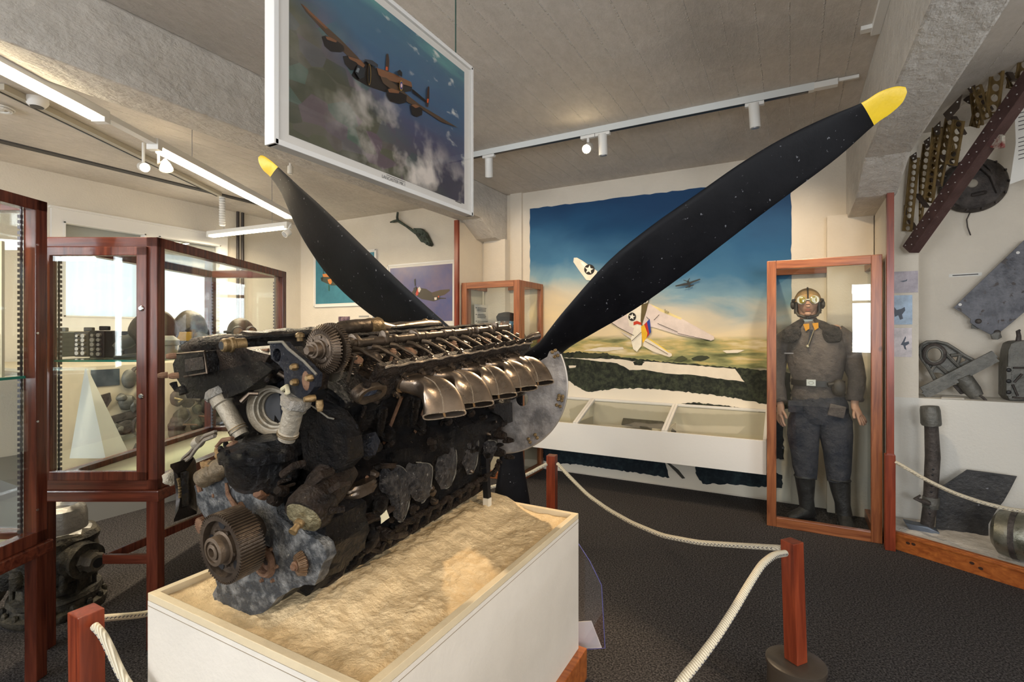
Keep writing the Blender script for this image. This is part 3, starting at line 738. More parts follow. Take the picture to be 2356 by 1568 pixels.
NIGHT = mat('paint_hedge', lin((18, 28, 36)), .9, col2=lin((44, 62, 66)), vscale=20, lo=.45, hi=.8)
SNOW = mat('paint_snow', lin((226, 217, 200)), .8, var=.05, vscale=10)
paint('painted_forest', [(1290, 812), (1330, 808), (1380, 814), (1440, 822), (1530, 832), (1640, 840), (1819, 858), (1819, 942), (1761, 929), (1680, 913), (1588, 902), (1492, 893), (1420, 893), (1354, 901), (1330, 890), (1300, 870)], (0, 0, 0), 1, .007, .02, raw=True, bumpy=FOREST)
paint('painted_field', [(305, 1325), (700, 1335), (800, 1352), (890, 1352), (1540, 1405), (1610, 1500), (1250, 1450), (1060, 1440), (880, 1410), (780, 1415), (690, 1365), (480, 1340)], (0, 0, 0), 2, .004, .03, bumpy=SNOW)
paint('painted_tree', [(805, 1355), (850, 1345), (890, 1355), (870, 1380), (815, 1378)], (0, 0, 0), 3, .004, .02, bumpy=FOREST)
paint('painted_field', [(340, 1382), (395, 1382), (390, 1395), (345, 1400)], (0, 0, 0), 2, .002, .03, bumpy=SNOW)
paint('painted_field', [(445, 1275), (560, 1250), (730, 1248), (740, 1262), (600, 1280)], (0, 0, 0), 2, .002, .03, bumpy=SNOW)
paint('painted_field', [(1450, 1275), (1530, 1268), (1610, 1270), (1560, 1290), (1480, 1292)], (0, 0, 0), 2, .002, .03, bumpy=SNOW)
paint('painted_bush', [(1225, 1330), (1270, 1312), (1340, 1312), (1360, 1325), (1290, 1350), (1240, 1345)], (52, 58, 40), 5, .004, .02)
paint('painted_bush', [(380, 1300), (520, 1292), (620, 1290), (640, 1310), (480, 1330), (390, 1322)], (56, 60, 42), 5, .005, .02)
paint('painted_bush', [(1130, 1320), (1160, 1310), (1200, 1335), (1150, 1355), (1090, 1350)], (70, 74, 48), 5, .005, .02)
paint('painted_hedge', [(1567, 927), (1600, 925), (1660, 931), (1707, 938), (1700, 942), (1600, 934)], (0, 0, 0), 7, .006, .015, raw=True, bumpy=FOREST)
paint('painted_hedge', [(1249, 1020), (1528, 1050), (1534, 1075), (1541, 1098), (1470, 1088), (1403, 1078), (1330, 1068), (1286, 1065), (1251, 1058)], (0, 0, 0), 8, .007, .02, raw=True, bumpy=NIGHT)
paint('painted_hedge', [(1596, 1055), (1761, 1080), (1800, 1092), (1799, 1122), (1740, 1118), (1680, 1113), (1617, 1112), (1603, 1092)], (0, 0, 0), 9, .007, .02, raw=True, bumpy=NIGHT)
paint('painted_hedge', [(1745, 945), (1801, 948), (1804, 1055), (1765, 1055)], (0, 0, 0), 9, .006, .02, raw=True, bumpy=NIGHT)
paint('painted_branch', [(1530, 1060), (1540, 1063), (1562, 1080), (1577, 1099), (1570, 1100), (1554, 1083)], (64, 62, 54), 3, .001, .03, raw=True)
# the diving fighter
CREAM, PINKW, INK = (232, 226, 208), (216, 203, 196), (38, 36, 34)
ac = paint('painted_aircraft', [(380, 605), (402, 604), (440, 625), (550, 702), (520, 770), (470, 766), (420, 700), (376, 635)], CREAM)
def sub(pts, col, **k): return paint('paint_patch', pts, col, parent=ac, **k)
def circ(cx, cy, r, rx=None, n=18): return [(cx+(rx or r)*math.cos(i*2*PI/n), cy+r*math.sin(i*2*PI/n)) for i in range(n)]
def star(cx, cy, r): return [(cx+(r if i % 2 == 0 else r*.42)*math.cos(-PI/2+i*PI/5+.15), cy+(r if i % 2 == 0 else r*.42)*math.sin(-PI/2+i*PI/5+.15)) for i in range(10)]
sub([(428, 640), (440, 635), (470, 660), (460, 675)], (245, 243, 232))
sub(circ(492, 690, 38), INK); sub(star(490, 690, 33), (240, 238, 226))
sub([(920, 935), (1000, 975), (1160, 1045), (1390, 1172), (1392, 1192), (1370, 1202), (1130, 1160), (955, 1105), (880, 1100), (860, 1040)], PINKW)
sub([(925, 935), (1160, 1040), (1150, 1052), (1000, 990)], (226, 210, 150))
sub([(760, 1000), (690, 1030), (635, 1062), (700, 1105), (815, 1165), (830, 1080)], PINKW)
sub([(715, 1137), (745, 1148), (805, 1180), (800, 1195), (760, 1170)], (205, 196, 186))
sub([(868, 930), (925, 895), (905, 985), (870, 1095), (845, 1060)], (96, 84, 50))
sub([(800, 960), (870, 925), (862, 1060), (872, 1130), (868, 1240), (835, 1282), (808, 1262), (792, 1190), (815, 1110), (782, 1100), (762, 1005)], CREAM)
sub([(890, 1185), (930, 1190), (1085, 1295), (1088, 1310), (1070, 1320), (950, 1280), (880, 1240)], (224, 214, 196))
sub([(900, 1180), (935, 1190), (1080, 1290), (1060, 1285)], (232, 204, 90))
sub([(865, 1102), (888, 1085), (912, 1150), (906, 1180), (878, 1222), (872, 1180)], (228, 178, 40))
sub([(888, 1085), (908, 1066), (932, 1110), (926, 1155), (906, 1182), (912, 1148)], (184, 44, 36))
sub([(908, 1066), (928, 1046), (938, 1140), (926, 1156)], (38, 66, 150))
sub([(812, 1068), (836, 1060), (868, 1072), (866, 1090), (838, 1082), (812, 1092)], (196, 60, 34))
sub([(790, 975), (805, 968), (812, 985), (795, 1000)], (245, 240, 228))
sub(circ(802, 1030, 30, 28), INK); sub(star(801, 1030, 24), (240, 238, 226))
sub([(890, 900), (925, 892), (912, 930), (884, 938)], (210, 205, 190)); sub([(893, 905), (912, 900), (904, 930), (888, 928)], (70, 68, 62))
for a_, b_ in (((985, 1078), (1130, 1140)), ((1130, 1150), (1360, 1200)), ((640, 1062), (700, 1105)), ((700, 1105), (815, 1165)), ((905, 1030), (925, 1050)), ((960, 1055), (998, 1015)), ((800, 1205), (870, 1140)), ((895, 1205), (960, 1240)), ((960, 1240), (1060, 1300)), ((1040, 975), (1042, 1005)), ((1052, 985), (1055, 1008)), ((1064, 992), (1066, 1008))):
    dx, dy = b_[0]-a_[0], b_[1]-a_[1]; l_ = math.hypot(dx, dy); nx, ny = -dy/l_*1.6, dx/l_*1.6
    sub([(a_[0]+nx, a_[1]+ny), (b_[0]+nx, b_[1]+ny), (b_[0]-nx, b_[1]-ny), (a_[0]-nx, a_[1]-ny)], INK)
ac2 = paint('painted_aircraft', [(1115, 806), (1175, 790), (1200, 786), (1290, 757), (1296, 764), (1225, 792), (1216, 802), (1116, 814)], (50, 54, 56))
for pts in ([(1196, 775), (1212, 772), (1224, 815), (1216, 822)], [(1186, 818), (1246, 798), (1246, 806), (1190, 825)], [(1172, 765), (1205, 775), (1204, 780), (1174, 770)], [(1200, 775), (1217, 752), (1219, 757), (1204, 780)]):
    paint('paint_patch', pts, (44, 48, 50), parent=ac2)

# ================================================================ WHITE WALL SHOWCASE under the mural
t = thing('slanted_showcase', 'long white wall-mounted showcase with three slanted glass lids below the mural', 'display case', (-1.2, 4.6, .34))
XA, XB = -2.24, -.165; YF = 4.33; zf1 = .597; zf0 = .338; zk = .765
MB().box((XA, YF, zf0), (XB, YF+.025, zf1)).build('front_board', M_WHITE, t, smooth=False, bevel=.002)
MB().box((XA, YF+.025, zf0+.02), (XB, 4.826, zf0+.045)).build('bottom_board', mat('showcase_lining', (.60, .54, .42), .8), t, smooth=False)
MB().box((XA, 4.80, zf0+.045), (XB, 4.822, zk-.02)).build('back_board', MATS['showcase_lining'], t, smooth=False)
for x_ in (XA, XB-.02): MB().prism([V((x_, YF+.02, zf0)), V((x_, 4.825, zf0)), V((x_, 4.825, zk)), V((x_, YF+.02, zf1))], (.02, 0, 0)).build('side_board', M_WHITE, t, smooth=False)
def lidp(x_, k, up=0): return V((x_, YF+.01+(4.82-YF-.01)*k, zf1+(zk-zf1)*k+up))
xs = [XA, py(1378, 940, 4.6).x, py(1575, 960, 4.6).x, XB]
xs[0] = XA; xs[1] = -1.725; xs[2] = -.93
for i in range(3):
    a_, b_ = xs[i]+.012, xs[i+1]-.012
    MB().prism([lidp(a_, .03), lidp(b_, .03), lidp(b_, .97), lidp(a_, .97)], (0, -.001, .004)).build('glass_lid', GLASS, t, smooth=False)
    for (p, q) in ((lidp(a_, 0), lidp(a_, 1)), (lidp(b_, 0), lidp(b_, 1)), (lidp(a_, .985), lidp(b_, .985))):
        MB().bar(p, q, .022, .022).build('lid_rail', M_WHITE, t, smooth=False)
    if i: MB().box((xs[i]-.004, YF+.03, zf0+.045), (xs[i]+.004, 4.8, zf1)).build('divider', MATS['showcase_lining'], t, smooth=False)
# instrument panel and cream dial in the middle bay, brown plank in the right bay
pzv = lambda u, v: pz(u, v, .60) if False else None
A = [pz(1438, 968, .55), pz(1508, 975, .55), pz(1532, 985, .55), pz(1556, 1000, .53), pz(1430, 985, .53)]
o_ = thing('instrument_panel', 'dark instrument panel lying in the middle bay of the white showcase', 'instrument panel', (A[0]+A[2])/2)
MB().prism([V((p.x, p.y, .50+.06*(p.y-4.35)/.3)) for p in A], (0, 0, .015)).build('plate', mat('panel_dark', (.05, .045, .035), .6, col2=(.12, .105, .08), vscale=25), o_, smooth=False)
for (u_, v_) in ((1452, 975), (1474, 977), (1496, 981)):
    p = pz(u_, v_, .555); MB().tube([p+V((math.cos(i*PI/8)*.03, math.sin(i*PI/8)*.03, -.01)) for i in range(17)], .005, 6).build('dial_ring', mat('panel_ring', (.12, .11, .09), .5), o_)
p = pz(1512, 985, .565); single('cream_disc', MB().cyl(p-UP*.015, p, .045, n=28), mat('cream_disc', (.66, .60, .46), .5), 'round cream disc lying on the dark instrument panel', 'disc', p)
for q_, s_ in ((V((-1.55, 4.45, .38)), .12), (V((-1.3, 4.45, .38)), .12)): pass
a_ = pz(1601, 993, .50); b_ = pz(1745, 1005, .50)
single('brown_plank', MB().box((a_.x, 4.50, .383), (b_.x, 4.62, .50)), mat('plank_brown', (.16, .095, .05), .6, var=.2, vscale=12), 'brown wooden plank-like box lying in the right bay of the white showcase', 'plank', (a_.x+.2, 4.55, .383), smooth=False, bevel=.003)
MB().box((-1.55, 4.42, .383), (-1.15, 4.70, .50)).build('riser', MATS['showcase_lining'], t, smooth=False)

# ================================================================ PINE CASES at the back wall
def pine_case(name, label, xa, xb, ya, yb, h, back=False, knots=True):
    t = thing(name, label, 'display case', ((xa+xb)/2, (ya+yb)/2, 0))
    w_ = .062
    def bx(nm, a, b, m): MB().box(a, b).build(nm, m, t, smooth=False, bevel=.004)
    for x_ in (xa, xb-w_): bx('stile', (x_, ya, 0), (x_+w_, ya+.045, h), W_PINE)
    bx('rail', (xa+w_, ya, h-.062), (xb-w_, ya+.045, h), W_PINEX); bx('rail', (xa+w_, ya, 0), (xb-w_, ya+.045, .07), W_PINEX)
    for x_ in (xa, xb-.045):
        bx('side_stile', (x_, ya+.047, 0), (x_+.045, ya+.11, h), W_PINE); bx('side_stile', (x_, yb-.05, 0), (x_+.045, yb, h), W_PINE)
        bx('side_rail', (x_, ya+.11, h-.06), (x_+.045, yb-.05, h), W_PINE); bx('side_rail', (x_, ya+.11, 0), (x_+.045, yb-.05, .07), W_PINE)
        MB().box((x_+.018, ya+.1, .06), (x_+.023, yb-.05, h-.05)).build('glass_pane', GLASS, t, smooth=False)
    bx('back_rail', (xa+.045, yb-.04, h-.05), (xb-.045, yb, h-.002), W_PINEX)
    MB().box((xa+.05, ya+.018, .06), (xb-.05, ya+.023, h-.05)).build('glass_pane', GLASS, t, smooth=False)
    MB().box((xa+.04, ya+.04, h-.018), (xb-.04, yb-.04, h-.012)).build('glass_pane', GLASS, t, smooth=False)
    return t
pilot_case = pine_case('display_case', 'tall stained pine glass case holding the uniformed airman mannequin', -.157, .540, 4.20, 4.815, 1.952)
bust_case = pine_case('display_case', 'pine framed glass case behind the engine holding a blue uniform figure', -2.925, -2.262, 4.262, 4.795, 1.928)
MB().box((-2.92, 4.27, .0), (-2.27, 4.79, .045)).build('plinth', W_PINEX, bust_case, smooth=False)
MB().box((-2.88, 4.31, .045), (-2.31, 4.75, .30)).build('inner_plinth', mat('plinth_cream', (.5, .42, .3), .8), bust_case, smooth=False)
# notice on the side panel inside the bust case
t = thing('printed_notice', 'white notice with small print and pictures inside the blue uniform case', 'notice', (-2.90, 4.5, 1.4))
def side(u, v, x_=-2.868): return px(u, v, x_)
P = [side(1072, 675), side(1116, 682), side(1116, 760), side(1072, 760)]
P = [V((-2.868, 4.42, 1.72)), V((-2.868, 4.735, 1.72)), V((-2.868, 4.735, 1.30)), V((-2.868, 4.42, 1.30))]
MB().prism(P, (-.003, 0, 0)).build('sheet', mat('paper', (.74, .72, .66), .7), t, smooth=False)
mk = MB(); rnd = random.Random(5)
for k, z_ in enumerate((1.685, 1.67, 1.655, 1.615, 1.60, 1.585, 1.545, 1.53, 1.515)):
    mk.box((-2.8675, 4.47, z_-.004), (-2.867, 4.68-rnd.random()*.05, z_+.003))
    if k % 3 == 0: mk.box((-2.8675, 4.44, z_-.006), (-2.867, 4.456, z_+.005))
mk.build('print', mat('ink', (.03, .03, .03), .8), t, smooth=False)
for (a_, b_) in ((4.44, 4.51), (4.53, 4.58), (4.60, 4.67)):
    MB().box((-2.8675, a_, 1.33), (-2.867, b_, 1.48)).build('picture', M_PHOTO if a_ > 4.5 else mat('sky_photo', (.25, .33, .38), .6, var=.3, vscale=20), t, smooth=False)

# ================================================================ FRAMED PRINTS
def layer_patch(parent, P, n, k, col=None, mt=None, name='paint_patch'):
    n = V(n)
    return MB().prism([p+n*(.0006*k) for p in P], n*.0004).build(name, mt or mat('print_%d_%d_%d' % col, lin(col), .35), parent, smooth=False)
# -- big hanging print (plane x = XP, facing +x)
XP = -1.24
def pp(u, v): return px(u, v, XP)
def on(u, v, k=0):
    p = pp(u, v); return V((XP, p.y, p.z))
yl_, yr_ = pp(630, 300).y, pp(1086, 300).y; zb_ = pp(1086, 495).z; ztp = pp(1086, 157).z
t = thing('hanging_print', 'large white framed print of a dark bomber over fields, hung above the engine', 'picture', (XP, (yl_+yr_)/2, zb_))
big = t
MB().box((XP-.032, yl_, zb_), (XP-.006, yr_, ztp)).build('backing', mat('mount_white', (.72, .68, .62), .5), t, smooth=False)
fr = [((XP-.034, yl_-.004, zb_-.004), (XP+.006, yl_+.012, ztp)), ((XP-.034, yr_-.012, zb_-.004), (XP+.006, yr_+.004, ztp)), ((XP-.034, yl_, ztp-.012), (XP+.006, yr_, ztp+.004)), ((XP-.034, yl_, zb_-.004), (XP+.006, yr_, zb_+.012))]
for a_, b_ in fr: MB().box(a_, b_).build('frame_bar', mat('frame_aluminium', (.76, .74, .70), .35, .0), t, smooth=False, bevel=.002)
def print_mat():
    m = bpy.data.materials.new('bomber_print'); m.use_nodes = True; nt = m.node_tree; N = nt.nodes; L = nt.links; b = N['Principled BSDF']
    b.inputs['Roughness'].default_value = .22
    tc = N.new('ShaderNodeTexCoord'); sep = N.new('ShaderNodeSeparateXYZ'); L.new(tc.outputs['Object'], sep.inputs[0])
    def nz(scale, det, st=None, dist=0):
        n = N.new('ShaderNodeTexNoise'); n.inputs['Scale'].default_value = scale; n.inputs['Detail'].default_value = det; n.inputs['Distortion'].default_value = dist
        if st:
            mp = N.new('ShaderNodeMapping'); mp.inputs['Scale'].default_value = st; L.new(tc.outputs['Object'], mp.inputs[0]); L.new(mp.outputs[0], n.inputs['Vector'])
        else: L.new(tc.outputs['Object'], n.inputs['Vector'])
        return n.outputs[0]
    def M(op, a, c=0.0):
        k = N.new('ShaderNodeMath'); k.operation = op
        for i, x in enumerate((a, c)):
            if isinstance(x, (int, float)): k.inputs[i].default_value = x
            else: L.new(x, k.inputs[i])
        return k.outputs[0]
    def ramp(v, stops):
        r = N.new('ShaderNodeValToRGB'); L.new(v, r.inputs[0]); e = r.color_ramp.elements
        e[0].position = stops[0][0]; e[0].color = (*lin(stops[0][1]), 1); e[1].position = stops[-1][0]; e[1].color = (*lin(stops[-1][1]), 1)
        for p_, c_ in stops[1:-1]: k = e.new(p_); k.color = (*lin(c_), 1)
        return r.outputs[0]
    def mix(f, a, c):
        x = N.new('ShaderNodeMix'); x.data_type = 'RGBA'
        L.new(f, x.inputs[0])
        for s_, q in ((6, a), (7, c)):
            if isinstance(q, tuple): x.inputs[s_].default_value = (*lin(q), 1)
            else: L.new(q, x.inputs[s_])
        return x.outputs[2]
    # object coordinates: y along the print (0 .. 1.0 from its centre), z up from its foot
    fy = M('ADD', sep.outputs[1], .5); fz = M('DIVIDE', sep.outputs[2], .68)
    fy = M('ADD', fy, M('MULTIPLY', M('SUBTRACT', nz(3, 4), .5), .3))
    sea = ramp(M('ADD', fz, M('MULTIPLY', M('SUBTRACT', nz(5, 5, (1, .4, 2)), .5), .4)), [(0, (60, 58, 62)), (.3, (76, 76, 100)), (.6, (62, 94, 124)), (.86, (66, 106, 126)), (1, (110, 176, 158))])
    vo = N.new('ShaderNodeTexVoronoi'); vo.inputs['Scale'].default_value = 13; mp = N.new('ShaderNodeMapping'); mp.inputs['Scale'].default_value = (1, 1, 1.6); L.new(tc.outputs['Object'], mp.inputs[0]); L.new(mp.outputs[0], vo.inputs['Vector'])
    sp = N.new('ShaderNodeSeparateColor'); L.new(vo.outputs['Color'], sp.inputs[0])
    land = ramp(sp.outputs[0], [(0, (70, 72, 60)), (.35, (88, 88, 70)), (.7, (98, 82, 90)), (1, (76, 96, 82))])
    lm = N.new('ShaderNodeMapRange'); L.new(M('SUBTRACT', M('SUBTRACT', .88, M('MULTIPLY', fy, 1.05)), fz), lm.inputs[0]); lm.inputs['From Min'].default_value = -.08; lm.inputs['From Max'].default_value = .22
    c = mix(lm.outputs[0], sea, land)
    # cloud bank low in the middle and small puffs up right
    cl = N.new('ShaderNodeMapRange'); L.new(nz(8, 9, None, .15), cl.inputs[0]); cl.inputs['From Min'].default_value = .46; cl.inputs['From Max'].default_value = .66
    d_ = M('ABSOLUTE', M('SUBTRACT', M('ADD', fz, M('MULTIPLY', M('SUBTRACT', fy, .45), .5)), .24)); msk = N.new('ShaderNodeMapRange'); L.new(d_, msk.inputs[0]); msk.inputs['From Min'].default_value = .32; msk.inputs['From Max'].default_value = .1
    m3 = N.new('ShaderNodeMapRange'); L.new(fy, m3.inputs[0]); m3.inputs['From Min'].default_value = .18; m3.inputs['From Max'].default_value = .42; m3.inputs['To Min'].default_value = .12
    c = mix(M('MULTIPLY', M('MULTIPLY', cl.outputs[0], msk.outputs[0]), M('MULTIPLY', m3.outputs[0], .9)), c, (226, 214, 202))
    c2 = N.new('ShaderNodeMapRange'); L.new(nz(13, 5, (1, .8, 1.6)), c2.inputs[0]); c2.inputs['From Min'].default_value = .62; c2.inputs['From Max'].default_value = .72
    m2 = N.new('ShaderNodeMapRange'); L.new(M('ADD', fz, fy), m2.inputs[0]); m2.inputs['From Min'].default_value = 1.1; m2.inputs['From Max'].default_value = 1.35
    c = mix(M('MULTIPLY', M('MULTIPLY', c2.outputs[0], m2.outputs[0]), .9), c, (222, 220, 210))
    L.new(c, b.inputs['Base Color']); return m
pl_, pr_ = pp(668, 300).y, pp(1070, 300).y; pb_ = pp(1069, 468).z; pt_ = pp(1070, 165).z
MB().box((XP-.006, pl_, pb_), (XP-.004, pr_, pt_)).build('print_sheet', print_mat(), t, smooth=False)
def G(x, y): return (600+x/3.136, y/3.136)                       # reading scale of the print close-up
def bomber(pts, col, k, raw=False):
    P = [on(*(p if raw else G(*p))) for p in pts]
    return layer_patch(BOM, [p-V((.004, 0, 0)) for p in P], (1, 0, 0), k, col)
BOM = t
BROWN, DARK, RUSTY = (80, 60, 44), (28, 24, 24), (124, 82, 54)
BOM = MB().prism([on(*G(*p))-V((.0036, 0, 0)) for p in ((660, 540), (700, 470), (770, 440), (830, 490), (905, 515), (960, 530), (1080, 590), (1098, 620), (1090, 655), (1040, 665), (900, 662), (780, 622), (690, 570))], (.0004, 0, 0)).build('painted_bomber', mat('print_28_24_24', lin(DARK), .35), big, smooth=False)
bomber([(293, 22), (320, 38), (480, 190), (590, 290), (715, 420), (700, 440), (650, 420), (560, 330), (440, 200), (330, 80)], BROWN, 1)
bomber([(300, 26), (330, 50), (490, 200), (470, 205), (350, 90)], RUSTY, 2)
bomber([(442, 262), (470, 255), (550, 290), (600, 330), (608, 362), (580, 376), (510, 370), (465, 330)], DARK, 3); bomber([(470, 262), (500, 266), (552, 294), (545, 306), (480, 284)], RUSTY, 4)
bomber([(594, 405), (630, 400), (720, 430), (760, 470), (700, 500), (650, 505), (610, 460)], DARK, 5); bomber([(630, 405), (720, 432), (752, 470), (730, 500), (690, 450), (640, 425)], RUSTY, 6)
bomber([(835, 488), (905, 512), (960, 532), (1085, 592), (1092, 628), (1000, 600), (900, 575), (850, 540)], RUSTY, 7)
bomber([(905, 390), (918, 388), (926, 430), (922, 515), (898, 508)], (58, 40, 32), 8); bomber([(900, 480), (914, 484), (914, 510), (898, 506)], (196, 84, 40), 9)
bomber([(860, 555), (900, 560), (980, 620), (1060, 690), (1150, 760), (1300, 850), (1420, 922), (1300, 880), (1180, 800), (1060, 740), (970, 670), (880, 600)], BROWN, 10)
bomber([(904, 650), (940, 640), (1000, 665), (1050, 690), (1044, 740), (1000, 750), (930, 730), (905, 690)], DARK, 11); bomber([(912, 645), (940, 638), (995, 660), (990, 675), (920, 668)], RUSTY, 12)
bomber([(1072, 760), (1110, 752), (1160, 785), (1158, 830), (1120, 845), (1085, 825)], DARK, 13); bomber([(1078, 760), (1108, 752), (1140, 772), (1110, 782)], RUSTY, 14)
bomber([(1080, 642), (1095, 650), (1195, 735), (1192, 745), (1085, 665)], DARK, 15); bomber([(1200, 622), (1208, 630), (1207, 720), (1198, 776), (1188, 770), (1192, 660)], (58, 40, 32), 16); bomber([(1191, 715), (1203, 715), (1199, 745), (1189, 742)], (196, 84, 40), 17)
bomber(circ(772, 540, 78, 12), (150, 120, 60), 18); bomber(circ(770, 540, 72, 10), DARK, 19)
bomber([(665, 520), (690, 470), (740, 500), (735, 560), (700, 575)], (44, 46, 48), 20); bomber([(672, 520), (686, 492), (700, 500), (690, 530)], (110, 116, 118), 21)
bomber([(730, 430), (790, 440), (830, 470), (830, 490), (760, 462)], (60, 60, 62), 22)
bomber(circ(998, 622, 36, 13), (176, 140, 50), 23); bomber(circ(998, 622, 30, 11), (60, 60, 110), 24); bomber(circ(998, 622, 15, 6), (220, 180, 170), 25)
bomber([(965, 520), (985, 508), (1003, 530), (1000, 560), (975, 545)], (36, 34, 34), 26)
# caption on the mount (drawn left to right along +y)
o_ = on(881, 406); text_mesh('caption', 'LANCASTER MK I', o_+V((-.0052, 0, -.002)), (0, 1, 0), (0, 0, 1), .0158, mat('ink', (.03, .03, .03), .8), big)
o_ = on(1053, 462); text_mesh('signature', 'A signed print', o_, (0, 1, 0), (0, 0, 1), .001, MATS['ink'], big) if False else None
mk = MB(); a_ = on(690, 314); mk.box((XP-.0055, a_.y, a_.z), (XP-.0052, a_.y+.05, a_.z+.002)); a_ = on(892, 402); mk.box((XP-.0055, a_.y, a_.z), (XP-.0052, a_.y+.10, a_.z+.002)); a_ = on(1050, 463); mk.box((XP-.0055, a_.y, a_.z), (XP-.0052, a_.y+.045, a_.z+.004))
mk.build('small_print', mat('pencil', (.12, .11, .10), .7), big, smooth=False)
MB().box((XP+.003, yl_+.01, zb_+.01), (XP+.005, yr_-.01, ztp-.01)).build('glass_pane', CLEAR, big, smooth=False)
for (y_, lb) in ((pp(1055, 120).y, 0), (yl_+.12, 1)):
    MB().cyl((XP-.015, y_, ztp), (XP-.015, y_, HC-.002), .0028, n=6).build('hanging_cord', mat('green_cord', (.02, .06, .045), .7), big)
# -- two prints on the far left wall section (plane y = back)
def framed_back(name, label, u0, v0, u1, v1, m_, marg=.045, lay=None):
    a_ = py(u0, v0, y1); b_ = py(u1, v1, y1); top = py(u1, v0, y1)
    xa, xb = a_.x, b_.x
    z0_ = b_.z; z1_ = a_.z
    t = thing(name, label, 'picture', ((xa+xb)/2, y1, z0_))
    MB().box((xa, y1-.022, z0_), (xb, y1-.002, z1_)).build('mount', mat('mount_white', (.66, .63, .58), .5), t, smooth=False)
    for p, q in (((xa-.004, z0_-.004), (xa+.012, z1_+.004)), ((xb-.012, z0_-.004), (xb+.004, z1_+.004)), ((xa, z1_-.012), (xb, z1_+.004)), ((xa, z0_-.004), (xb, z0_+.012))):
        MB().box((p[0], y1-.030, p[1]), (q[0], y1-.001, q[1])).build('frame_bar', MATS['frame_aluminium'], t, smooth=False)
    MB().box((xa+marg, y1-.0235, z0_+marg*1.3), (xb-marg, y1-.0222, z1_-marg)).build('print_sheet', m_, t, smooth=False)
    return t
def backpatch(t, pts, col, k, Z=lambda x, y: (680+x/3.993, 480+y/3.993)):
    P = [py(*Z(*p), y1-.0236) for p in pts]
    return layer_patch(t, P, (0, -1, 0), k, col)
m1 = mat('print_teal', lin((44, 104, 122)), .3, col2=lin((70, 142, 160)), vscale=1.6)
t = framed_back('framed_print', 'framed print of a twin engined fighter on teal, left of the propeller blade', 726, 589, 868, 701, m1, .03)
for k, (pts, c_) in enumerate([([(232, 645), (250, 620), (300, 595), (390, 605), (470, 660), (520, 690), (500, 700), (330, 705), (240, 665)], (66, 74, 66)), ([(248, 600), (280, 596), (345, 612), (350, 628), (255, 625)], (206, 128, 66)), ([(295, 650), (330, 640), (335, 680), (318, 696), (305, 680)], (214, 132, 66)), ([(232, 632), (255, 628), (250, 660), (238, 662)], (40, 42, 42)), ([(275, 560), (290, 556), (330, 600), (300, 600)], (72, 70, 60)), ([(255, 550), (260, 550), (263, 600), (256, 600)], (50, 60, 62)), ([(303, 700), (312, 700), (314, 755), (305, 755)], (50, 90, 70)), ([(370, 660), (385, 655), (392, 690), (378, 692)], (220, 215, 205)), ([(400, 655), (415, 650), (425, 690), (408, 694)], (220, 215, 205)), ([(430, 660), (520, 680), (540, 700), (440, 690)], (30, 34, 34))]): backpatch(t, pts, c_, k+1)
m2 = mat('print_blue', lin((66, 84, 140)), .3, col2=lin((126, 108, 128)), vscale=1.3)
t = framed_back('framed_print', 'framed print of a fighter with a red cowling on blue, right of the propeller blade', 895, 611, 1050, 748, m2, .04)
for k, (pts, c_) in enumerate([([(1060, 780), (1100, 720), (1200, 735), (1300, 800), (1330, 830), (1270, 850), (1160, 830), (1110, 800)], (70, 62, 48)), ([(1250, 770), (1330, 745), (1415, 738), (1418, 752), (1370, 790), (1300, 810), (1260, 800)], (84, 70, 50)), ([(1300, 815), (1380, 818), (1385, 826), (1310, 828)], (60, 54, 46)), ([(1104, 780), (1122, 730), (1136, 735), (1128, 790), (1112, 800)], (188, 62, 44)), ([(1126, 728), (1142, 715), (1155, 740), (1140, 770), (1128, 760)], (214, 206, 190)), ([(1090, 650), (1104, 642), (1106, 700), (1096, 715)], (40, 40, 40)), ([(1085, 730), (1112, 712), (1112, 760), (1092, 770)], (54, 50, 48)), ([(1276, 815), (1300, 812), (1300, 835), (1280, 838)], (226, 214, 200)), ([(1310, 800), (1324, 798), (1322, 815), (1311, 815)], (196, 96, 50)), ([(950, 700), (1060, 760), (1070, 790), (960, 740)], (74, 66, 56))]): backpatch(t, pts, c_, k+1)
a_ = py(779, 728, y1); b_ = py(805, 752, y1)
single('small_photo', MB().box((a_.x, y1-.004, b_.z-.1), (b_.x, y1-.001, a_.z)), mat('purple_photo', (.06, .035, .06), .5, col2=(.30, .20, .22), vscale=18, lo=.45, hi=.62), 'small dark purple photograph on the far wall below the teal print', 'photograph', ((a_.x+b_.x)/2, y1-.002, b_.z), smooth=False)
a_ = py(826, 726, y1); b_ = py(849, 729, y1)
single('caption_strip', MB().box((a_.x, y1-.003, b_.z), (b_.x, y1-.001, a_.z)), mat('pencil', (.12, .11, .10), .7) if False else mat('strip_grey', (.30, .29, .27), .7), 'thin grey caption strip on the far wall beside the purple photograph', 'label', ((a_.x+b_.x)/2, y1-.002, b_.z), smooth=False)
# grey metal blade standing in front of that wall
c = pd(868, 740, 5.2)
mb = MB(); rings = []
for i in range(13):
    k = i/12; z_ = 0+k*1.66; wd = .05+.07*math.sin(min(1, k*1.3)*PI*.55) if k < .8 else .12-.09*((k-.8)/.2)**2
    tw = .5*(1-k); d_ = V((math.cos(tw), math.sin(tw), 0)); n_ = V((-math.sin(tw), math.cos(tw), 0))
    rings.append([V((c.x, c.y, z_))+d_*wd*math.cos(j*PI/8)+n_*.014*math.sin(j*PI/8) for j in range(16)])
mb.loft(rings); mb.lathe([(.11, 0), (.11, 1)], (c.x, c.y, 0), (c.x, c.y, .03), 24)
single('blade_exhibit', mb, mat('grey_blade', (.24, .25, .26), .5, .6, var=.2), 'grey metal propeller blade standing upright behind the left propeller blade', 'aircraft part', (c.x, c.y, 0))
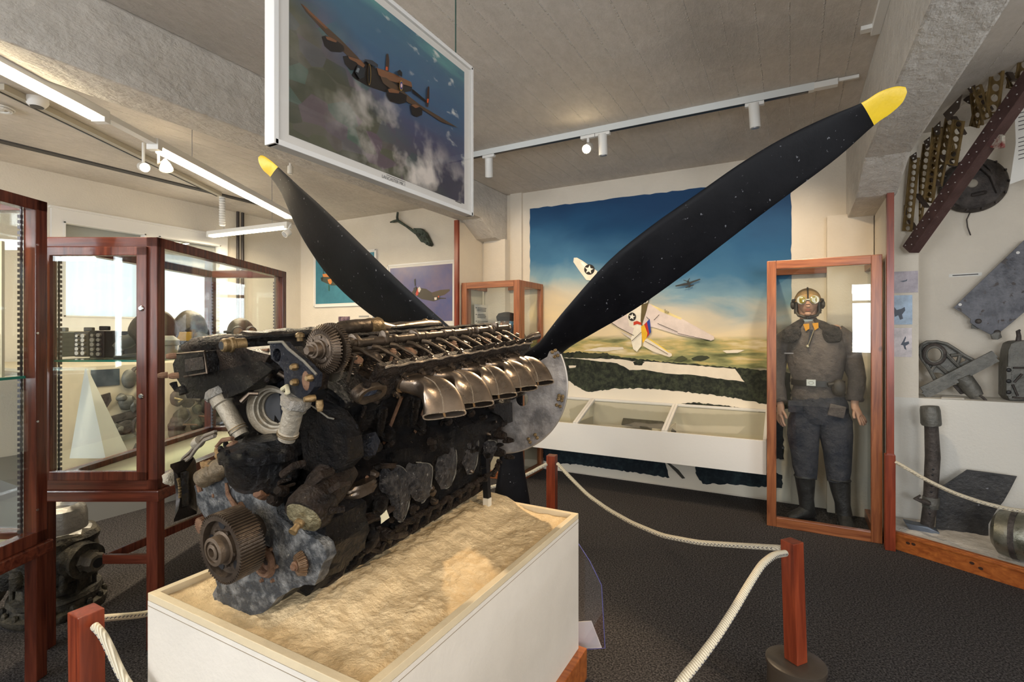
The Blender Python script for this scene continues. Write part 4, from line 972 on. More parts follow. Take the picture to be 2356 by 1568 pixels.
# relic on the far wall: forked tube with a corroded body
YW = y1-.05
t = thing('forked_relic', 'corroded green-black forked gun relic mounted high on the far wall', 'relic', py(940, 525, y1))
RC = mat('corroded', (.035, .035, .028), .75, .3, bump=.6, bscale=40, col2=(.10, .13, .10), vscale=22)
P = [py(u, v, YW) for (u, v) in ((915, 507), (935, 520), (956, 535))]; MB().tube(P, [.018, .016, .02], 10).build('barrel', RC, t, jitter=.003, jscale=40)
P = [py(u, v, YW) for (u, v) in ((915, 488), (914, 500), (915, 507))]; MB().tube(P, [.013, .014, .018], 8).build('fork_arm', RC, t, jitter=.003, jscale=40)
P = [py(u, v, YW) for (u, v) in ((898, 511), (906, 509), (915, 507))]; MB().tube(P, [.008, .016, .018], 8).build('fork_arm', RC, t, jitter=.003, jscale=40)
P = [(951, 524), (966, 525), (977, 534), (982, 545), (989, 560), (986, 566), (975, 558), (968, 556), (960, 545), (952, 534)]
MB().prism([py(u, v, y1-.08) for u, v in P], (0, .07, 0)).build('body', RC, t, smooth=False, jitter=.008, jscale=30, bevel=.006)
for (u_, v_) in ((957, 531), (966, 540), (975, 548), (972, 536), (983, 560)):
    p = py(u_, v_, y1-.08); MB().lathe([(.016, 0), (.018, .5), (.01, 1)], p, p-V((0, .02, 0)), 10).build('boss', RC, t, jitter=.003, jscale=60)
MB().cyl(py(960, 535, YW), V((py(960, 535, YW).x, y1, py(960, 535, YW).z)), .012, n=8).build('bracket', RC, t)

# ================================================================ PEDESTAL
from mathutils.geometry import tessellate_polygon
def plate(outer, holes, f, thick, jitter=0):
    """flat plate with holes: loops of 2-D points, f maps them to 3-D, thick = extrusion vector"""
    loops = [[V((p[0], p[1], 0)) for p in outer]]+[[V((p[0], p[1], 0)) for p in h] for h in holes]
    tris = tessellate_polygon(loops); flat = [p for l in loops for p in l]
    P = [V(f(p.x, p.y)) for p in flat]; n = len(P); th = V(thick)
    m = MB(); m.v = P+[p+th for p in P]
    m.f = [list(t) for t in tris]+[[i+n for i in t][::-1] for t in tris]
    k = 0
    for l in loops:
        c = len(l)
        for i in range(c): m.f.append([k+i, k+(i+1) % c, n+k+(i+1) % c, n+k+i])
        k += c
    return m
PT = .68
pa = pz(340, 1363, PT); pb = pz(1331, 1180, PT)
PX0, PY0, PX1, PY1 = pa.x, pa.y, pb.x, pb.y
M_PED = mat('pedestal_white', (.66, .615, .54), .55, bump=.12, bscale=70, var=.03)
M_RIM = mat('cream_rim', (.60, .50, .33), .6, bump=.1, bscale=60, var=.06, vscale=5)
ped = thing('pedestal', 'white box pedestal with a cream rim and sand carrying the large engine', 'pedestal', ((PX0+PX1)/2, (PY0+PY1)/2, 0))
for (a, b) in (((PX0, PY0, .12), (PX1, PY0+.018, PT-.022)), ((PX0, PY1-.018, .12), (PX1, PY1, PT-.022)), ((PX0, PY0+.018, .12), (PX0+.018, PY1-.018, PT-.022)), ((PX1-.018, PY0+.018, .12), (PX1, PY1-.018, PT-.022))):
    MB().box(a, b).build('side_board', M_PED, ped, smooth=False)
for (a, b) in (((PX0, PY0, PT-.021), (PX1, PY0+.022, PT)), ((PX0, PY1-.022, PT-.021), (PX1, PY1, PT)), ((PX0, PY0+.022, PT-.021), (PX0+.022, PY1-.022, PT)), ((PX1-.022, PY0+.022, PT-.021), (PX1, PY1-.022, PT))):
    MB().box(a, b).build('rim_board', M_RIM, ped, smooth=False, bevel=.0015)
jl = MB()
for (p, q) in (((PX0, PY0-.0006, 0), (PX1, PY0+.001, 0)), ((PX1-.001, PY0, 0), (PX1+.0006, PY1, 0)), ((PX0-.0006, PY0, 0), (PX0+.001, PY1, 0))): jl.box((p[0], p[1], PT-.0365), (q[0], q[1], PT-.0350))
jl.build('joint_line', mat('joint_dark', (.25, .2, .13), .8), ped, smooth=False)
MB().box((PX0-.03, PY0-.03, 0), (PX1+.03, PY1+.02, .125)).build('base_board', W_ORANGE, ped, smooth=False, bevel=.004)
# sand
def engine_foot(x, y):
    """distance outside the engine's footprint"""
    dx = max(abs(x+1.26)-.13, 0); dy = max(.93-y, 0, y-1.93); return math.hypot(dx, dy)
mb = MB(); NX, NY = 110, 160; vs = []
for j in range(NY+1):
    for i in range(NX+1):
        x = PX0+.02+(PX1-PX0-.04)*i/NX; y = PY0+.02+(PY1-PY0-.04)*j/NY
        d = engine_foot(x, y); edge = min(x-PX0, PX1-x, y-PY0, PY1-y)
        h = PT-.020+.050*math.exp(-(d/.10)**2)*min(1, max(0, (y-.85)/.25))
        rg = noise.noise(V((x*9, y*5, 1)))*.010+noise.noise(V((x*26+y*6, y*20, 3)))*.007+abs(noise.noise(V((x*34, y*48+x*20, 5))))*.007+noise.noise(V((x*80, y*80, 8)))*.0018
        h += rg*min(1, edge/.07)
        vs.append(V((x, y, h)))
fs = [(j*(NX+1)+i, j*(NX+1)+i+1, (j+1)*(NX+1)+i+1, (j+1)*(NX+1)+i) for j in range(NY) for i in range(NX)]
mb.add(vs, fs)
M_SAND = mat('sand', (.74, .56, .32), .6, bump=.6, bscale=75, var=.10, vscale=14, spec=.35, speck=(.30, .22, .12), sscale=120, slo=.70)
tag(mb.build('sand_bed', M_SAND, ped, angle=80), kind='stuff')

# ================================================================ ENGINE
EA = math.radians(3.4)
E0 = V((-1.26, .85, .98)); EL_ = V((0, math.cos(EA), math.sin(EA))); EN_ = V((0, -math.sin(EA), math.cos(EA))); ES_ = V((1, 0, 0))
def e(s, l, h): return E0 + ES_*s + EL_*l + EN_*h
def eL(u, v, l):
    r = ray(u, v); t_ = (l+(E0-CAM).dot(EL_))/r.dot(EL_); return CAM+r*t_
def eS(u, v, s):
    r = ray(u, v); return CAM + r*((s+E0.x)/r.x)
def loc(p): q = V(p)-E0; return (q.x, q.dot(EL_), q.dot(EN_))
TAR = mat('black_tar', (.0022, .0022, .003), .20, bump=1.6, bscale=80, col2=(.013, .009, .006), vscale=16, lo=.42, hi=.75, spec=.30, speck=(.10, .085, .06), sscale=120, slo=.70, rvar=.12)
BROWNTAR = mat('brown_tar', (.0045, .0032, .0026), .32, bump=.9, bscale=100, col2=(.030, .019, .012), vscale=18, spec=.26, speck=(.16, .13, .09), sscale=130, slo=.70, rvar=.12)
BLUETAR = mat('blue_black_paint', (.004, .006, .012), .26, bump=.8, bscale=100, spec=.3, col2=(.015, .018, .027), vscale=18, speck=(.30, .30, .28), sscale=90, slo=.70, rvar=.1)
BRONZE = mat('heated_steel', (.21, .165, .125), .30, .95, bump=.12, bscale=18, col2=(.40, .32, .25), vscale=7, rvar=.07)
WELD = mat('weld_bead', (.45, .37, .28), .4, .9, bump=.8, bscale=160)
DSTEEL = mat('oiled_steel', (.10, .08, .062), .33, .85, bump=.15, bscale=50, col2=(.15, .115, .085), vscale=18, rvar=.08)
ROCK = mat('rocker_brown', (.045, .034, .026), .4, .7, bump=.2, bscale=60, col2=(.11, .085, .06), vscale=30)
RUST = mat('rust', (.10, .045, .022), .75, .1, bump=.6, bscale=60, col2=(.22, .12, .065), vscale=24)
BRASS = mat('old_brass', (.13, .085, .035), .42, .6, bump=.3, bscale=50, col2=(.25, .17, .08), vscale=30)
ALU = mat('weathered_aluminium', (.22, .19, .14), .5, .4, bump=.35, bscale=60, col2=(.36, .32, .25), vscale=10, speck=(.20, .12, .07), sscale=20, slo=.70)
CAST = mat('cast_plate', (.045, .049, .053), .5, .3, bump=.8, bscale=90, col2=(.25, .25, .24), vscale=26, speck=(.36, .34, .28), sscale=60, slo=.72, lo=.46, hi=.66)
GEARM = mat('gear_brown', (.07, .052, .038), .42, .75, bump=.2, bscale=60, col2=(.14, .105, .075), vscale=14)
HOLE = mat('bore_dark', (.006, .006, .007), .5)
FRACT = mat('broken_casting', (.008, .008, .010), .32, bump=1.0, bscale=110, col2=(.075, .07, .066), vscale=60, lo=.42, hi=.70, speck=(.30, .29, .27), sscale=90, slo=.66)
PALE = mat('pale_edge', (.13, .12, .095), .6, bump=.5, bscale=90)
eng = thing('aircraft_engine', 'large black oily V12 aircraft engine with bronze exhaust stubs lying on the sand pedestal', 'engine', (-1.26, 1.35, .66))
def part(name, m, mt, parent=None, label=None, **k):
    o = m.build(name, mt, parent or eng, **k)
    if label: o['label'] = label
    return o

# crankcase and sump -------------------------------------------------------
half = [(0, -.315), (.05, -.312), (.095, -.29), (.118, -.255), (.122, -.225), (.150, -.215), (.155, -.19), (.165, -.12), (.19, -.06), (.197, .0), (.19, .05), (.165, .085), (.10, .12), (.0, .13)]
ring2 = half+[(-s, h) for s, h in half[-2:0:-1]]
def dense(r, k=3):
    o = []
    for i in range(len(r)):
        a, b = r[i], r[(i+1) % len(r)]
        for j in range(k): o.append((a[0]+(b[0]-a[0])*j/k, a[1]+(b[1]-a[1])*j/k))
    return o
rd = dense(ring2, 4)
mb = MB(); rings = []
NL = 90
for i in range(NL+1):
    l = .10+.93*i/NL
    tp = 1-.30*min(1, max(0, (l-.80)/.2))
    rings.append([e(s*(tp if h < -.02 else 1), l, h) for s, h in rd])
mb.loft(rings)
part('crankcase', mb, TAR, jitter=.011, jscale=16)
# nose case towards the propeller
rings = []
for l, k, dz in ((1.0, 1, 0), (1.04, 1.02, 0), (1.05, .95, .01), (1.12, .86, .03), (1.18, .72, .07), (1.22, .60, .10), (1.23, .45, .12), (1.27, .40, .125)):
    rings.append([e(s*k*(.7 if h < -.02 else 1), l, (h*(k if h < 0 else k*1.3))+dz) for s, h in rd])
part('nose_case', MB().loft(rings), BROWNTAR, jitter=.010, jscale=18)
# joint flange with nuts along the case, at sump level and at bank foot
for sg in (1, -1):
    rb = MB(); N_ = 60
    pts = [e(sg*(.158+.004*math.sin(i*2.1)), .12+.9*i/N_, -.205+.003*math.sin(i*1.3)) for i in range(N_+1)]
    rb.tube(pts, .011, 8); part('case_flange', rb, BROWNTAR, jitter=.003, jscale=50)
for i in range(13):
    l = .20+i*.066
    p, q = e(.128, l, -.215), e(.070, l-.05, -.305)
    rb = MB(); mid = e(.122, l-.022, -.262)
    rb.tube([p, mid, q], [.011, .012, .009], 8)
    part('sump_rib', rb, BROWNTAR, jitter=.002, jscale=60)
# broken windows in the crankcase side, with pale fractured rims
WIN = [((872, 1078), (925, 1075), (940, 1130), (928, 1190), (908, 1195), (893, 1150), (873, 1120)),
       ((932, 1068), (962, 1063), (990, 1072), (985, 1130), (966, 1156), (945, 1140), (930, 1110)),
       ((1000, 1060), (1020, 1040), (1040, 1022), (1048, 1060), (1036, 1112), (1012, 1122), (1000, 1095)),
       ((1052, 1010), (1066, 990), (1090, 988), (1098, 1030), (1090, 1078), (1070, 1088), (1056, 1050)),
       ((1112, 1018), (1124, 1012), (1140, 1018), (1132, 1048), (1118, 1056), (1108, 1040))]
for k, w_ in enumerate(WIN):
    ss = (.196, .196, .190, .170, .150)[k]
    P = [eS(u, v, ss) for u, v in w_]
    c = sum(P, V())/len(P)
    P2 = []
    for i in range(len(P)):
        a, b, a0, b1 = P[i], P[(i+1) % len(P)], P[i-1], P[(i+2) % len(P)]
        for j in range(4):
            t_ = j/4
            P2.append(.5*((2*a)+(b-a0)*t_+(2*a0-5*a+4*b-b1)*t_*t_+(3*a-a0-3*b+b1)*t_**3))
    mb = MB(); n = len(P2)
    rings = [[p for p in P2], [c+(p-c)*.93+ES_*.002 for p in P2], [c+(p-c)*.78+ES_*.008 for p in P2], [c+(p-c)*.35+ES_*.013 for p in P2], [c+(p-c)*.02+ES_*.012 for p in P2]]
    mb.loft([[q+ES_*.006 for q in r] for r in rings], caps=False)
    w = part('broken_opening', mb, FRACT, jitter=.009, jscale=45, label='jagged broken opening in the crankcase wall')
    rm = MB(); k0 = max(range(n), key=lambda q: P2[q].y-P2[q].z*.2); lp = [P2[(k0+q) % n] for q in range(-n//4, n//4)]
    part('broken_rim', rm.tube([q+ES_*.006 for q in lp], [.0018+.0010*math.sin(i*1.7) for i in range(len(lp))], 6), PALE, parent=w, jitter=.002, jscale=70)

# cylinder banks ----------------------------------------------------------
def bank(sg):
    def B(w_, u_, l): return e(sg*(.5*u_+.866*w_), l, .866*u_-.5*w_)
    return B
LB0, LB1 = .10, 1.045
def section_loft(B, prof, l0, l1, n=60, k=4):
    rp = dense(prof, k)
    return MB().loft([[B(w_, u_, l0+(l1-l0)*i/n) for w_, u_ in rp] for i in range(n+1)])
for sg in (1, -1):
    B = bank(sg)
    blk = section_loft(B, [(-.085, .09), (.092, .09), (.095, .20), (.088, .21), (.088, .33), (.098, .335), (.098, .352), (-.09, .352), (-.09, .335), (-.082, .33)], LB0, LB1)
    part('cylinder_block', blk, TAR, jitter=.007, jscale=20)
    if sg == 1:
        hd = section_loft(B, [(-.095, .354), (.104, .354), (.106, .42), (.110, .428), (.110, .460), (.096, .462), (.094, .404), (-.088, .404), (-.088, .432), (-.10, .432)], LB0+.06, LB1, 80)
        head = part('cylinder_head', hd, BROWNTAR, jitter=.003, jscale=26)
    else:
        hd = section_loft(B, [(-.095, .354), (.104, .354), (.106, .42), (.112, .424), (.112, .432), (-.102, .432), (-.102, .424), (-.095, .42)], LB0-.03, LB1, 60)
        part('cylinder_head', hd, TAR, jitter=.003, jscale=26)
        cv = section_loft(B, [(-.09, .433), (.10, .433), (.092, .452), (.05, .478), (-.05, .478), (-.082, .452)], LB0+.03, LB1-.02, 60)
        part('cam_cover', cv, BROWNTAR, jitter=.005, jscale=22)
B = bank(1)
# lip of the open head: bright sealing rim, scalloped broken cover remains and bolts on the far half
part('gasket_rim', MB().tube([B(.112, .458+.002*math.sin(i*.9), LB0+.08+(LB1-LB0-.08)*i/70) for i in range(71)], .0035, 6), WELD, jitter=.0025, jscale=60)
part('head_joint', MB().tube([B(.101, .355, LB0+.02+(LB1-LB0-.02)*i/70) for i in range(71)], .004, 6), BROWNTAR, jitter=.002, jscale=60)
for i in range(6):
    l = .60+i*.078
    rings = []
    m = MB()
    P = [B(.100, .460, l), B(.100, .460, l+.066), B(.101, .474+.004*(i % 2), l+.060), B(.101, .477, l+.035), B(.101, .473, l+.006)]
    m.prism(P, B(.106, .462, l)-B(.098, .458, l)); part('cover_remnant', m, BROWNTAR, jitter=.003, jscale=50)
for i in range(11):
    l = .22+i*.078
    p = B(.106, .462, l); q = B(.106, .474, l)
    part('rim_bolt', MB().lathe([(.008, 0), (.008, .5), (.005, .55), (.005, 1)], p, q, 8), DSTEEL)
# camshaft
CS, CH = .21, .402
rings = []
prof = []
cams = []
for i in range(101):
    prof.append((.0135, i/100))
c0, c1 = e(CS, .055, CH), e(CS, 1.06, CH)
m = MB(); prof = [(.010, 0), (.0150, .004), (.0150, .05)]
for k in range(7):
    t0 = .02+k*.155
    prof += [(.0128, t0+.045), (.0128, t0+.065), (.0155, t0+.066), (.0155, t0+.094), (.0128, t0+.095)]
prof = sorted([p for p in prof if p[1] < .99], key=lambda p: p[1])+[(.0128, .985), (.0165, .99), (.0165, 1.0)]
m.lathe(prof, c0, c1, 22); camshaft = part('camshaft', m, DSTEEL)
for k in range(6):
    for j, (dl, ang) in enumerate(((.012, .4+k*1.05), (.052, 2.2+k*1.05))):
        l = .135+k*.148+dl
        d = ES_*math.cos(ang)+EN_*math.sin(ang); n_ = ES_*-math.sin(ang)+EN_*math.cos(ang)
        rr = []
        for q in range(24):
            a = q*2*PI/24; r_ = .0165+.0135*max(0, math.cos(a))**4
            rr.append(d*math.cos(a)*r_+n_*math.sin(a)*r_)
        part('cam_lobe', MB().loft([[e(CS, l, CH)+p for p in rr], [e(CS, l+.016, CH)+p for p in rr]]), DSTEEL, parent=camshaft, bevel=.001)
# pedestals, studs, springs, rockers
for k in range(7):
    l = .118+k*.150
    part('cam_pedestal', MB().bar(e(.185, l, .345), e(CS-.006, l, CH-.008), .020, .026, EL_), DSTEEL, jitter=.002, jscale=70)
    p, q = B(.055, .385, l+.012), B(.042, .462, l+.012)
    part('head_stud', MB().lathe([(.0045, 0), (.0045, .82), (.0105, .83), (.0105, .93), (.007, .95), (.007, 1)], p, q, 8), RUST if k % 2 else DSTEEL)
for k in range(12):
    l = .150+k*.0735
    for w_ in (.035, -.045):
        sp = MB(); sp.tube([B(w_, .402, l)+(B(w_, .438, l)-B(w_, .402, l))*(i/40)+(EL_*math.cos(i*.95)+(B(w_+1, 0, 0)-B(w_, 0, 0))*math.sin(i*.95))*.017 for i in range(41)], .0030, 5)
        if w_ > 0: part('valve_spring', sp, DSTEEL)
        part('spring_cap', MB().lathe([(.021, 0), (.021, .4), (.014, .6), (.008, 1)], B(w_, .438, l), B(w_, .450, l), 14), RUST if k % 3 == 0 else DSTEEL)
    # slender rocker arm from the shaft side out over the spring towards the rim
    a_, b_ = B(.000, .448, l+.020), B(.092, .452, l+.045)
    mid = a_.lerp(b_, .45)+EN_*.006
    part('rocker_arm', MB().tube([a_, a_.lerp(mid, .5)+EN_*.004, mid, mid.lerp(b_, .5)+EN_*.002, b_], [.008, .0062, .005, .0042, .005], 8), ROCK, jitter=.0012, jscale=90)
part('rocker_shaft', MB().cyl(B(-.002, .430, .13), B(-.002, .430, 1.03), .0085, n=12), DSTEEL)
# loose oil pipe end at the far end of the head
part('oil_pipe', MB().tube([e(.255, 1.02, .33), e(.28, 1.07, .345), e(.30, 1.10, .36), e(.315, 1.13, .365)], [.012, .012, .016, .016], 12), DSTEEL)
part('front_stud', MB().tube([e(.235, 1.0, .33), e(.212, 1.055, .385)], .006, 8), RUST)

# gears ---------------------------------------------------------------------
def gear(c, ax, r0, r1, th, n, holes=0, dish=0, bevel=False, hub=.3):
    """toothed wheel: c centre of the near face, ax unit axis (pointing away from the viewer), r0 root, r1 tip"""
    c = V(c); ax = V(ax).normalized(); a = ax.orthogonal().normalized(); b = ax.cross(a); m = MB()
    def P(r, t, z): return c + (a*math.cos(t)+b*math.sin(t))*r + ax*z
    outer = []
    for i in range(n):
        t0 = 2*PI*i/n; d = 2*PI/n
        outer += [(r0, t0), (r0, t0+d*.42), (r1, t0+d*.55), (r1, t0+d*.87)]
    k = r0*.0
    ringA = [P(r*(.80 if bevel else 1), t, 0 if not bevel else 0) for r, t in outer]
    ringB = [P(r, t, th) for r, t in outer]
    innA = [P(r0*(.66 if bevel else .86), t, 0 if not bevel else .002) for r, t in outer]
    innD = [P(r0*(.60 if bevel else .82), t, dish) for r, t in outer]
    innH = [P(r0*hub, t, dish) for r, t in outer]
    ctr = [P(r0*.02, t, dish) for r, t in outer]
    back = [P(r0*.3, t, th) for r, t in outer]
    m.loft([ctr, innH, innD, innA, ringA, ringB, back, [P(r0*.02, t, th) for r, t in outer]], caps=False)
    return m
AX = EL_
gc = eL(735, 803, .03)
bg = part('bevel_gear', gear(gc, AX, .056, .062, .016, 44, bevel=True), GEARM, angle=25, label='dark bevel gear with radial teeth on the camshaft end')
part('timing_gear', gear(gc+AX*.030+ES_*.0, AX, .0585, .0630, .012, 60), GEARM, angle=25)
s0, l0, h0 = loc(gc)
part('gear_hub', MB().lathe([(.024, 0), (.024, .25), (.018, .3), (.018, .6), (.020, .62), (.020, .8), (.014, .82), (.014, 1)], gc+AX*.002, gc-AX*.026, 24), GEARM, parent=bg)
part('hub_nut', MB().lathe([(.0105, 0), (.0105, 1)], gc-AX*.026, gc-AX*.038, 6), GEARM, parent=bg, smooth=False)
for i in range(6):
    a = i*PI/3+.3; p = gc+(ES_*math.cos(a)+EN_*math.sin(a))*.031
    part('gear_bolt', MB().cyl(p+AX*.002, p-AX*.003, .0036, n=8), DSTEEL, parent=bg)
for i in range(20):
    a = i*PI/10; p = gc+AX*.012+(ES_*math.cos(a)+EN_*math.sin(a))*.017
part('gear_shaft', MB().lathe([(.018, 0), (.018, .5), (.014, .52), (.014, 1)], gc+AX*.01, e(CS, .14, CH), 18), DSTEEL)
ic = eL(763, 847, .10)
ig = part('idler_gear', gear(ic, AX, .0315, .0355, .010, 34), mat('pale_gear', (.20, .17, .13), .4, .7, var=.15), angle=25, label='pale flat idler gear partly hidden behind the bevel gear')
part('idler_shaft', MB().lathe([(.010, 0), (.013, .2), (.013, .35), (.010, .4), (.010, 1)], ic-AX*.04, ic+AX*.0, 14), BRASS, parent=ig)
part('idler_shaft', MB().lathe([(.010, 0), (.010, .3), (.014, .32), (.014, .5), (.010, .52), (.010, 1)], ic+AX*.01, ic+AX*.10, 14), BRASS, parent=ig)
# big spur wheel at the near end
wc = eL(505, 1263, -.125)
wg = part('spur_wheel', gear(wc, AX, .079, .085, .062, 64, dish=.016, hub=.34), GEARM, angle=25, label='large brown toothed wheel at the near lower end')
part('wheel_hub', MB().lathe([(.040, 0), (.041, .25), (.034, .3), (.034, .9), (.026, .95), (.026, .80), (.019, .78), (.019, .95), (.011, 1), (.011, .7)], wc+AX*.016, wc-AX*.020, 28), mat('hub_brown', (.13, .095, .065), .5, .6, bump=.2, bscale=50, var=.2), parent=wg)
for i in range(5):
    a = i*2*PI/5+.5; p = wc+AX*.0155+(ES_*math.cos(a)+EN_*math.sin(a))*.055
    part('lightening_hole', MB().cyl(p-AX*.0006, p-AX*.001, .0125, n=18), HOLE, parent=wg)
    p = wc+AX*.014+(ES_*math.cos(a+.6)+EN_*math.sin(a+.6))*.043
    part('hub_bolt', MB().cyl(p, p-AX*.006, .005, n=6), GEARM, parent=wg)
part('wheel_shaft', MB().cyl(wc+AX*.05, e(.03, .02, -.06), .034, n=20), GEARM)
sc_ = eL(459, 1210, -.07); part('small_pinion', gear(sc_, AX, .019, .023, .012, 24), RUST, angle=25)
# near-end casting (wheelcase) -------------------------------------------------
OUT = [(447, 1118), (470, 1098), (500, 1096), (530, 1090), (560, 1105), (600, 1125), (625, 1150), (640, 1185), (660, 1200), (690, 1215), (715, 1235), (745, 1255), (752, 1285), (735, 1315), (722, 1345), (700, 1345), (672, 1352), (640, 1372), (618, 1400), (590, 1412), (560, 1424), (545, 1416), (533, 1402), (512, 1395), (495, 1384), (490, 1365), (500, 1345), (492, 1300), (480, 1240), (470, 1190), (452, 1160)]
OUT = rough_poly([V((u, 0, v)) for u, v in OUT], 3.2, 14, 3); OUT = [(p.x, p.z) for p in OUT]
part('wheelcase', plate(OUT, [[(612+23*math.cos(i*PI/10), 1290+34*math.sin(i*PI/10)) for i in range(20)]], lambda u, v: eL(u, v, -.012), EL_*.030), CAST, jitter=.004, jscale=30, angle=50)
IN = [(480, 1110), (560, 1100), (640, 1120), (700, 1150), (745, 1200), (760, 1260), (745, 1330), (690, 1352), (620, 1395), (560, 1405), (510, 1370), (500, 1250)]
m = MB(); P = [eL(u, v, .018) for u, v in IN]; cc = sum(P, V())/len(P)
dn = []
for i in range(len(P)):
    for j in range(4): dn.append(P[i].lerp(P[(i+1) % len(P)], j/4))
m.loft([dn, [cc+(p-cc)*1.0+EL_*.05 for p in dn], [cc+(p-cc)*.97+EL_*.10 for p in dn], [cc+(p-cc)*.9+EL_*.16 for p in dn]])
part('gear_housing', m, TAR, jitter=.013, jscale=22)
c = eL(612, 1290, -.008)
rr = part('bearing_ring', MB().lathe([(.030, 0), (.040, .0), (.043, .5), (.036, 1), (.028, 1), (.026, .2)], c+AX*.006, c-AX*.014, 28), RUST)
part('bearing_core', MB().lathe([(.027, 0), (.022, .4), (.022, .7), (.010, .8), (.010, 1)], c+AX*.02, c-AX*.002, 20), mat('worn_bearing', (.05, .04, .035), .5, .5, bump=.8, bscale=120, var=.4), parent=rr)
for i in range(7):
    a = i*2*PI/7; p = c+(ES_*math.cos(a)+EN_*math.sin(a))*.052
    part('case_stud', MB().lathe([(.006, 0), (.006, .6), (.004, 1)], p+AX*.01, p-AX*.012, 6), RUST)
c = eL(682, 1300, -.030)
gg = part('bevel_pinion', gear(c, (AX+ES_*.35).normalized(), .026, .031, .016, 20, bevel=True), mat('pinion_rust', (.16, .095, .05), .5, .5, bump=.3, bscale=60, var=.3), angle=25)
part('pinion_boss', MB().lathe([(.012, 0), (.012, .5), (.008, .6), (.008, 1)], c, c-AX*.012, 12), RUST, parent=gg)
part('pinion_shaft', MB().cyl(c+AX*.01, c+AX*.09, .022, .026, 18), RUST)
c = eL(712, 1300, .0); part('cavity', MB().lathe([(.026, 0), (.028, .5), (.010, 1)], c-AX*.004, c+AX*.02, 18), HOLE)
# oval rusty bracket and dark eye on the upper casting
P = [eL(u, v, -.018) for u, v in ((520, 1110), (524, 1135), (538, 1158), (550, 1172), (556, 1160), (546, 1135), (536, 1115))]
part('rust_bracket', MB().tube(P[:5], [.004, .006, .006, .009, .010], 8), RUST, jitter=.002, jscale=80)
c = eL(537, 1140, -.010); part('cavity', MB().ell(c, (.014, .006, .028), 14, 8), HOLE)
c = eL(490, 1140, -.014); part('cavity', MB().ell(c, (.005, .003, .006), 10, 6), RUST)
# magneto body with brass end
a_ = eL(700, 1188, -.035); d = (AX*.85+EN_*.45-ES_*.15).normalized(); b_ = a_+d*.16
mg = part('magneto', MB().lathe([(.050, 0), (.056, .1), (.054, .35), (.048, .4), (.052, .55), (.050, 1)], a_, b_, 26), BROWNTAR, jitter=.006, jscale=30)
part('magneto_face', MB().lathe([(.046, 0), (.044, .3), (.030, .6), (.026, 1)], a_, a_-d*.014, 26), mat('gold_green', (.10, .075, .03), .45, .5, bump=.8, bscale=60, col2=(.28, .25, .15), vscale=30), parent=mg, jitter=.003, jscale=60)
part('magneto_shaft', MB().lathe([(.012, 0), (.012, .4), (.008, .45), (.008, .8), (.010, .82), (.010, 1)], a_-d*.01, a_-d*.045, 14), BRASS, parent=mg)
for k, (uv, r_) in enumerate((((640, 1150), .016), ((655, 1130), .014), ((610, 1135), .017))):
    c = eL(*uv, -.01); part('cap_nut', MB().lathe([(r_, 0), (r_, .6), (r_*.7, 1)], c, c-(AX*.8-ES_*.3-EN_*.4).normalized()*.035, 6), RUST if k == 2 else BROWNTAR, smooth=False)
for (a_, b_, r_) in (((618, 1130), (668, 1100), .006), ((626, 1142), (676, 1112), .006), ((650, 1090), (700, 1065), .012), ((600, 1120), (590, 1060), .010), ((760, 1130), (800, 1112), .010), ((735, 1190), (790, 1170), .012), ((720, 1110), (760, 1085), .014)):
    part('pipe', MB().tube([eL(*a_, -.005), eL((a_[0]+b_[0])/2, (a_[1]+b_[1])/2-6, .0), eL(*b_, .03)], r_*.8, 8), BROWNTAR, jitter=.004, jscale=60)
# round drive chamber in the valley with the two pale coolant pipes
dc = e(.035, .02, .055)
ch = MB().lathe([(.070, 0), (.085, .15), (.090, .35), (.092, .62), (.104, .66), (.106, .82), (.096, .9), (.05, 1)], dc-EN_*.02, dc+EN_*.105, 40)
part('drive_chamber', ch, TAR, jitter=.007, jscale=30)
for i in range(12):
    a = i*PI/6; p = dc+EN_*.088+(ES_*math.cos(a)+EL_*math.sin(a))*.097
    part('chamber_nut', MB().lathe([(.007, 0), (.007, .6), (.004, 1)], p, p+EN_*.014, 6), TAR)
def cool_pipe(top, bot, r_, label):
    t_ = V(top); b_ = V(bot)
    o = part('coolant_pipe', MB().lathe([(r_*.9, 0), (r_*.9, .10), (r_*1.08, .11), (r_*1.08, .14), (r_*.95, .15), (r_*1.08, .18), (r_*1.08, .2), (r_, .22), (r_*1.02, .74), (r_*1.25, .76), (r_*1.28, .93), (r_*1.1, .95), (r_*1.1, 1)], b_, t_, 28), ALU, label=label, jitter=.0015, jscale=40)
    d_ = (t_-b_).normalized()
    part('pipe_flange', MB().lathe([(r_*1.5, 0), (r_*1.55, .5), (r_*1.35, 1)], t_-d_*.012, t_+d_*.012, 14), mat('silver_flakes', (.35, .33, .29), .4, .6, bump=1, bscale=80, var=.3), parent=o, jitter=.004, jscale=80)
    for k in (.12, .17): part('hose_clip', MB().lathe([(r_*1.12, 0), (r_*1.12, 1)], b_.lerp(t_, k), b_.lerp(t_, k+.015), 24), BRASS, parent=o)
cool_pipe(eL(502, 905, .02), eL(556, 1003, .03), .0225, 'left pale coolant pipe leaning right')
cool_pipe(eL(682, 920, .0), eL(659, 1010, .0), .0235, 'right pale coolant pipe, nearly upright')
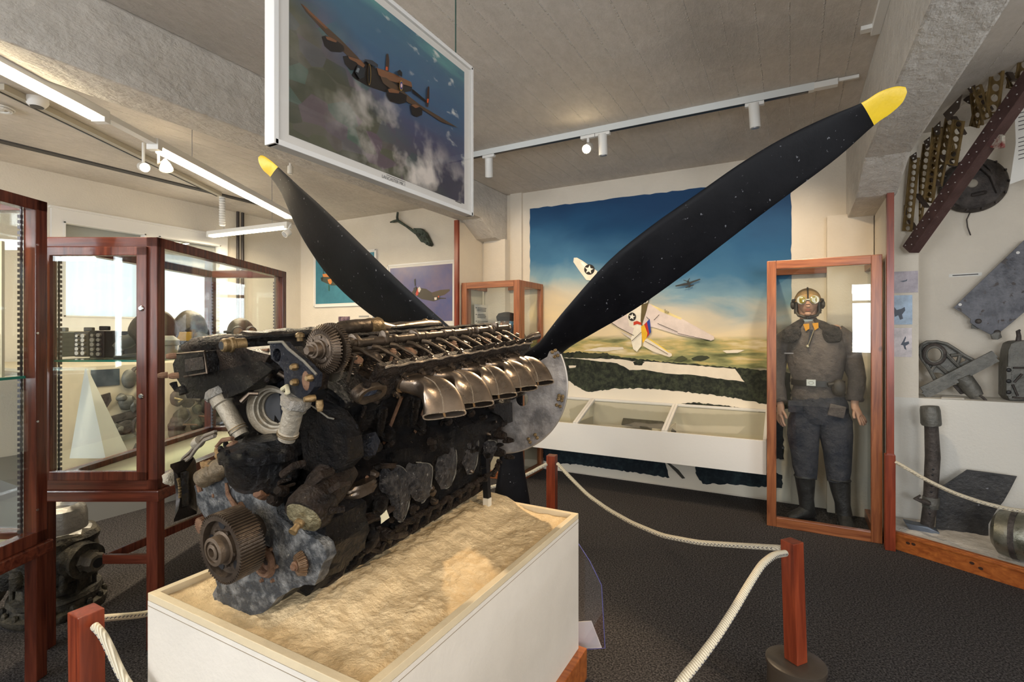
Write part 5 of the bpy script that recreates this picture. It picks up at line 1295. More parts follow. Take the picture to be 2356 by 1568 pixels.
# pale ring opening in the valley end wall
rc = eL(624, 942, .075); ra = (AX*.93-ES_*.33).normalized()
part('inlet_ring', MB().lathe([(.068, 0), (.070, .1), (.066, .3), (.060, .5), (.056, .5), (.054, .8), (.048, .8), (.046, 1.2), (.042, 1.3), (.040, 2.4)], rc-ra*.012, rc+ra*.018, 44, caps=False), ALU, label='pale grey stepped ring opening between the banks')
part('inlet_bore', MB().lathe([(.041, 0), (.041, 1)], rc+ra*.030, rc+ra*.034, 30), HOLE)
part('end_wall', plate([(560, 870), (700, 870), (705, 1000), (690, 1080), (560, 1060), (520, 960)], [], lambda u, v: eL(u, v, .105), EL_*.02), BLUETAR, jitter=.004, jscale=30)
# blue-black angular bracket of the right bank end
BRK = [(619, 788), (650, 786), (662, 800), (700, 832), (727, 861), (724, 890), (712, 903), (697, 916), (659, 912), (655, 880), (652, 852), (640, 838), (622, 824)]
part('end_bracket', plate(BRK, [[(637+9*math.cos(i*PI/8), 817+15*math.sin(i*PI/8)) for i in range(16)]], lambda u, v: eL(u, v, -.005), EL_*.020), BLUETAR, jitter=.0025, jscale=40)
part('bracket_back', plate([(625, 800), (655, 798), (722, 862), (715, 900), (668, 905), (660, 850)], [], lambda u, v: eL(u, v, .020), EL_*.05), BROWNTAR, jitter=.005, jscale=40)
mb = MB(); part('bracket_edge', MB().tube([eL(u, v, -.006) for u, v in ((619, 788), (650, 786), (664, 801), (700, 832), (728, 861))], .0035, 6), PALE, jitter=.002, jscale=70)
for uv in ((682, 843), (717, 868), (683, 878)):
    c = eL(*uv, -.006); part('bracket_bolt', MB().lathe([(.009, 0), (.009, .6), (.006, 1)], c, c-AX*.016, 6), BRASS)
c = eL(706, 872, -.002); part('cavity', MB().ell(c, (.017, .006, .028), 14, 8), RUST)
part('fork_clip', MB().tube([eL(650, 895, -.012), eL(660, 888, -.02), eL(662, 902, -.02), eL(655, 912, -.012)], .006, 8), mat('clip_cream', (.42, .38, .25), .6))
for (uv, d_) in (((725, 915), -ES_*.3+AX*-.9), ((735, 920), EN_*-1)):
    c = eL(*uv, -.002); part('hose_tail', MB().lathe([(.008, 0), (.009, .5), (.006, 1)], c, c+V(d_).normalized()*.026, 12), BRASS)
# left bank end box with a rough cast panel, studs
BOX = [(398, 838), (408, 813), (470, 808), (476, 832), (475, 857), (420, 868), (402, 866)]
bx_ = part('end_box', plate(BOX, [], lambda u, v: eL(u, v, -.02), EL_*.06), TAR, jitter=.002, jscale=40)
part('rough_panel', plate([(424, 826), (466, 820), (470, 848), (426, 856)], [], lambda u, v: eL(u, v, -.0235), EL_*.004), mat('rough_casting', (.010, .008, .007), .4, bump=1, bscale=110, col2=(.05, .035, .025), vscale=60), parent=bx_, jitter=.002, jscale=160)
part('panel_frame', MB().tube([eL(u, v, -.024) for u, v in ((408, 814), (471, 808), (476, 857), (424, 866))], .003, 6), DSTEEL, parent=bx_)
for uv in ((405, 818), (386, 862), (411, 863)):
    c = eL(*uv, -.03); part('box_stud', MB().lathe([(.009, 0), (.009, .6), (.006, 1)], c, c-(AX+ES_*.4).normalized()*.024, 8), RUST)
part('box_arm', MB().tube([eL(399, 880, -.02), eL(405, 897, -.02), eL(420, 893, -.02), eL(424, 905, -.02)], [.010, .008, .010, .012], 10), TAR, jitter=.003, jscale=50)
part('left_end_case', plate([(405, 868), (480, 858), (520, 850), (600, 830), (625, 850), (560, 900), (520, 915), (430, 915), (420, 895)], [], lambda u, v: eL(u, v, .01), EL_*.09), TAR, jitter=.008, jscale=30)
part('left_end_case', plate([(476, 806), (560, 800), (620, 815), (600, 850), (520, 860), (478, 858)], [], lambda u, v: eL(u, v, .015), EL_*.08), BROWNTAR, jitter=.008, jscale=30)
# cover hump, brass union, long dark coolant rail on the left bank
part('cover_hump', MB().tube([eL(425, 800, .06), eL(450, 795, .06), eL(500, 790, .09), eL(560, 790, .12), eL(600, 792, .15)], [.012, .024, .028, .026, .02], 18), BROWNTAR, jitter=.004, jscale=30)
c = eL(527, 793, .01); un = part('brass_union', MB().lathe([(.016, 0), (.019, .1), (.017, .3), (.021, .35), (.021, .5), (.017, .55), (.017, 1)], c-AX*.02, c+(AX+ES_*.3).normalized()*.04, 22), BRASS)
part('union_bore', MB().cyl(c-AX*.0205, c-AX*.022, .011, n=16), HOLE, parent=un)
rail = [eL(455, 792, .10), eL(560, 781, .20), eS(620, 778, -.17), eS(700, 772, -.17), eS(765, 765, -.16)]
part('coolant_rail', MB().tube([eS(545, 786, -.19), eS(600, 779, -.19), eS(660, 776, -.19), eS(715, 774, -.19), eS(745, 775, -.19)], [.022, .026, .027, .026, .022], 18), BROWNTAR, jitter=.002, jscale=26)
r2 = [eS(u, v, -.15) for u, v in ((742, 778), (762, 768), (785, 757), (820, 753), (848, 751))]
part('coolant_rail', MB().tube(r2, [.020, .024, .030, .031, .031], 20), DSTEEL)
c = eS(858, 754, -.15); part('rail_clamp', MB().lathe([(.036, 0), (.040, .3), (.036, .7), (.040, 1)], c-AX*.03, c+AX*.03, 20), BRASS, jitter=.004, jscale=60)
r3 = [eS(u, v, -.15) for u, v in ((868, 751), (885, 755), (905, 757), (930, 753), (980, 747), (1005, 748), (1020, 760))]
part('coolant_rail', MB().tube(r3, [.028, .026, .020, .022, .024, .024, .020], 18), BRONZE)
for (uv, s_) in (((590, 776), -.18), ((978, 742), -.15), ((690, 777), -.1)):
    c = eS(*uv, s_); part('top_nipple', MB().lathe([(.010, 0), (.010, .4), (.014, .45), (.014, .8), (.006, 1)], c-EN_*.01, c+EN_*.018, 8), BRASS)
# valley clutter: ignition leads and brackets
rnd = random.Random(11)
for i in range(26):
    l = .03+rnd.random()*.85; s_ = rnd.uniform(-.10, .08); h_ = .27+rnd.random()*.06
    p = e(s_, l, h_); q = p+ES_*rnd.uniform(-.05, .05)+EL_*rnd.uniform(-.06, .06)+EN_*rnd.uniform(-.02, .03)
    part('valley_pipe', MB().tube([p, p.lerp(q, .5)+EN_*.012, q], rnd.uniform(.004, .009), 8), (RUST, DSTEEL, BROWNTAR, DSTEEL)[i % 4])
part('valley_floor', MB().loft([[e(s, l, h) for s, h in ((-.12, .12), (.12, .12), (.10, .24), (.0, .26), (-.10, .24))] for l in [.12+.9*i/30 for i in range(31)]]), TAR, jitter=.012, jscale=24)
for i, (uv0, uv1, r_) in enumerate((((573, 880), (605, 818), .006), ((592, 877), (611, 856), .005), ((560, 875), (574, 845), .007), ((640, 856), (660, 868), .007), ((560, 845), (580, 880), .006), ((603, 850), (615, 858), .011), ((585, 810), (618, 806), .006))):
    part('lever', MB().tube([eL(*uv0, .03), eL(*uv1, .045)], r_, 8), RUST if i % 2 == 0 else DSTEEL)
# exhaust side -----------------------------------------------------------------
FL = [(849, 901, .10), (937, 878), (1008, 863), (1067, 848), (1126, 836), (1167, 825)]
def Bw(w_, u_, l): return B(w_, u_, l)
WD = (B(1, 0, 0)-B(0, 0, 0)).normalized(); UD = (B(0, 1, 0)-B(0, 0, 0)).normalized()
def oval(c, ax, ay, rx, ry, n=28, p=2.6):
    out = []
    for i in range(n):
        a = 2*PI*i/n; ca, sa = math.cos(a), math.sin(a)
        out.append(c + ax*(math.copysign(abs(ca)**(2/p), ca)*rx) + ay*(math.copysign(abs(sa)**(2/p), sa)*ry))
    return out
def stub(l0):
    F0 = B(.104, .385, l0)
    o = part('exhaust_flange', MB().loft([oval(F0-WD*.002, EL_, UD, .052, .030), oval(F0+WD*.008, EL_, UD, .052, .030), oval(F0+WD*.009, EL_, UD, .046, .026)]), BRONZE, jitter=.0012, jscale=60)
    for sx, sy in ((-.040, .032), (.036, .034), (-.042, -.030), (.044, -.028)):
        p = F0+EL_*sx+UD*sy
        part('flange_nut', MB().lathe([(.0105, 0), (.0105, .3), (.0075, .32), (.0075, .75), (.004, .8), (.004, 1)], p, p+WD*.026, 8), DSTEEL, parent=o)
    return F0, o
EXL = [None, .315, .464, .612, .766, .906]
AD = (ES_*.10+EL_*.06+EN_*.011).normalized()
NE = (ES_*.44-EL_*.60-EN_*.67).normalized(); TH = NE.cross(AD).normalized()
for k in range(1, 6):
    F0, fo = stub(EXL[k])
    C_ = e(.425, EXL[k]-.018, .198)
    rings = []
    p0 = F0+WD*.006; p1 = F0+WD*.065+UD*.020+EL_*.006; p3 = C_; p2 = C_-NE*.085+EN_*.012
    n_ = 18
    for i in range(n_+1):
        t_ = i/n_; q = (1-t_)**3*p0+3*(1-t_)**2*t_*p1+3*(1-t_)*t_*t_*p2+t_**3*p3
        dq = (3*(1-t_)**2*(p1-p0)+6*(1-t_)*t_*(p2-p1)+3*t_*t_*(p3-p2)).normalized()
        ax = (EL_*(1-t_)+AD*t_); ax = (ax-dq*ax.dot(dq)).normalized(); ay = dq.cross(ax).normalized()
        rx = .043-.012*math.sin(PI*min(1, t_/.5))+(.059-.043)*max(0, (t_-.25)/.75); ry = .025+.006*math.sin(PI*min(1, t_*1.3))-.008*t_*t_
        ring = []
        for j in range(40):
            a = 2*PI*j/40; ca, sa = math.cos(a), math.sin(a)
            x_ = math.copysign(abs(ca)**(2/3.2), ca)*rx; y_ = math.copysign(abs(sa)**(2/3.2), sa)*ry
            dent = 1-.22*t_*math.exp(-(x_/(.012))**2)
            ring.append(q+ax*x_+ay*y_*dent)
        rings.append(ring)
        if i == n_: axE, ayE, rxE, ryE = ax, ay, rx, ry
    # turn the lip inward so that the outlet reads hollow
    last = rings[-1]; cc = sum(last, V())/len(last)
    inner = [cc+axE*((p-cc).dot(axE)*.95)+ayE*((p-cc).dot(ayE)*.80) for p in last]
    deep = [p-NE*.03 for p in inner]
    m = MB().loft(rings+[inner, deep], caps=False)
    st = part('exhaust_stub', m, BRONZE, angle=60, label='bronze twin-slot exhaust stub')
    part('outlet_bore', MB().prism([p for p in deep[::2]], -NE*.002), HOLE, parent=st)
    part('outlet_web', MB().prism([cc+ayE*(ryE*.8)+axE*.003, cc+ayE*(ryE*.8)-axE*.003, cc-ayE*(ryE*.8)-axE*.003, cc-ayE*(ryE*.8)+axE*.003], -NE*.028), BRONZE, parent=st)
    for jj in (9, 10, 11): pass
    j0 = 10 if rings[5][10].z > rings[5][30].z else 30
    part('weld_seam', MB().tube([rings[i][j0] for i in range(5, n_+1)], .0022, 6), WELD, parent=st, jitter=.0012, jscale=150)
    part('outlet_rim', MB().tube(last+[last[0]], .0018, 6), WELD, parent=st)
# bare first port: oval raised ring with two ears
l_ = .165; F0 = B(.104, .378, l_)
pr = part('bare_port', MB().loft([oval(F0-WD*.01, EL_, UD, .056, .030), oval(F0+WD*.012, EL_, UD, .054, .028), oval(F0+WD*.016, EL_, UD, .050, .025), oval(F0+WD*.014, EL_, UD, .034, .014), oval(F0+WD*.0, EL_, UD, .031, .012)]), ROCK, jitter=.002, jscale=50, label='empty oval exhaust port without a stub')
part('port_bore', MB().loft([oval(F0+WD*.002, EL_, UD, .031, .012), oval(F0+WD*.003, EL_, UD, .029, .011)]), mat('port_blue', (.05, .06, .09), .35, bump=.8, bscale=90, var=.4), parent=pr)
for sx, sy in ((-.028, .034), (.030, .034), (.034, -.030)):
    p = F0+EL_*sx+UD*sy; part('port_ear', MB().lathe([(.010, 0), (.010, .6), (.006, 1)], p, p+WD*.016, 10), BROWNTAR, parent=pr)
# outer wall details of the near bank: plug tubes, bosses, rods
for k in range(6):
    l = .15+k*.148
    p = B(.098, .30, l-.035); q = B(.122, .22, l-.035)
    part('plug_body', MB().lathe([(.013, 0), (.015, .3), (.011, .35), (.013, .7), (.009, 1)], p, q, 12), TAR, jitter=.002, jscale=60)
    p = B(.10, .20, l+.02); part('wall_boss', MB().lathe([(.026, 0), (.024, .6), (.016, 1)], p, p+WD*.03, 14), TAR, jitter=.005, jscale=40)
    p = B(.098, .325, l+.03); q = B(.105, .115, l+.03)
    part('tie_rod', MB().tube([p, q], .0055, 8), RUST if k in (1, 2) else BROWNTAR)
    p = e(.19, l+.03, .085); part('foot_nut', MB().lathe([(.013, 0), (.013, .6), (.008, 1)], p, p+ES_*.02+EN_*.012, 6), BROWNTAR, smooth=False)
for k, (uv, s_, r_, d_) in enumerate((((795, 965), .215, .022, EN_), ((820, 960), .215, .020, EN_), ((782, 990), .21, .018, EN_), ((830, 935), .22, .014, EN_), ((735, 965), .19, .018, EN_))):
    c = eS(*uv, s_); part('wall_canister', MB().lathe([(r_*.9, 0), (r_, .15), (r_, .7), (r_*.75, .8), (r_*.7, 1)], c-EN_*.035, c+EN_*.035, 16), TAR, jitter=.003, jscale=50)
# right end block (black tar cliff under the bracket)
part('end_block', plate([(700, 912), (730, 935), (762, 955), (785, 985), (796, 1010), (800, 1060), (775, 1088), (740, 1095), (700, 1080), (690, 990)], [], lambda u, v: eL(u, v, .045), EL_*.055), TAR, jitter=.006, jscale=30, bevel=.006)
part('pale_crack', MB().tube([eL(u, v, .043) for u, v in ((703, 925), (730, 942), (755, 960), (768, 963))], .0022, 6), PALE, jitter=.001, jscale=90)
# generator-like lump with glinting square boss on the side
c = eS(850, 1025, .235); part('pump_body', MB().lathe([(.020, 0), (.036, .1), (.040, .6), (.026, .8), (.018, 1)], c-ES_*.05, c+ES_*.03, 18), TAR, jitter=.008, jscale=40)
part('pump_cap', MB().box((-.02, -.02, -.02), (.02, .02, .02), Matrix.Rotation(.6, 3, 'X') @ Matrix.Rotation(.5, 3, 'Z')), BLUETAR, jitter=.003, jscale=60) if False else None
m = MB().box((-.022, -.026, -.018), (.022, .026, .018), Matrix.Rotation(.6, 3, 'X') @ Matrix.Rotation(.4, 3, 'Z')); cp = eS(848, 1022, .265); m.v = [p+cp for p in m.v]
part('pump_cap', m, BLUETAR, jitter=.003, jscale=60, bevel=.004)
# pipe unions and flattened cover low on the side near the wheelcase
c = eS(822, 1125, .20); part('oval_cover', MB().loft([oval(c+EN_*z_, EL_, ES_, rx, .035) for z_, rx in ((-.012, .05), (-.004, .062), (.002, .062), (.006, .055), (.010, .062), (.016, .060), (.022, .045))]), DSTEEL, jitter=.003, jscale=50)
c = eS(828, 1155, .19); part('oil_filter', MB().lathe([(.024, 0), (.026, .2), (.024, .8), (.017, .9), (.012, 1)], c-EL_*.02-ES_*.02, c-EL_*.10+ES_*.02, 18), TAR, jitter=.003, jscale=50)
c = eS(868, 1150, .19); part('oil_filter', MB().lathe([(.022, 0), (.022, .7), (.014, 1)], c+EL_*.02, c-EL_*.03+ES_*.03-EN_*.02, 16), TAR, jitter=.003, jscale=50)
part('side_pipe', MB().tube([eS(u, v, .20) for u, v in ((800, 1205), (840, 1200), (880, 1182), (905, 1165))], .011, 10), BROWNTAR, jitter=.002, jscale=60)
c = eS(813, 1230, .19); part('drain_plug', MB().lathe([(.017, 0), (.019, .1), (.015, .2), (.017, .7), (.012, .75), (.012, 1)], c+EN_*.04, c-EN_*.045, 14), TAR)
c = eS(816, 1262, .18); part('drain_nut', MB().lathe([(.011, 0), (.009, 1)], c+EN_*.01, c-EN_*.01, 8), BRASS)
P = [(876, 1192), (895, 1170), (880, 1178)]
part('cream_tag', plate([(873, 1183), (884, 1178), (887, 1168), (892, 1182), (895, 1190), (886, 1196), (876, 1204), (876, 1192)], [], lambda u, v: eS(u, v, .215), ES_*.002), mat('cream_tag', (.62, .58, .40), .7), label='torn cream paper tag')
# random bolts, bosses and short pipes over the case side for the crusty look
rnd = random.Random(7)
for i in range(46):
    l = rnd.uniform(.12, 1.02); h_ = rnd.uniform(-.19, .06); s_ = .165+.03*min(1, max(0, (h_+.2)/.2))
    r_ = rnd.uniform(.005, .013); p = e(s_-.004, l, h_)
    part('case_boss', MB().lathe([(r_*1.2, 0), (r_, .5), (r_*.6, 1)], p, p+ES_*rnd.uniform(.012, .026)+EN_*rnd.uniform(-.008, .012), 8), (TAR, BROWNTAR, DSTEEL)[i % 3], jitter=.002, jscale=60)
for i in range(14):
    l = .16+i*.062; p = e(.160, l, -.212)
    part('flange_nut', MB().lathe([(.0095, 0), (.0095, .6), (.006, 1)], p, p+ES_*.016, 6), BROWNTAR, smooth=False)
rnd = random.Random(31)
for i in range(44):
    u_, v_ = rnd.uniform(700, 905), 0; v_ = rnd.uniform(1095, 1290)-(u_-700)*.42
    r_ = rnd.uniform(.008, .022); c = eS(u_, v_+40, rnd.uniform(.15, .19)); d_ = V((rnd.uniform(.2, 1), rnd.uniform(-1, .2), rnd.uniform(-.5, .8))).normalized()
    if i % 3: part('casting_lump', MB().lathe([(r_*1.1, 0), (r_, .4), (r_*.8, .8), (r_*.5, 1)], c-d_*.02, c+d_*rnd.uniform(.015, .04), rnd.choice((6, 8, 14))), (TAR, BROWNTAR, TAR, RUST)[i % 4], jitter=.004, jscale=45)
    else: part('oil_pipe', MB().tube([c, c+d_*.03+EN_*.01, c+d_*.045+EL_*.04, c+EL_*.07-EN_*rnd.uniform(-.02, .03)], r_*.5, 8), (BROWNTAR, DSTEEL)[i % 2], jitter=.002, jscale=60)
# front lump under the propeller side: small fittings
for (uv, r_) in (((1160, 960), .022), ((1150, 1000), .020), ((1148, 1040), .017), ((1168, 1012), .012), ((1170, 1050), .011), ((1175, 905), .026)):
    c = eS(*uv, .165); part('nose_fitting', MB().lathe([(r_, 0), (r_*1.1, .5), (r_*.6, 1)], c-ES_*.02, c+ES_*.03, 12), (BROWNTAR, TAR)[uv[0] % 2], jitter=.004, jscale=50)
part('nose_bracket', plate([(1135, 930), (1178, 925), (1180, 970), (1165, 975), (1150, 955), (1138, 950)], [], lambda u, v: eS(u, v, .20), -ES_*.03), TAR, jitter=.003, jscale=50)
# left side lumps: curved broken half housing, electric body, braided leads
hc = eL(432, 1122, -.03)
m = MB(); arc = []
def hp(a, r_, z_): return hc+(ES_*math.cos(a)*.42+EN_*math.sin(a)+EL_*math.cos(a)*-.35)*r_+(AX-ES_*.1)*z_
A_ = [PI*.5+.1+i*(PI*.95)/24 for i in range(25)]
for a in A_: arc.append([hp(a, .074, -.045), hp(a, .082, -.045), hp(a, .084, .02), hp(a, .076, .02), hp(a, .055, .0), hp(a, .050, -.03)])
m.loft([list(r) for r in arc]); part('broken_housing', m, mat('housing_bronze', (.03, .024, .02), .35, .6, bump=.2, bscale=40, var=.4), jitter=.002, jscale=40)
part('housing_web', MB().loft([[hp(a, .05, .0), hp(a, .012, .0), hp(a, .012, -.02), hp(a, .05, -.02)] for a in A_]), TAR, jitter=.003, jscale=50)
for i in range(8):
    p = hp(A_[3+i*2], .035, -.024); part('housing_rivet', MB().cyl(p, p-AX*.006, .004, n=6), BRASS)
a_, b_ = eL(463, 1103, -.03), eL(530, 1062, -.01)
sl = part('starter_body', MB().lathe([(.020, 0), (.026, .05), (.027, .45), (.030, .47), (.030, .55), (.027, .57), (.027, 1)], a_, b_, 20), mat('dirty_bronze', (.07, .055, .035), .5, .4, bump=.5, bscale=50, col2=(.20, .15, .09), vscale=18), jitter=.002, jscale=40)
part('torn_wrap', MB().ell(a_.lerp(b_, .35)+EN_*.022, (.030, .022, .014), 14, 8), mat('torn_wrap', (.36, .22, .09), .8, bump=1, bscale=60, var=.3), jitter=.012, jscale=60, label='torn orange wrapping')
part('torn_wrap', MB().ell(a_.lerp(b_, .6)+EN_*.044, (.008, .006, .020), 10, 8), MATS['torn_wrap'], jitter=.006, jscale=80)
part('rust_clip', MB().tube([a_+EN_*.02-ES_*.01, a_-ES_*.02, a_-EN_*.035-ES_*.008], .007, 8), RUST)
part('yoke', MB().tube([eL(u, v, -.03) for u, v in ((535, 1008), (512, 1012), (499, 1026), (512, 1034), (528, 1036))], .006, 8), RUST)
part('yoke_block', MB().ell(eL(540, 1030, -.035), (.020, .012, .016), 12, 8), RUST, jitter=.008, jscale=60)
for j in range(3):
    part('braided_lead', MB().tube([eL(u, v+j*5, -.02-.004*j) for u, v in ((495, 992), (470, 1002), (452, 1022), (438, 1040), (424, 1052), (408, 1078))], .0055, 6), mat('lead_pale', (.20, .17, .13), .6, bump=.6, bscale=120, var=.3) if j != 1 else DSTEEL, jitter=.003, jscale=50)
part('lead_clamp', MB().lathe([(.014, 0), (.016, .5), (.014, 1)], eL(450, 1022, -.024), eL(461, 1012, -.024), 12), ALU)
part('pale_lump', MB().ell(eL(392, 1100, -.02), (.012, .02, .020), 12, 8), mat('pale_lump', (.40, .36, .28), .8, bump=1, bscale=60, var=.3), jitter=.008, jscale=60)
# steel prop under the nose: black square bar on a pale foot
pp_ = pz(1121, 1166, .700)
t = thing('engine_prop', 'black square steel post with a white foot propping up the far end of the engine', 'support', (pp_.x, pp_.y, .67))
top = V((pp_.x-.012, pp_.y, .700+.215))
MB().bar(pp_+UP*.04, top, .024, .024, (0, 1, 0)).build('bar', M_BLACKMETAL, t, smooth=False)
MB().bar(pp_-UP*.02, pp_+UP*.0395, .026, .026, (0, 1, 0)).build('foot', mat('cream_foot', (.62, .56, .44), .6), t, smooth=False)

# ================================================================ PROPELLER
PHI = math.radians(10.5); PN = V((-math.sin(PHI), math.cos(PHI), 0)); PTn = V((math.cos(PHI), math.sin(PHI), 0))
HUB = pd(1168, 872, 2.50); D0 = HUB.dot(PN)
def pl(u, v, off=0):
    r = ray(u, v); return CAM+r*((D0+off-CAM.dot(PN))/r.dot(PN))
prop = thing('propeller', 'huge black three-bladed propeller with yellow tips behind the engine', 'propeller', (HUB.x, HUB.y, HUB.z))
M_BLADE = mat('blade_black', (.0035, .0035, .0045), .46, bump=.05, bscale=30, spec=.14, col2=(.006, .006, .0075), vscale=5, speck=(.15, .15, .16), sscale=55, slo=.69, rvar=.06)
M_YEL = mat('tip_yellow', (.80, .54, .02), .42, bump=.15, bscale=20, var=.08, vscale=8, speck=(.35, .22, .03), sscale=30, slo=.72)
def blade(E1, E2, pitch, thick, t0, t1):
    """E1/E2 matching leading and trailing edge pixels from root to tip, pitch offsets (m) along the axis"""
    rings = []
    for i in range(t0, t1+1):
        a = pl(*E1[i], -pitch[i]); b = pl(*E2[i], pitch[i]); c = (a+b)/2; h = (b-a)/2; w_ = h.length
        nr = HUB-c; nr.normalize(); nn = h.normalized().cross(nr).normalized(); ring = []
        for j in range(20):
            an = 2*PI*j/20; ca, sa = math.cos(an), math.sin(an)
            ring.append(c+h*ca+nn*(thick[i]*sa*(1-.45*ca)*.6))
        rings.append(ring)
    return rings
def resample(pts, n):
    """smooth curve through pts"""
    out = []; m = len(pts)-1
    for i in range(n+1):
        x = i/n*m; k = min(int(x), m-1); t_ = x-k
        p0, p1, p2, p3 = [V((*pts[max(0, min(m, j))], 0)) if isinstance(pts[0], tuple) else V((pts[max(0, min(m, j))], 0, 0)) for j in (k-1, k, k+1, k+2)]
        q = .5*((2*p1)+(p2-p0)*t_+(2*p0-5*p1+4*p2-p3)*t_*t_+(3*p1-p0-3*p2+p3)*t_**3)
        out.append((q.x, q.y) if isinstance(pts[0], tuple) else q.x)
    return out
def make_blade(E1, E2, pitch, thick, tipn, lab):
    n = (len(E1)-1)*4
    e1, e2, pi_, th_ = resample(E1, n), resample(E2, n), resample(pitch, n), resample(thick, n)
    k = tipn*4
    bl = MB().loft(blade(e1, e2, pi_, th_, 0, k), caps=False).build('blade', M_BLADE, prop, angle=60); bl['label'] = lab
    MB().loft(blade(e1, e2, pi_, th_, k, n)).build('blade_tip', M_YEL, bl, angle=60)['label'] = 'yellow painted blade tip'
# right blade: upper edge, lower edge, from root to tip
E1 = [(1185, 842), (1205, 812), (1240, 790), (1300, 712), (1400, 600), (1500, 518), (1600, 448), (1700, 378), (1800, 318), (1900, 270), (1981, 237), (2022, 212), (2060, 199), (2083, 200)]
E2 = [(1200, 870), (1262, 850), (1300, 806), (1362, 768), (1462, 710), (1562, 640), (1655, 568), (1750, 495), (1840, 428), (1930, 360), (2011, 288), (2048, 262), (2076, 236), (2087, 212)]
make_blade(E1, E2, [.07, .085, .09, .085, .08, .07, .06, .055, .05, .045, .04, .035, .02, .004], [.04, .04, .036, .03, .026, .022, .018, .015, .013, .011, .008, .006, .004, .002], 10, 'right blade')
# left blade: upper-right edge, lower-left edge
E1 = [(1150, 850), (1110, 820), (1035, 752), (975, 698), (912, 640), (850, 580), (790, 522), (735, 470), (690, 430), (662, 404), (640, 384), (624, 370), (608, 359), (600, 357)]
E2 = [(1140, 880), (1020, 850), (905, 757), (850, 722), (790, 672), (745, 622), (708, 568), (682, 522), (662, 478), (645, 440), (622, 407), (606, 392), (596, 375), (594, 362)]
make_blade(E1, E2, [.07, .085, .09, .085, .08, .07, .06, .055, .05, .045, .04, .03, .015, .004], [.04, .04, .036, .03, .026, .022, .018, .015, .013, .011, .008, .006, .004, .002], 10, 'left blade')
# bottom blade, down to the floor behind the pedestal
rings = []
zz = [HUB.z-.06, HUB.z-.2, HUB.z-.34, HUB.z-.45, HUB.z-.58, HUB.z-.75, HUB.z-.95, .10, .03]
ww = [.055, .055, .050, .058, .075, .095, .105, .10, .09]
for z_, w_ in zip(zz, ww):
    an = 1.0-.5*(HUB.z-z_); d = PTn*math.cos(an)+PN*math.sin(an); n_ = PN*math.cos(an)-PTn*math.sin(an)
    c = V((HUB.x, HUB.y, z_))+PTn*.02
    rings.append([c+d*math.cos(j*PI/10)*w_*1.25+n_*math.sin(j*PI/10)*.022 for j in range(20)])
MB().loft(rings).build('blade', M_BLADE, prop, angle=60)['label'] = 'lower blade standing behind the pedestal'
MB().lathe([(.07, 0), (.10, .2), (.105, .8), (.07, 1)], HUB-PN*.10, HUB+PN*.12, 30).build('hub', DSTEEL, prop)
# spinner back plate: pale scratched disc with a hole and a torn top edge
def dsk(x, z): return HUB-PN*.13+PTn*x+UP*z
RD = .325; pts = []
for i in range(97):                                             # most of the upper half is torn away
    a = PI*.155-i*(PI*1.30)/96; pts.append((math.cos(a)*RD, math.sin(a)*RD-.006))
pts += [(-.20, .02), (-.05, .05), (.06, .06), (.14, .075), (.20, .10), (.235, .12), (.245, .145), (.262, .150)]
hol = [(.115+.030*math.cos(i*PI/10), -.075+.034*math.sin(i*PI/10)) for i in range(20)]
dk = plate(pts, [hol], dsk, -PN*.006).build('spinner_plate', mat('scratched_aluminium', (.17, .165, .165), .42, .6, bump=.15, bscale=30, col2=(.40, .38, .365), vscale=9, lo=.40, hi=.62, rvar=.06), prop, smooth=False)
dk['label'] = 'pale scratched round back plate'
MB().tube([dsk(math.cos(a)*RD, math.sin(a)*RD-.006) for a in [-PI*1.1+i*PI*1.24/60 for i in range(61)]], .006, 8).build('plate_rim', mat('rim_alu', (.38, .35, .31), .45, .6), dk)
for a in (.42, .50, -.18, -.24, -.20, -.92, -1.05, -.33):
    for rr_ in (.91, .96):
        p = dsk(math.cos(a)*RD*rr_, math.sin(a)*RD*rr_); MB().lathe([(.008, 0), (.008, .6), (.005, 1)], p-PN*.006, p-PN*.014, 10).build('rivet', BRASS, dk)

# ================================================================ MANNEQUINS
def skin(name, nodes, edges, root, mt, parent, sub=2, label=None):
    names = list(nodes); me = bpy.data.meshes.new(name)
    off = MW[parent.name].inverted()
    me.from_pydata([tuple(off @ V(nodes[n][0])) for n in names], [(names.index(a), names.index(b)) for a, b in edges], [])
    o = bpy.data.objects.new(name, me); COL.objects.link(o)
    sk = o.modifiers.new('skin', 'SKIN'); sk.use_smooth_shade = True
    for i, n in enumerate(names):
        r = nodes[n][1]; r = r if isinstance(r, tuple) else (r, r)
        me.skin_vertices[0].data[i].radius = r
        me.skin_vertices[0].data[i].use_root = (n == root)
    sb = o.modifiers.new('sub', 'SUBSURF'); sb.levels = sb.render_levels = sub
    bpy.context.view_layer.update()
    dg = bpy.context.evaluated_depsgraph_get(); ev = o.evaluated_get(dg)
    m2 = bpy.data.meshes.new_from_object(ev); bpy.data.objects.remove(o)
    for p in m2.polygons: p.use_smooth = True
    m2.materials.clear(); m2.materials.append(mt)
    r_ = bpy.data.objects.new(name, m2); COL.objects.link(r_); r_.parent = parent
    if label: r_['label'] = label
    return r_
def cloth(name, c1, c2, sc_=7, rough=.8):
    return mat(name, c1, rough, bump=1.0, bscale=22, col2=c2, vscale=sc_, lo=.38, hi=.66)
M_SKIN = mat('mannequin_skin', (.44, .25, .17), .5, var=.06, vscale=6)
YP = 4.44
def P_(u, v, dy=0): return py(u, v, YP+dy)
t = thing('mannequin', 'airman mannequin in grey flying jacket, breeches, boots and goggles standing in the pine case', 'mannequin', (P_(1890, 1190).x, YP, 0))
man = t
hc_ = P_(1858, 698); pel = P_(1885, 945)
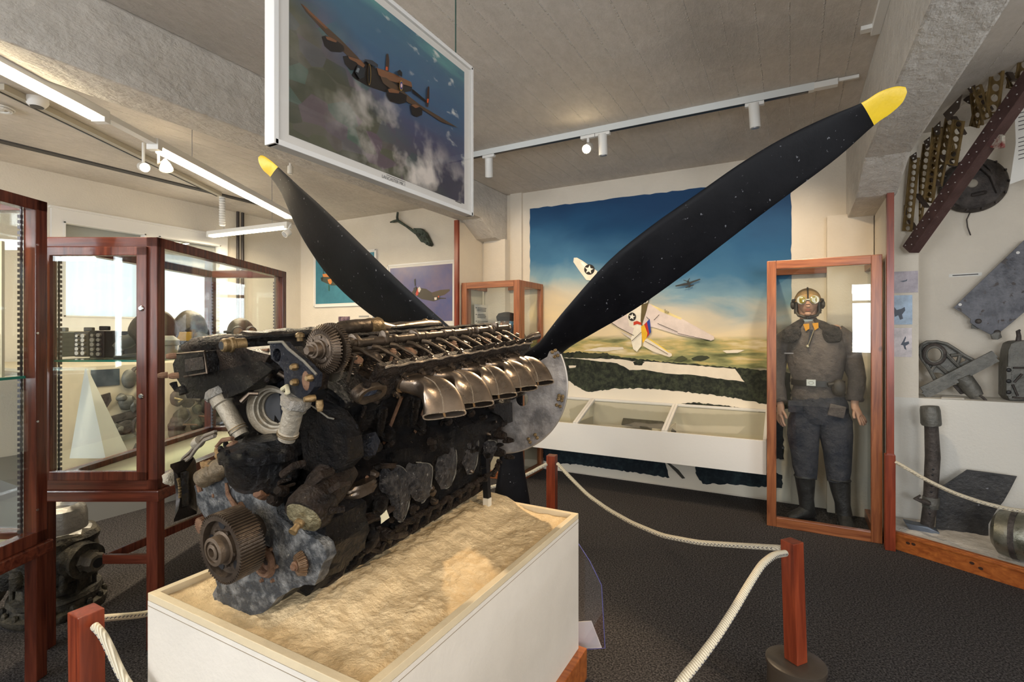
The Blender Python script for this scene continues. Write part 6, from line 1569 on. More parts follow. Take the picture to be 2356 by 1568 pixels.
nd = {'pel': (pel, .12), 'waist': (P_(1880, 890), .115), 'chest': (P_(1875, 800), .145), 'neck0': (P_(1862, 752), .075), 'neck': (P_(1859, 735), .055), 'head0': (P_(1858, 715), .070), 'head': (P_(1858, 690), .080), 'head1': (P_(1858, 668), .062)}
ed = [('pel', 'waist'), ('waist', 'chest'), ('chest', 'neck0'), ('neck0', 'neck'), ('neck', 'head0'), ('head0', 'head'), ('head', 'head1')]
ARM = {'r': [(1815, 765), (1790, 815), (1786, 880), (1793, 922), (1797, 935)], 'l': [(1925, 762), (1958, 815), (1972, 870), (1967, 915), (1966, 936)]}
ELB = {'r': [.0, .02, .02, -.05, -.07], 'l': [.0, .02, .0, -.06, -.08]}
HANDS = {}
for s_, pts in ARM.items():
    prev = 'chest'
    for i, ((u, v), dy, r_) in enumerate(zip(pts, ELB[s_], (.06, .05, .042, .028, .026))):
        n_ = 'arm%s%d' % (s_, i); nd[n_] = (P_(u, v, dy), r_); ed.append((prev, n_)); prev = n_
    HANDS[s_] = (nd[prev][0], prev)
for s_, pts in {'r': [(1862, 965), (1852, 1050), (1850, 1110), (1856, 1178)], 'l': [(1915, 968), (1932, 1060), (1930, 1120), (1938, 1190)]}.items():
    prev = 'pel'
    for i, ((u, v), r_) in enumerate(zip(pts, (.085, .065, .05, .04))):
        n_ = 'leg%s%d' % (s_, i); p = P_(u, v); nd[n_] = ((p.x, YP+(.0 if i < 3 else .03 if s_ == 'r' else .0), p.z if i < 3 else .13), r_*.8); ed.append((prev, n_)); prev = n_
# hands: palm and five fingers each
def hand(nd, ed, s_, wrist, wname, down, side, fwd):
    """down = direction of the fingers, side = towards the thumb, fwd = palm normal"""
    d, sd, f_ = V(down).normalized(), V(side).normalized(), V(fwd).normalized()
    w_ = V(wrist)
    nd['palm'+s_] = (w_+d*.045, (.030, .018)); ed.append((wname, 'palm'+s_))
    for k, (off_, ln) in enumerate(((.026, .072), (.009, .080), (-.008, .074), (-.024, .060))):
        b_ = w_+d*.078+sd*off_
        nd['k%d%s' % (k, s_)] = (b_, .0105); ed.append(('palm'+s_, 'k%d%s' % (k, s_)))
        nd['m%d%s' % (k, s_)] = (b_+d*ln*.5+f_*.008+sd*off_*.25, .0092); ed.append(('k%d%s' % (k, s_), 'm%d%s' % (k, s_)))
        nd['t%d%s' % (k, s_)] = (b_+d*ln*.92+f_*.026+sd*off_*.35, .0078); ed.append(('m%d%s' % (k, s_), 't%d%s' % (k, s_)))
    b_ = w_+d*.03+sd*.028
    nd['th0'+s_] = (b_, .012); ed.append(('palm'+s_, 'th0'+s_))
    nd['th1'+s_] = (b_+sd*.022+d*.028+f_*.008, .0105); ed.append(('th0'+s_, 'th1'+s_))
    nd['th2'+s_] = (b_+sd*.030+d*.055+f_*.014, .0088); ed.append(('th1'+s_, 'th2'+s_))
w_r, w_l = HANDS['r'][0], HANDS['l'][0]
hand(nd, ed, 'r', w_r, HANDS['r'][1], (-.10, -.25, -1), (.55, -.8, 0), (.8, .3, 0))
hand(nd, ed, 'l', w_l, HANDS['l'][1], (.50, -.45, -.95), (-.6, -.7, -.1), (-.3, .9, 0))
skin('body', nd, ed, 'pel', M_SKIN, man)
# face: nose, lips, chin, brow
face_c = V(hc_)
def FP(x, y, z): return face_c+V((x, y, z))
MB().ell(FP(0, -.012, .0), (.070, .088, .105), 28, 20, None, lambda p: V((p.x*(1-.28*max(0, -p.z/.105)), p.y*(1-.10*max(0, -p.z/.105)), p.z))).build('face', M_SKIN, man)
MB().loft([oval(FP(0, -.094, .020), V((1, 0, 0)), V((0, 0, 1)), .007, .006, 12), oval(FP(0, -.108, .0), V((1, 0, 0)), V((0, 0, 1)), .010, .010, 12), oval(FP(0, -.118, -.018), V((1, 0, 0)), V((0, -.3, 1)), .015, .010, 12), oval(FP(0, -.098, -.028), V((1, 0, 0)), V((0, -.6, 1)), .013, .004, 12)]).build('nose', M_SKIN, man)
M_LIP = mat('lips', (.32, .12, .09), .5)
MB().ell(FP(0, -.096, -.047), (.022, .009, .0052), 14, 8).build('lip', M_LIP, man); MB().ell(FP(0, -.095, -.056), (.018, .010, .0055), 14, 8).build('lip', M_LIP, man)
MB().ell(FP(0, -.086, -.080), (.024, .018, .016), 14, 8).build('chin', M_SKIN, man)
# leather helmet with ear cups, chin strap; goggles pushed on the eyes
M_TAN = mat('tan_leather', (.30, .17, .065), .75, spec=.2, bump=.3, bscale=40, col2=(.40, .25, .11), vscale=9)
M_DK = mat('dark_leather_strap', (.035, .028, .022), .5, bump=.3, bscale=40, var=.3)
rings = []
for i in range(13):
    th = PI*.5*i/12*1.0; z_ = .012+.105*math.sin(th); k = math.cos(th)
    rings.append([FP(.092*k*math.cos(a), .005+.104*k*math.sin(a), z_) for a in [j*2*PI/28 for j in range(28)]])
rings.insert(0, [FP(.088*math.cos(a), .01+.096*math.sin(a), .004 if math.sin(a) > -.5 else .034) for a in [j*2*PI/28 for j in range(28)]])
helm = MB().loft(rings).build('leather_helmet', M_TAN, man, jitter=.003, jscale=20)
MB().tube([FP(0, .005+.106*math.cos(a), .012+.108*math.sin(a)) for a in [i*PI/20 for i in range(21)]], .006, 6).build('helmet_seam', M_DK, helm)
for sx in (-1, 1):
    MB().loft([[FP(sx*.070, -.050+.10*j/5, z_) if False else FP(sx*(.074+.016*math.sin(j/11*2*PI)), .0+.045*math.cos(j/11*2*PI), z_) for j in range(11)] for z_ in (.03, .0, -.04, -.075)]).build('ear_flap', M_DK, helm, jitter=.003, jscale=30)
    MB().lathe([(.020, 0), (.034, .3), (.034, .7), (.018, 1)], FP(sx*.078, .0, -.008), FP(sx*.112, .004, -.008), 20).build('ear_cup', M_DK, helm)
    MB().tube([FP(sx*.082, -.02, -.05), FP(sx*.060, -.055, -.090), FP(0, -.066, -.108)], .011, 8).build('chin_strap', M_DK, helm)
    n_ = V((sx*.35, -1, 0)).normalized(); c = FP(sx*.036, -.088, .022)
    g = MB().lathe([(.027, 0), (.033, .2), (.034, .7), (.029, 1)], c+V((sx*.004, .014, 0)), c+n_*.018, 24).build('goggle_rim', mat('goggle_rim', (.50, .46, .36), .4, .3), man)
    MB().lathe([(.028, 0), (.022, .8), (.004, 1)], c+n_*.0165, c+n_*.0225, 24).build('goggle_lens', mat('yellow_lens', (.26, .20, .02), .08, spec=.9), g)
MB().tube([FP(-.010, -.104, .024), FP(.010, -.104, .024)], .005, 8).build('goggle_bridge', MATS['goggle_rim'], man)
MB().tube([FP(.098*math.cos(a), .004+.108*math.sin(a), .026) for a in [-.5+i*(PI+1)/20 for i in range(21)]], .010, 6).build('goggle_strap', M_DK, man)
# jacket
M_JKT = cloth('grey_jacket', (.050, .043, .043), (.16, .128, .112), 4)
M_BRK = cloth('blue_breeches', (.016, .020, .032), (.070, .066, .074), 8)
M_BOOT = mat('boot_leather', (.012, .011, .011), .45, bump=.5, bscale=22, col2=(.035, .033, .031), vscale=10)
def ringz(c, rx, ry, n=32, p=2.3, tilt=0): return oval(V(c), V((1, 0, tilt)), V((0, 1, 0)), rx, ry, n, p)
def cz(u, v): q = P_(u, v); return (q.x, q.z)
J = [((1882, 918), .178, .120), ((1882, 905), .186, .128), ((1881, 888), .168, .118), ((1880, 878), .170, .120), ((1878, 850), .196, .132), ((1876, 810), .212, .138), ((1875, 780), .214, .130), ((1872, 762), .195, .112), ((1866, 748), .130, .090), ((1861, 738), .075, .070), ((1860, 732), .062, .062)]
MB().loft([ringz((cz(*uv)[0], YP, cz(*uv)[1]), rx*.93, ry*.95) for uv, rx, ry in J]).build('jacket', M_JKT, man, jitter=.014, jscale=9)
for s_, pts in ARM.items():
    sg = -1 if s_ == 'r' else 1
    c0 = P_(1828, 768) if s_ == 'r' else P_(1922, 766)
    pts3 = [c0]+[nd['arm%s%d' % (s_, i)][0] for i in range(1, 4)]
    ctrl = [c0, pts3[0].lerp(pts3[1], .45)+V((sg*.025, 0, .012)), pts3[1], pts3[1].lerp(pts3[2], .5), pts3[2], pts3[2].lerp(pts3[3], .5), pts3[3], pts3[3].lerp(nd['arm%s4' % s_][0], .3)]
    MB().tube(ctrl, [.072, .074, .068, .063, .060, .058, .052, .044], 20).build('sleeve', M_JKT, man, jitter=.010, jscale=14)
    MB().tube([ctrl[6].lerp(ctrl[7], .2), ctrl[7]], [.058, .052], 18).build('cuff', M_JKT, man, jitter=.004, jscale=20)
MB().loft([ringz((cz(1881, 880)[0], YP, z_), .175, .128) for z_ in (cz(0, 887)[1] if False else P_(1881, 886).z, P_(1881, 873).z)]).build('belt', mat('belt_leather', (.014, .011, .009), .4), man)
bk_ = P_(1866, 880, -.142)
b2 = MB().box(bk_-V((.030, .004, .024)), bk_+V((.030, .004, .024))).build('belt_buckle', mat('buckle_silver', (.50, .48, .42), .35, .7), man, smooth=False, bevel=.003)
MB().tube([bk_+V((math.cos(a)*.016, -.006, math.sin(a)*.010)) for a in [i*2*PI/16 for i in range(17)]], .002, 6).build('buckle_emblem', MATS['buckle_silver'], b2)
# fur collar lobes, shirt and orange collar tabs
M_FUR = mat('fur', (.016, .015, .017), .9, bump=1, bscale=70, col2=(.07, .058, .052), vscale=30)
for sx, uv in ((-1, (1821, 768)), (1, (1914, 768))):
    c = P_(*uv, -.115)
    MB().ell(c, (.062, .030, .070), 20, 14, Matrix.Rotation(sx*-.35, 3, 'Y')).build('fur_collar', M_FUR, man, jitter=.010, jscale=30)
    MB().tube([P_(1860+sx*14, 738, -.05), P_(1862+sx*30, 748, -.085), P_(1865+sx*44, 760, -.10)], [.022, .032, .038], 12).build('collar_band', M_FUR, man, jitter=.006, jscale=30)
MB().tube([P_(1860+24*math.sin(a), 741-3*math.cos(a), -.062*math.cos(a)) for a in [-1.5+i*3/12 for i in range(13)]], .014, 8).build('shirt_collar', mat('grey_shirt', (.24, .29, .32), .8), man)
for uv in ((1855, 752), (1876, 750)):
    c = P_(*uv, -.118); m = MB().prism([c+V((-.020, 0, .022)), c+V((.018, 0, .026)), c+V((.020, .0, -.012)), c+V((-.004, 0, -.030))], (0, -.006, 0)); m.build('collar_tab', mat('orange_felt', (.60, .27, .02), .8), man, smooth=False)
m = MB(); a_ = P_(1867, 758, -.135); b_ = P_(1858, 795, -.148)
m.prism([a_+V((-.008, 0, 0)), a_+V((.012, 0, 0)), b_+V((.006, 0, -.02)), b_+V((-.006, 0, -.02))], (0, -.003, 0)).build('shirt_front', M_BRK, man, smooth=False)
MB().tube([a_+V((.016, -.004, 0)), b_+V((.004, -.006, 0))], .003, 6).build('zip', mat('zip_brass', (.45, .38, .25), .35, .8), man)
MB().ell(b_+V((0, -.010, -.004)), (.010, .005, .013), 10, 8).build('zip_pull', MATS['zip_brass'], man)
for k in range(3):                                             # three stripes on the sleeve
    c = P_(1967, 790+k*9, -.03); MB().bar(c+V((-.022, -.055, 0)), c+V((.028, -.02, .004)), .004, .010).build('sleeve_stripe', mat('stripe_cream', (.60, .55, .38), .8), man, smooth=False)
c = P_(1930, 892, -.13); MB().ell(c, (.045, .030, .062), 14, 10).build('holster', M_DK, man)
MB().tube([P_(1905, 885, -.14), P_(1935, 880, -.12)], .016, 8).build('holster_flap', M_DK, man)
c = P_(1815, 812, -.137); MB().box(c-V((.030, .003, .005)), c+V((.030, .001, .004))).build('pocket_edge', mat('pocket_grey', (.20, .19, .20), .8), man, smooth=False)
# breeches and flying boots
LG = {'r': [((1858, 935), .105, .105), ((1852, 965), .118, .112), ((1848, 1000), .108, .10), ((1850, 1040), .088, .088), ((1852, 1075), .078, .078), ((1853, 1098), .066, .068)],
      'l': [((1910, 935), .105, .105), ((1916, 965), .118, .112), ((1924, 1000), .108, .10), ((1927, 1040), .090, .088), ((1928, 1080), .080, .080), ((1928, 1105), .068, .070)]}
for s_, pts in LG.items():
    MB().loft([ringz((cz(*uv)[0], YP, cz(*uv)[1]), rx, ry) for uv, rx, ry in pts]).build('breeches_leg', M_BRK, man, jitter=.014, jscale=13)
MB().loft([ringz((cz(1884, v)[0], YP, cz(1884, v)[1]), rx, ry) for v, rx, ry in ((908, .172, .118), (930, .185, .125), (955, .188, .125), (972, .150, .11))]).build('breeches_top', M_BRK, man, jitter=.012, jscale=12)
for (u, v, a) in ((1830, 935, 0), (1925, 945, .2)):
    c = P_(u, v, -.125); MB().box(c-V((.05, .006, .045)), c+V((.05, .006, .045)), Matrix.Rotation(a, 3, 'Y')).build('pocket_flap', M_JKT if u > 1900 else M_BRK, man, smooth=False, bevel=.006, jitter=.006, jscale=18)
BT = {'r': ((1852, 1092), (1857, 1180), (-.16, -.14)), 'l': ((1930, 1098), (1942, 1192), (.02, -.20))}
for s_, (ta, tb, dr) in BT.items():
    a_ = P_(*ta); yb_ = YP+(.03 if s_ == 'r' else .0); b_ = V((P_(*tb).x, yb_, 0)); b_.z = .09
    rings = [ringz(a_.lerp(b_, k), rx, ry) for k, rx, ry in ((0, .072, .074), (.04, .078, .080), (.08, .070, .072), (.35, .062, .066), (.7, .050, .054), (1, .052, .056))]
    bt = MB().loft(rings).build('flying_boot', M_BOOT, man, jitter=.007, jscale=16)
    d = V((dr[0], dr[1], 0)).normalized(); sd = V((-d.y, d.x, 0)); hl = b_-d*.055; hl.z = 0
    rings = []
    for k, wd, ht in ((0, .030, .07), (.08, .040, .115), (.3, .042, .120), (.5, .044, .088), (.75, .048, .062), (.92, .040, .048), (1, .016, .03)):
        c = hl+d*.225*k; rings.append([V(c)+sd*wd*math.cos(a)+UP*(.012+max(-.008, ht*.5*(1+math.sin(a)))) for a in [j*2*PI/20 for j in range(20)]])
    MB().loft(rings).build('boot_foot', M_BOOT, bt, jitter=.003, jscale=30)
    rings = [[hl+d*(.225*k-.005)+sd*wd*sx_+UP*z_ for sx_, z_ in ((-1, .002), (1, .002), (1, .016), (-1, .016))] for k, wd in ((0, .032), (.1, .043), (.5, .046), (.8, .052), (.95, .042), (1.03, .02))]
    MB().loft(rings).build('boot_sole', M_BLACKMETAL, bt, smooth=False)
MB().box((-.09, 4.26, .0), (.50, 4.75, .003)).build('case_carpet', M_CARPET, pilot_case, smooth=False)

# uniform figure in the smaller case: dark cap, pale profile, blue coat
c = py(1166, 740, 4.52); t = thing('mannequin', 'mannequin in a dark blue uniform coat and black cap inside the far glass case', 'mannequin', (c.x, 4.52, .302))
M_BLUE = cloth('navy_cloth', (.018, .024, .034), (.040, .050, .066), 6)
hz_ = c.z
def ringc(z_, rx, ry, dx=0): return ringz((c.x+dx, 4.52, z_), rx, ry)
nd2 = {'pel': (V((c.x, 4.52, .9)), .10), 'chest': (V((c.x, 4.52, 1.25)), .12), 'neck': (V((c.x, 4.52, hz_-.14)), .05), 'head': (V((c.x, 4.52, hz_)), .078), 'top': (V((c.x, 4.52, hz_+.05)), .06), 'll': (V((c.x+.08, 4.52, .45)), .05), 'lr': (V((c.x-.08, 4.52, .45)), .05), 'al': (V((c.x+.20, 4.52, 1.25)), .045), 'ar': (V((c.x-.20, 4.52, 1.25)), .045), 'hl': (V((c.x+.23, 4.5, .85)), .03), 'hr': (V((c.x-.23, 4.5, .85)), .03)}
skin('body', nd2, [('pel', 'chest'), ('chest', 'neck'), ('neck', 'head'), ('head', 'top'), ('pel', 'll'), ('pel', 'lr'), ('chest', 'al'), ('chest', 'ar'), ('al', 'hl'), ('ar', 'hr')], 'pel', M_SKIN, t)
for sx in (-1, 1): MB().ell((c.x-.01+sx*.03, 4.52-.078, hz_), (.012, .008, .008), 10, 6).build('eye', M_WHITE, t)
MB().ell((c.x-.01, 4.52-.092, hz_-.03), (.012, .016, .022), 10, 8).build('nose', M_SKIN, t)
MB().loft([ringc(.31, .15, .12), ringc(.7, .20, .14), ringc(.95, .175, .125), ringc(1.15, .20, .135), ringc(1.36, .225, .13), ringc(1.44, .18, .10), ringc(1.50, .08, .075)]).build('coat', M_BLUE, t, jitter=.012, jscale=9)
for sx in (-1, 1): MB().tube([V((c.x+sx*.185, 4.52, 1.33)), V((c.x+sx*.235, 4.53, 1.15)), V((c.x+sx*.235, 4.50, .92))], [.07, .06, .05], 16).build('sleeve', M_BLUE, t, jitter=.008, jscale=14)
MB().loft([ringc(hz_+.008, .092, .104), ringc(hz_+.05, .102, .114), ringc(hz_+.085, .080, .09), ringc(hz_+.10, .02, .02)]).build('cap', mat('cap_black', (.010, .010, .012), .7), t)
MB().tube([(c.x+.085, 4.47, hz_+.0), (c.x+.075, 4.44, hz_-.09), (c.x+.05, 4.42, hz_-.2), (c.x+.02, 4.40, 1.30)], [.022, .028, .03, .02], 10).build('pale_scarf', mat('blue_scarf', (.10, .25, .42), .7, var=.2), t)
p = V((c.x+.075, 4.375, 1.42)); MB().box(p-V((.028, .006, .035)), p+V((.028, .006, .035)), Matrix.Rotation(.4, 3, 'Y')).build('collar_tab', MATS['orange_felt'], t, smooth=False)

# ================================================================ RIGHT-HAND RELIC DISPLAY
A0 = V((.575, 4.155, 0)); A1 = V((1.85, 3.41, 0)); dA = (A1-A0).normalized(); nA = V((dA.y, -dA.x, 0))   # nA points to the viewer
base = thing('display_platform', 'low sand filled display platform with a knotty orange front board on the right', 'platform', (A0+A1)/2)
m = MB().prism([A0, A1, A1-nA*.03, A0-nA*.03], (0, 0, .118)); m.build('front_board', W_ORANGE, base, smooth=False, bevel=.003)
m = MB().prism([A0-nA*.0+UP*.095, A1+UP*.095, A1+nA*.010+UP*.095, A0+nA*.010+UP*.095], (0, 0, .014)); m.build('top_bead', W_ORANGE, base, smooth=False, bevel=.003)
kn = MB()
for s_ in (.10, .13, .42, .46, .80, .83, 1.1):
    p = A0+dA*s_+nA*.0005+UP*(.045+.03*((s_*37) % 1)); kn.v += [p+dA*.012*math.cos(a)+UP*.009*math.sin(a) for a in [i*PI/6 for i in range(12)]]; k = len(kn.v)-12; kn.f.append(list(range(k, k+12)))
kn.build('knot', mat('knot_dark', (.035, .012, .005), .5), base, smooth=False)
vs = []; NXs, NYs = 60, 40
P0, P1, P2, P3 = A0-nA*.03, A1-nA*.03, V((1.9, 4.495, 0)), V((.61, 4.495, 0))
for j in range(NYs+1):
    for i in range(NXs+1):
        q = P0.lerp(P1, i/NXs).lerp(P3.lerp(P2, i/NXs), j/NYs)
        q.z = .095+.012*noise.noise(V((q.x*7, q.y*9, 2)))+.006*noise.noise(V((q.x*28, q.y*28, 4)))+.02*(j/NYs); vs.append(q)
m = MB().add(vs, [(j*(NXs+1)+i, j*(NXs+1)+i+1, (j+1)*(NXs+1)+i+1, (j+1)*(NXs+1)+i) for j in range(NYs) for i in range(NXs)])
tag(m.build('white_sand', mat('white_sand', (.60, .56, .50), .8, bump=.5, bscale=60, var=.12, vscale=12), base, angle=80), kind='stuff')
SZ = .112
def onfloor(u, v): return pz(u, v, SZ)
IRON = mat('relic_iron', (.045, .038, .035), .6, .5, bump=.5, bscale=40, col2=(.11, .095, .085), vscale=14)
GREYM = mat('relic_grey', (.085, .085, .075), .5, .5, bump=.4, bscale=30, col2=(.19, .185, .165), vscale=9, rvar=.1)
YR = 4.32
# upright strut tube
a_ = py(2134, 1222, YR); b_ = py(2139, 936, YR)
t = thing('landing_gear_strut', 'upright brown metal strut tube with a socket top and torn foot on white sand', 'aircraft part', (a_.x, YR, SZ-.01))
mid = py(2146, 1050, YR)
MB().tube([V((a_.x-.005, YR, SZ)), py(2140, 1160, YR), mid, py(2143, 985, YR), py(2140, 950, YR)], [.036, .038, .042, .038, .037], 20).build('tube', IRON, t, jitter=.002, jscale=20)
MB().lathe([(.052, 0), (.056, .1), (.055, .8), (.050, 1)], py(2143, 978, YR), py(2139, 934, YR), 18).build('socket', GREYM, t, jitter=.004, jscale=30)
MB().lathe([(.045, 0), (.048, .5), (.045, 1)], py(2141, 1167, YR), py(2142, 1142, YR), 18).build('collar', GREYM, t)
MB().tube([py(2138, 1158, YR-.04), py(2122, 1152, YR-.05), py(2106, 1146, YR-.05), py(2118, 1138, YR-.05)], [.018, .016, .014, .006], 8).build('clamp_lug', IRON, t, jitter=.003, jscale=40)
for v_ in (1079, 1092, 1117, 1131, 1168, 1181): p = py(2147-(v_-1079)*.08, v_, YR-.041); MB().ell(p, (.007, .003, .007), 10, 6).build('pin_hole', HOLE, t)
P = [py(u, v, YR-.06) for u, v in ((2083, 1202), (2110, 1208), (2135, 1212), (2162, 1225), (2158, 1233), (2120, 1230), (2096, 1222))]
MB().prism(P, (0, .09, .0)).build('torn_foot', mat('blue_grey_scrap', (.12, .14, .17), .5, .5, var=.3), t, smooth=False, jitter=.008, jscale=20)
# dark curved plate
def ZP(x, y): return (2020+x/3.268, 900+y/3.268)
P = [py(*ZP(*p), 4.40) for p in ((440, 725), (500, 692), (580, 640), (665, 583), (1037, 632), (985, 730), (935, 815), (880, 880), (818, 985), (815, 1112), (640, 1072), (470, 1047), (425, 1025))]
m = MB().prism([V((p.x, 4.40+(1.0-p.z)*-.04, p.z)) for p in P], (0, .010, 0))
single('dark_metal_sheet', m, mat('dark_sheet', (.018, .018, .019), .45, .3, bump=.3, bscale=40, col2=(.05, .048, .046), vscale=12, speck=(.20, .20, .22), sscale=26, slo=.70), 'dark curved metal sheet leaning behind the upright strut', 'metal sheet', (P[0].x, 4.4, SZ), smooth=False)
# tank at the right edge
a_ = py(2283, 1218, 4.05); b_ = py(2400, 1243, 3.95)
t = thing('oxygen_tank', 'rounded grey-green metal tank lying on the sand at the right edge', 'tank', ((a_+b_)/2).to_tuple())
MB().lathe([(.02, 0), (.085, .04), (.125, .16), (.135, .35), (.135, .8), (.10, 1)], a_, b_, 30).build('body', mat('tank_green', (.14, .14, .10), .35, .6, bump=.3, bscale=20, col2=(.30, .29, .24), vscale=8, rvar=.1), t, jitter=.004, jscale=12)
MB().lathe([(.139, 0), (.139, 1)], a_.lerp(b_, .44), a_.lerp(b_, .56), 30, True).build('strap', IRON, t, jitter=.003, jscale=20)
# things on the ledge
YL = 4.62
def ZL(x, y): return (2020+x/3.92, 560+y/3.92)
def L3(pts, y=YL): return [py(*ZL(*p), y) for p in pts]
t = thing('landing_gear_bracket', 'grey ribbed aircraft casting with a round eye and a crossbar on the ledge', 'aircraft part', (py(2190, 900, YL).x, YL, LEDGE))
cx_, cy_ = 508, 1000
def ringp(r, n=28): return [(cx_+r*math.cos(i*2*PI/n), cy_+r*.93*math.sin(i*2*PI/n)) for i in range(n)]
fr_ = [(375, 960), (392, 915), (440, 890), (520, 885), (600, 900), (680, 950), (760, 1000), (850, 1050), (880, 1060), (700, 1160), (560, 1245), (520, 1240), (450, 1110), (395, 1030)]
plate(fr_, [ringp(70), [(660, 1020), (740, 1010), (800, 1050), (720, 1090)], [(480, 1160), (560, 1165), (600, 1190), (540, 1220)]], lambda x, y: py(*ZL(x, y), YL+.03), (0, .02, 0)).build('web_plate', GREYM, t, smooth=False)
for pts in ([(375, 965), (392, 915), (440, 888), (530, 884), (620, 905), (700, 955), (780, 1010), (865, 1055)], [(372, 965), (395, 1035), (450, 1110), (525, 1245)], [(590, 960), (620, 1000), (680, 1060), (740, 1120)], [(450, 1065), (520, 1085), (580, 1130), (640, 1185)], [(655, 1010), (765, 1000)], [(720, 1080), (740, 1010)], [(478, 1150), (525, 1080)]):
    MB().tube(L3(pts, YL+.02), .012, 8).build('rib', GREYM, t)
MB().tube(L3(ringp(92)+[ringp(92)[0]], YL+.01), .014, 8).build('eye_ring', IRON, t)
MB().tube(L3(ringp(74)+[ringp(74)[0]], YL+.0), .008, 8).build('eye_ring', GREYM, t)
for dy_, off in ((0, 0), (46, 20)):
    a_, b_ = L3([(400+off, 1325+dy_), (1050+off*.6, 995+dy_*.85)], YL-.02)
    MB().bar(a_, b_, .05, .026, (0, 1, 0)).build('cross_channel', GREYM, t, smooth=False, jitter=.003, jscale=20)
for k in (.1, .28, .45, .62, .8, .95):
    a_, b_ = L3([(400+650*k, 1325-330*k), (425+645*k, 1375-335*k)], YL-.02); MB().bar(a_, b_, .045, .02, (0, 1, 0)).build('channel_web', IRON, t, smooth=False)
a_, b_ = L3([(760, 1200), (890, 1375)], YL+.0); MB().lathe([(.052, 0), (.050, .7), (.040, 1)], a_, b_, 20).build('stub_tube', GREYM, t)
MB().tube(L3([(920, 1370), (950, 1390), (975, 1416)], YL-.05), .008, 8).build('rod_tail', IRON, t)
P = L3([(680, 1280), (740, 1270), (800, 1345), (750, 1360)], YL+.02); MB().prism(P, (0, .03, 0)).build('side_lug', IRON, t, smooth=False)
# gearbox like casting at the right edge of the ledge
t = thing('gearbox_casting', 'grey finned gearbox casting on the ledge at the right edge', 'aircraft part', (py(2340, 900, YL).x, YL, LEDGE))
P = [(1165, 1105), (1175, 960), (1200, 900), (1250, 880), (1330, 870), (1420, 880), (1460, 1100), (1460, 1400), (1190, 1420), (1160, 1375)]
MB().prism(L3(P, YL-.03), (0, .16, 0)).build('body', GREYM, t, smooth=False, jitter=.006, jscale=14, bevel=.012)
MB().prism(L3([(1160, 1110), (1205, 1110), (1205, 1380), (1158, 1370)], YL-.05), (0, .02, 0)).build('flange', GREYM, t, smooth=False, bevel=.003)
for y_ in (1140, 1240, 1340): MB().ell(L3([(1180, y_)], YL-.052)[0], (.014, .006, .014), 12, 6).build('bolt_hole', HOLE, t)
MB().tube(L3([(1265, 885), (1272, 830), (1262, 790), (1280, 775)], YL), [.018, .014, .012, .006], 8).build('torn_stub', IRON, t, jitter=.004, jscale=30)
for pts in ([(1220, 1120), (1330, 1120)], [(1230, 1250), (1300, 1175)], [(1215, 1270), (1250, 1350), (1262, 1372)], [(1215, 1385), (1330, 1395)]): MB().tube(L3(pts, YL-.035), .007, 6).build('rib', IRON, t)
P = [pz(*ZL(*p), LEDGE+.002) for p in ((572, 1398), (780, 1404), (775, 1380), (580, 1374))]
single('ledge_label', MB().prism(P, (0, 0, .004)), mat('paper', (.74, .72, .66), .7), 'small white printed label lying on the ledge below the ribbed casting', 'label', P[0], smooth=False)
# three reconnaissance photographs on the pier, small caption strip
YQ = 4.498
for k, (a, b, c_, lb) in enumerate((((2037, 626), (2112, 672), (.20, .17, .19), 'top'), ((2037, 680), (2099, 746), (.17, .24, .32), 'middle'), ((2037, 754), (2098, 821), (.34, .30, .30), 'bottom'))):
    p, q = py(*a, YQ), py(*b, YQ)
    t = thing('aerial_photo', 'pale blue-grey aerial photograph on the pier right of the pine case, %s of three' % lb, 'photograph', ((p.x+q.x)/2, YQ, q.z), group='photographs on the pier')
    MB().box((p.x, YQ-.002, q.z), (q.x, YQ+.001, p.z)).build('sheet', mat('aero_%d' % k, c_, .35, col2=tuple(min(1, x*2.1) for x in c_), vscale=9), t, smooth=False)
    w_, h_ = q.x-p.x, p.z-q.z
    if k == 0: pts = [(.45, .45), (.62, .42), (.68, .36), (.66, .46), (.55, .5)]
    elif k == 1: pts = [(.30, .35), (.42, .50), (.60, .46), (.72, .40), (.74, .52), (.62, .66), (.66, .80), (.55, .84), (.48, .68), (.35, .74)]
    else: pts = [(.58, .58), (.66, .46), (.76, .28), (.78, .34), (.72, .50), (.88, .46), (.90, .54), (.76, .62), (.80, .76), (.72, .72), (.68, .60)]
    MB().prism([V((p.x+w_*x, YQ-.0025, p.z-h_*y)) for x, y in pts], (0, -.0004, 0)).build('photographed_aircraft', mat('aero_ink', (.055, .07, .10), .5), t, smooth=False)
p, q = py(2183, 634, y1), py(2259, 630, y1); s_ = thing('caption_strip', 'thin white printed caption strip on the niche wall beside the slanted metal plate', 'label', p)
MB().prism([p+V((0, -.003, -.012)), q+V((0, -.003, -.012)), q+V((0, -.003, .012)), p+V((0, -.003, .012))], (0, .002, 0)).build('strip', mat('paper', (.74, .72, .66), .7), s_, smooth=False)
MB().prism([p+V((.02, -.0036, -.003)), q+V((-.02, -.0036, -.003)), q+V((-.02, -.0036, .003)), p+V((.02, -.0036, .003))], (0, .0004, 0)).build('print', MATS['ink'], s_, smooth=False)
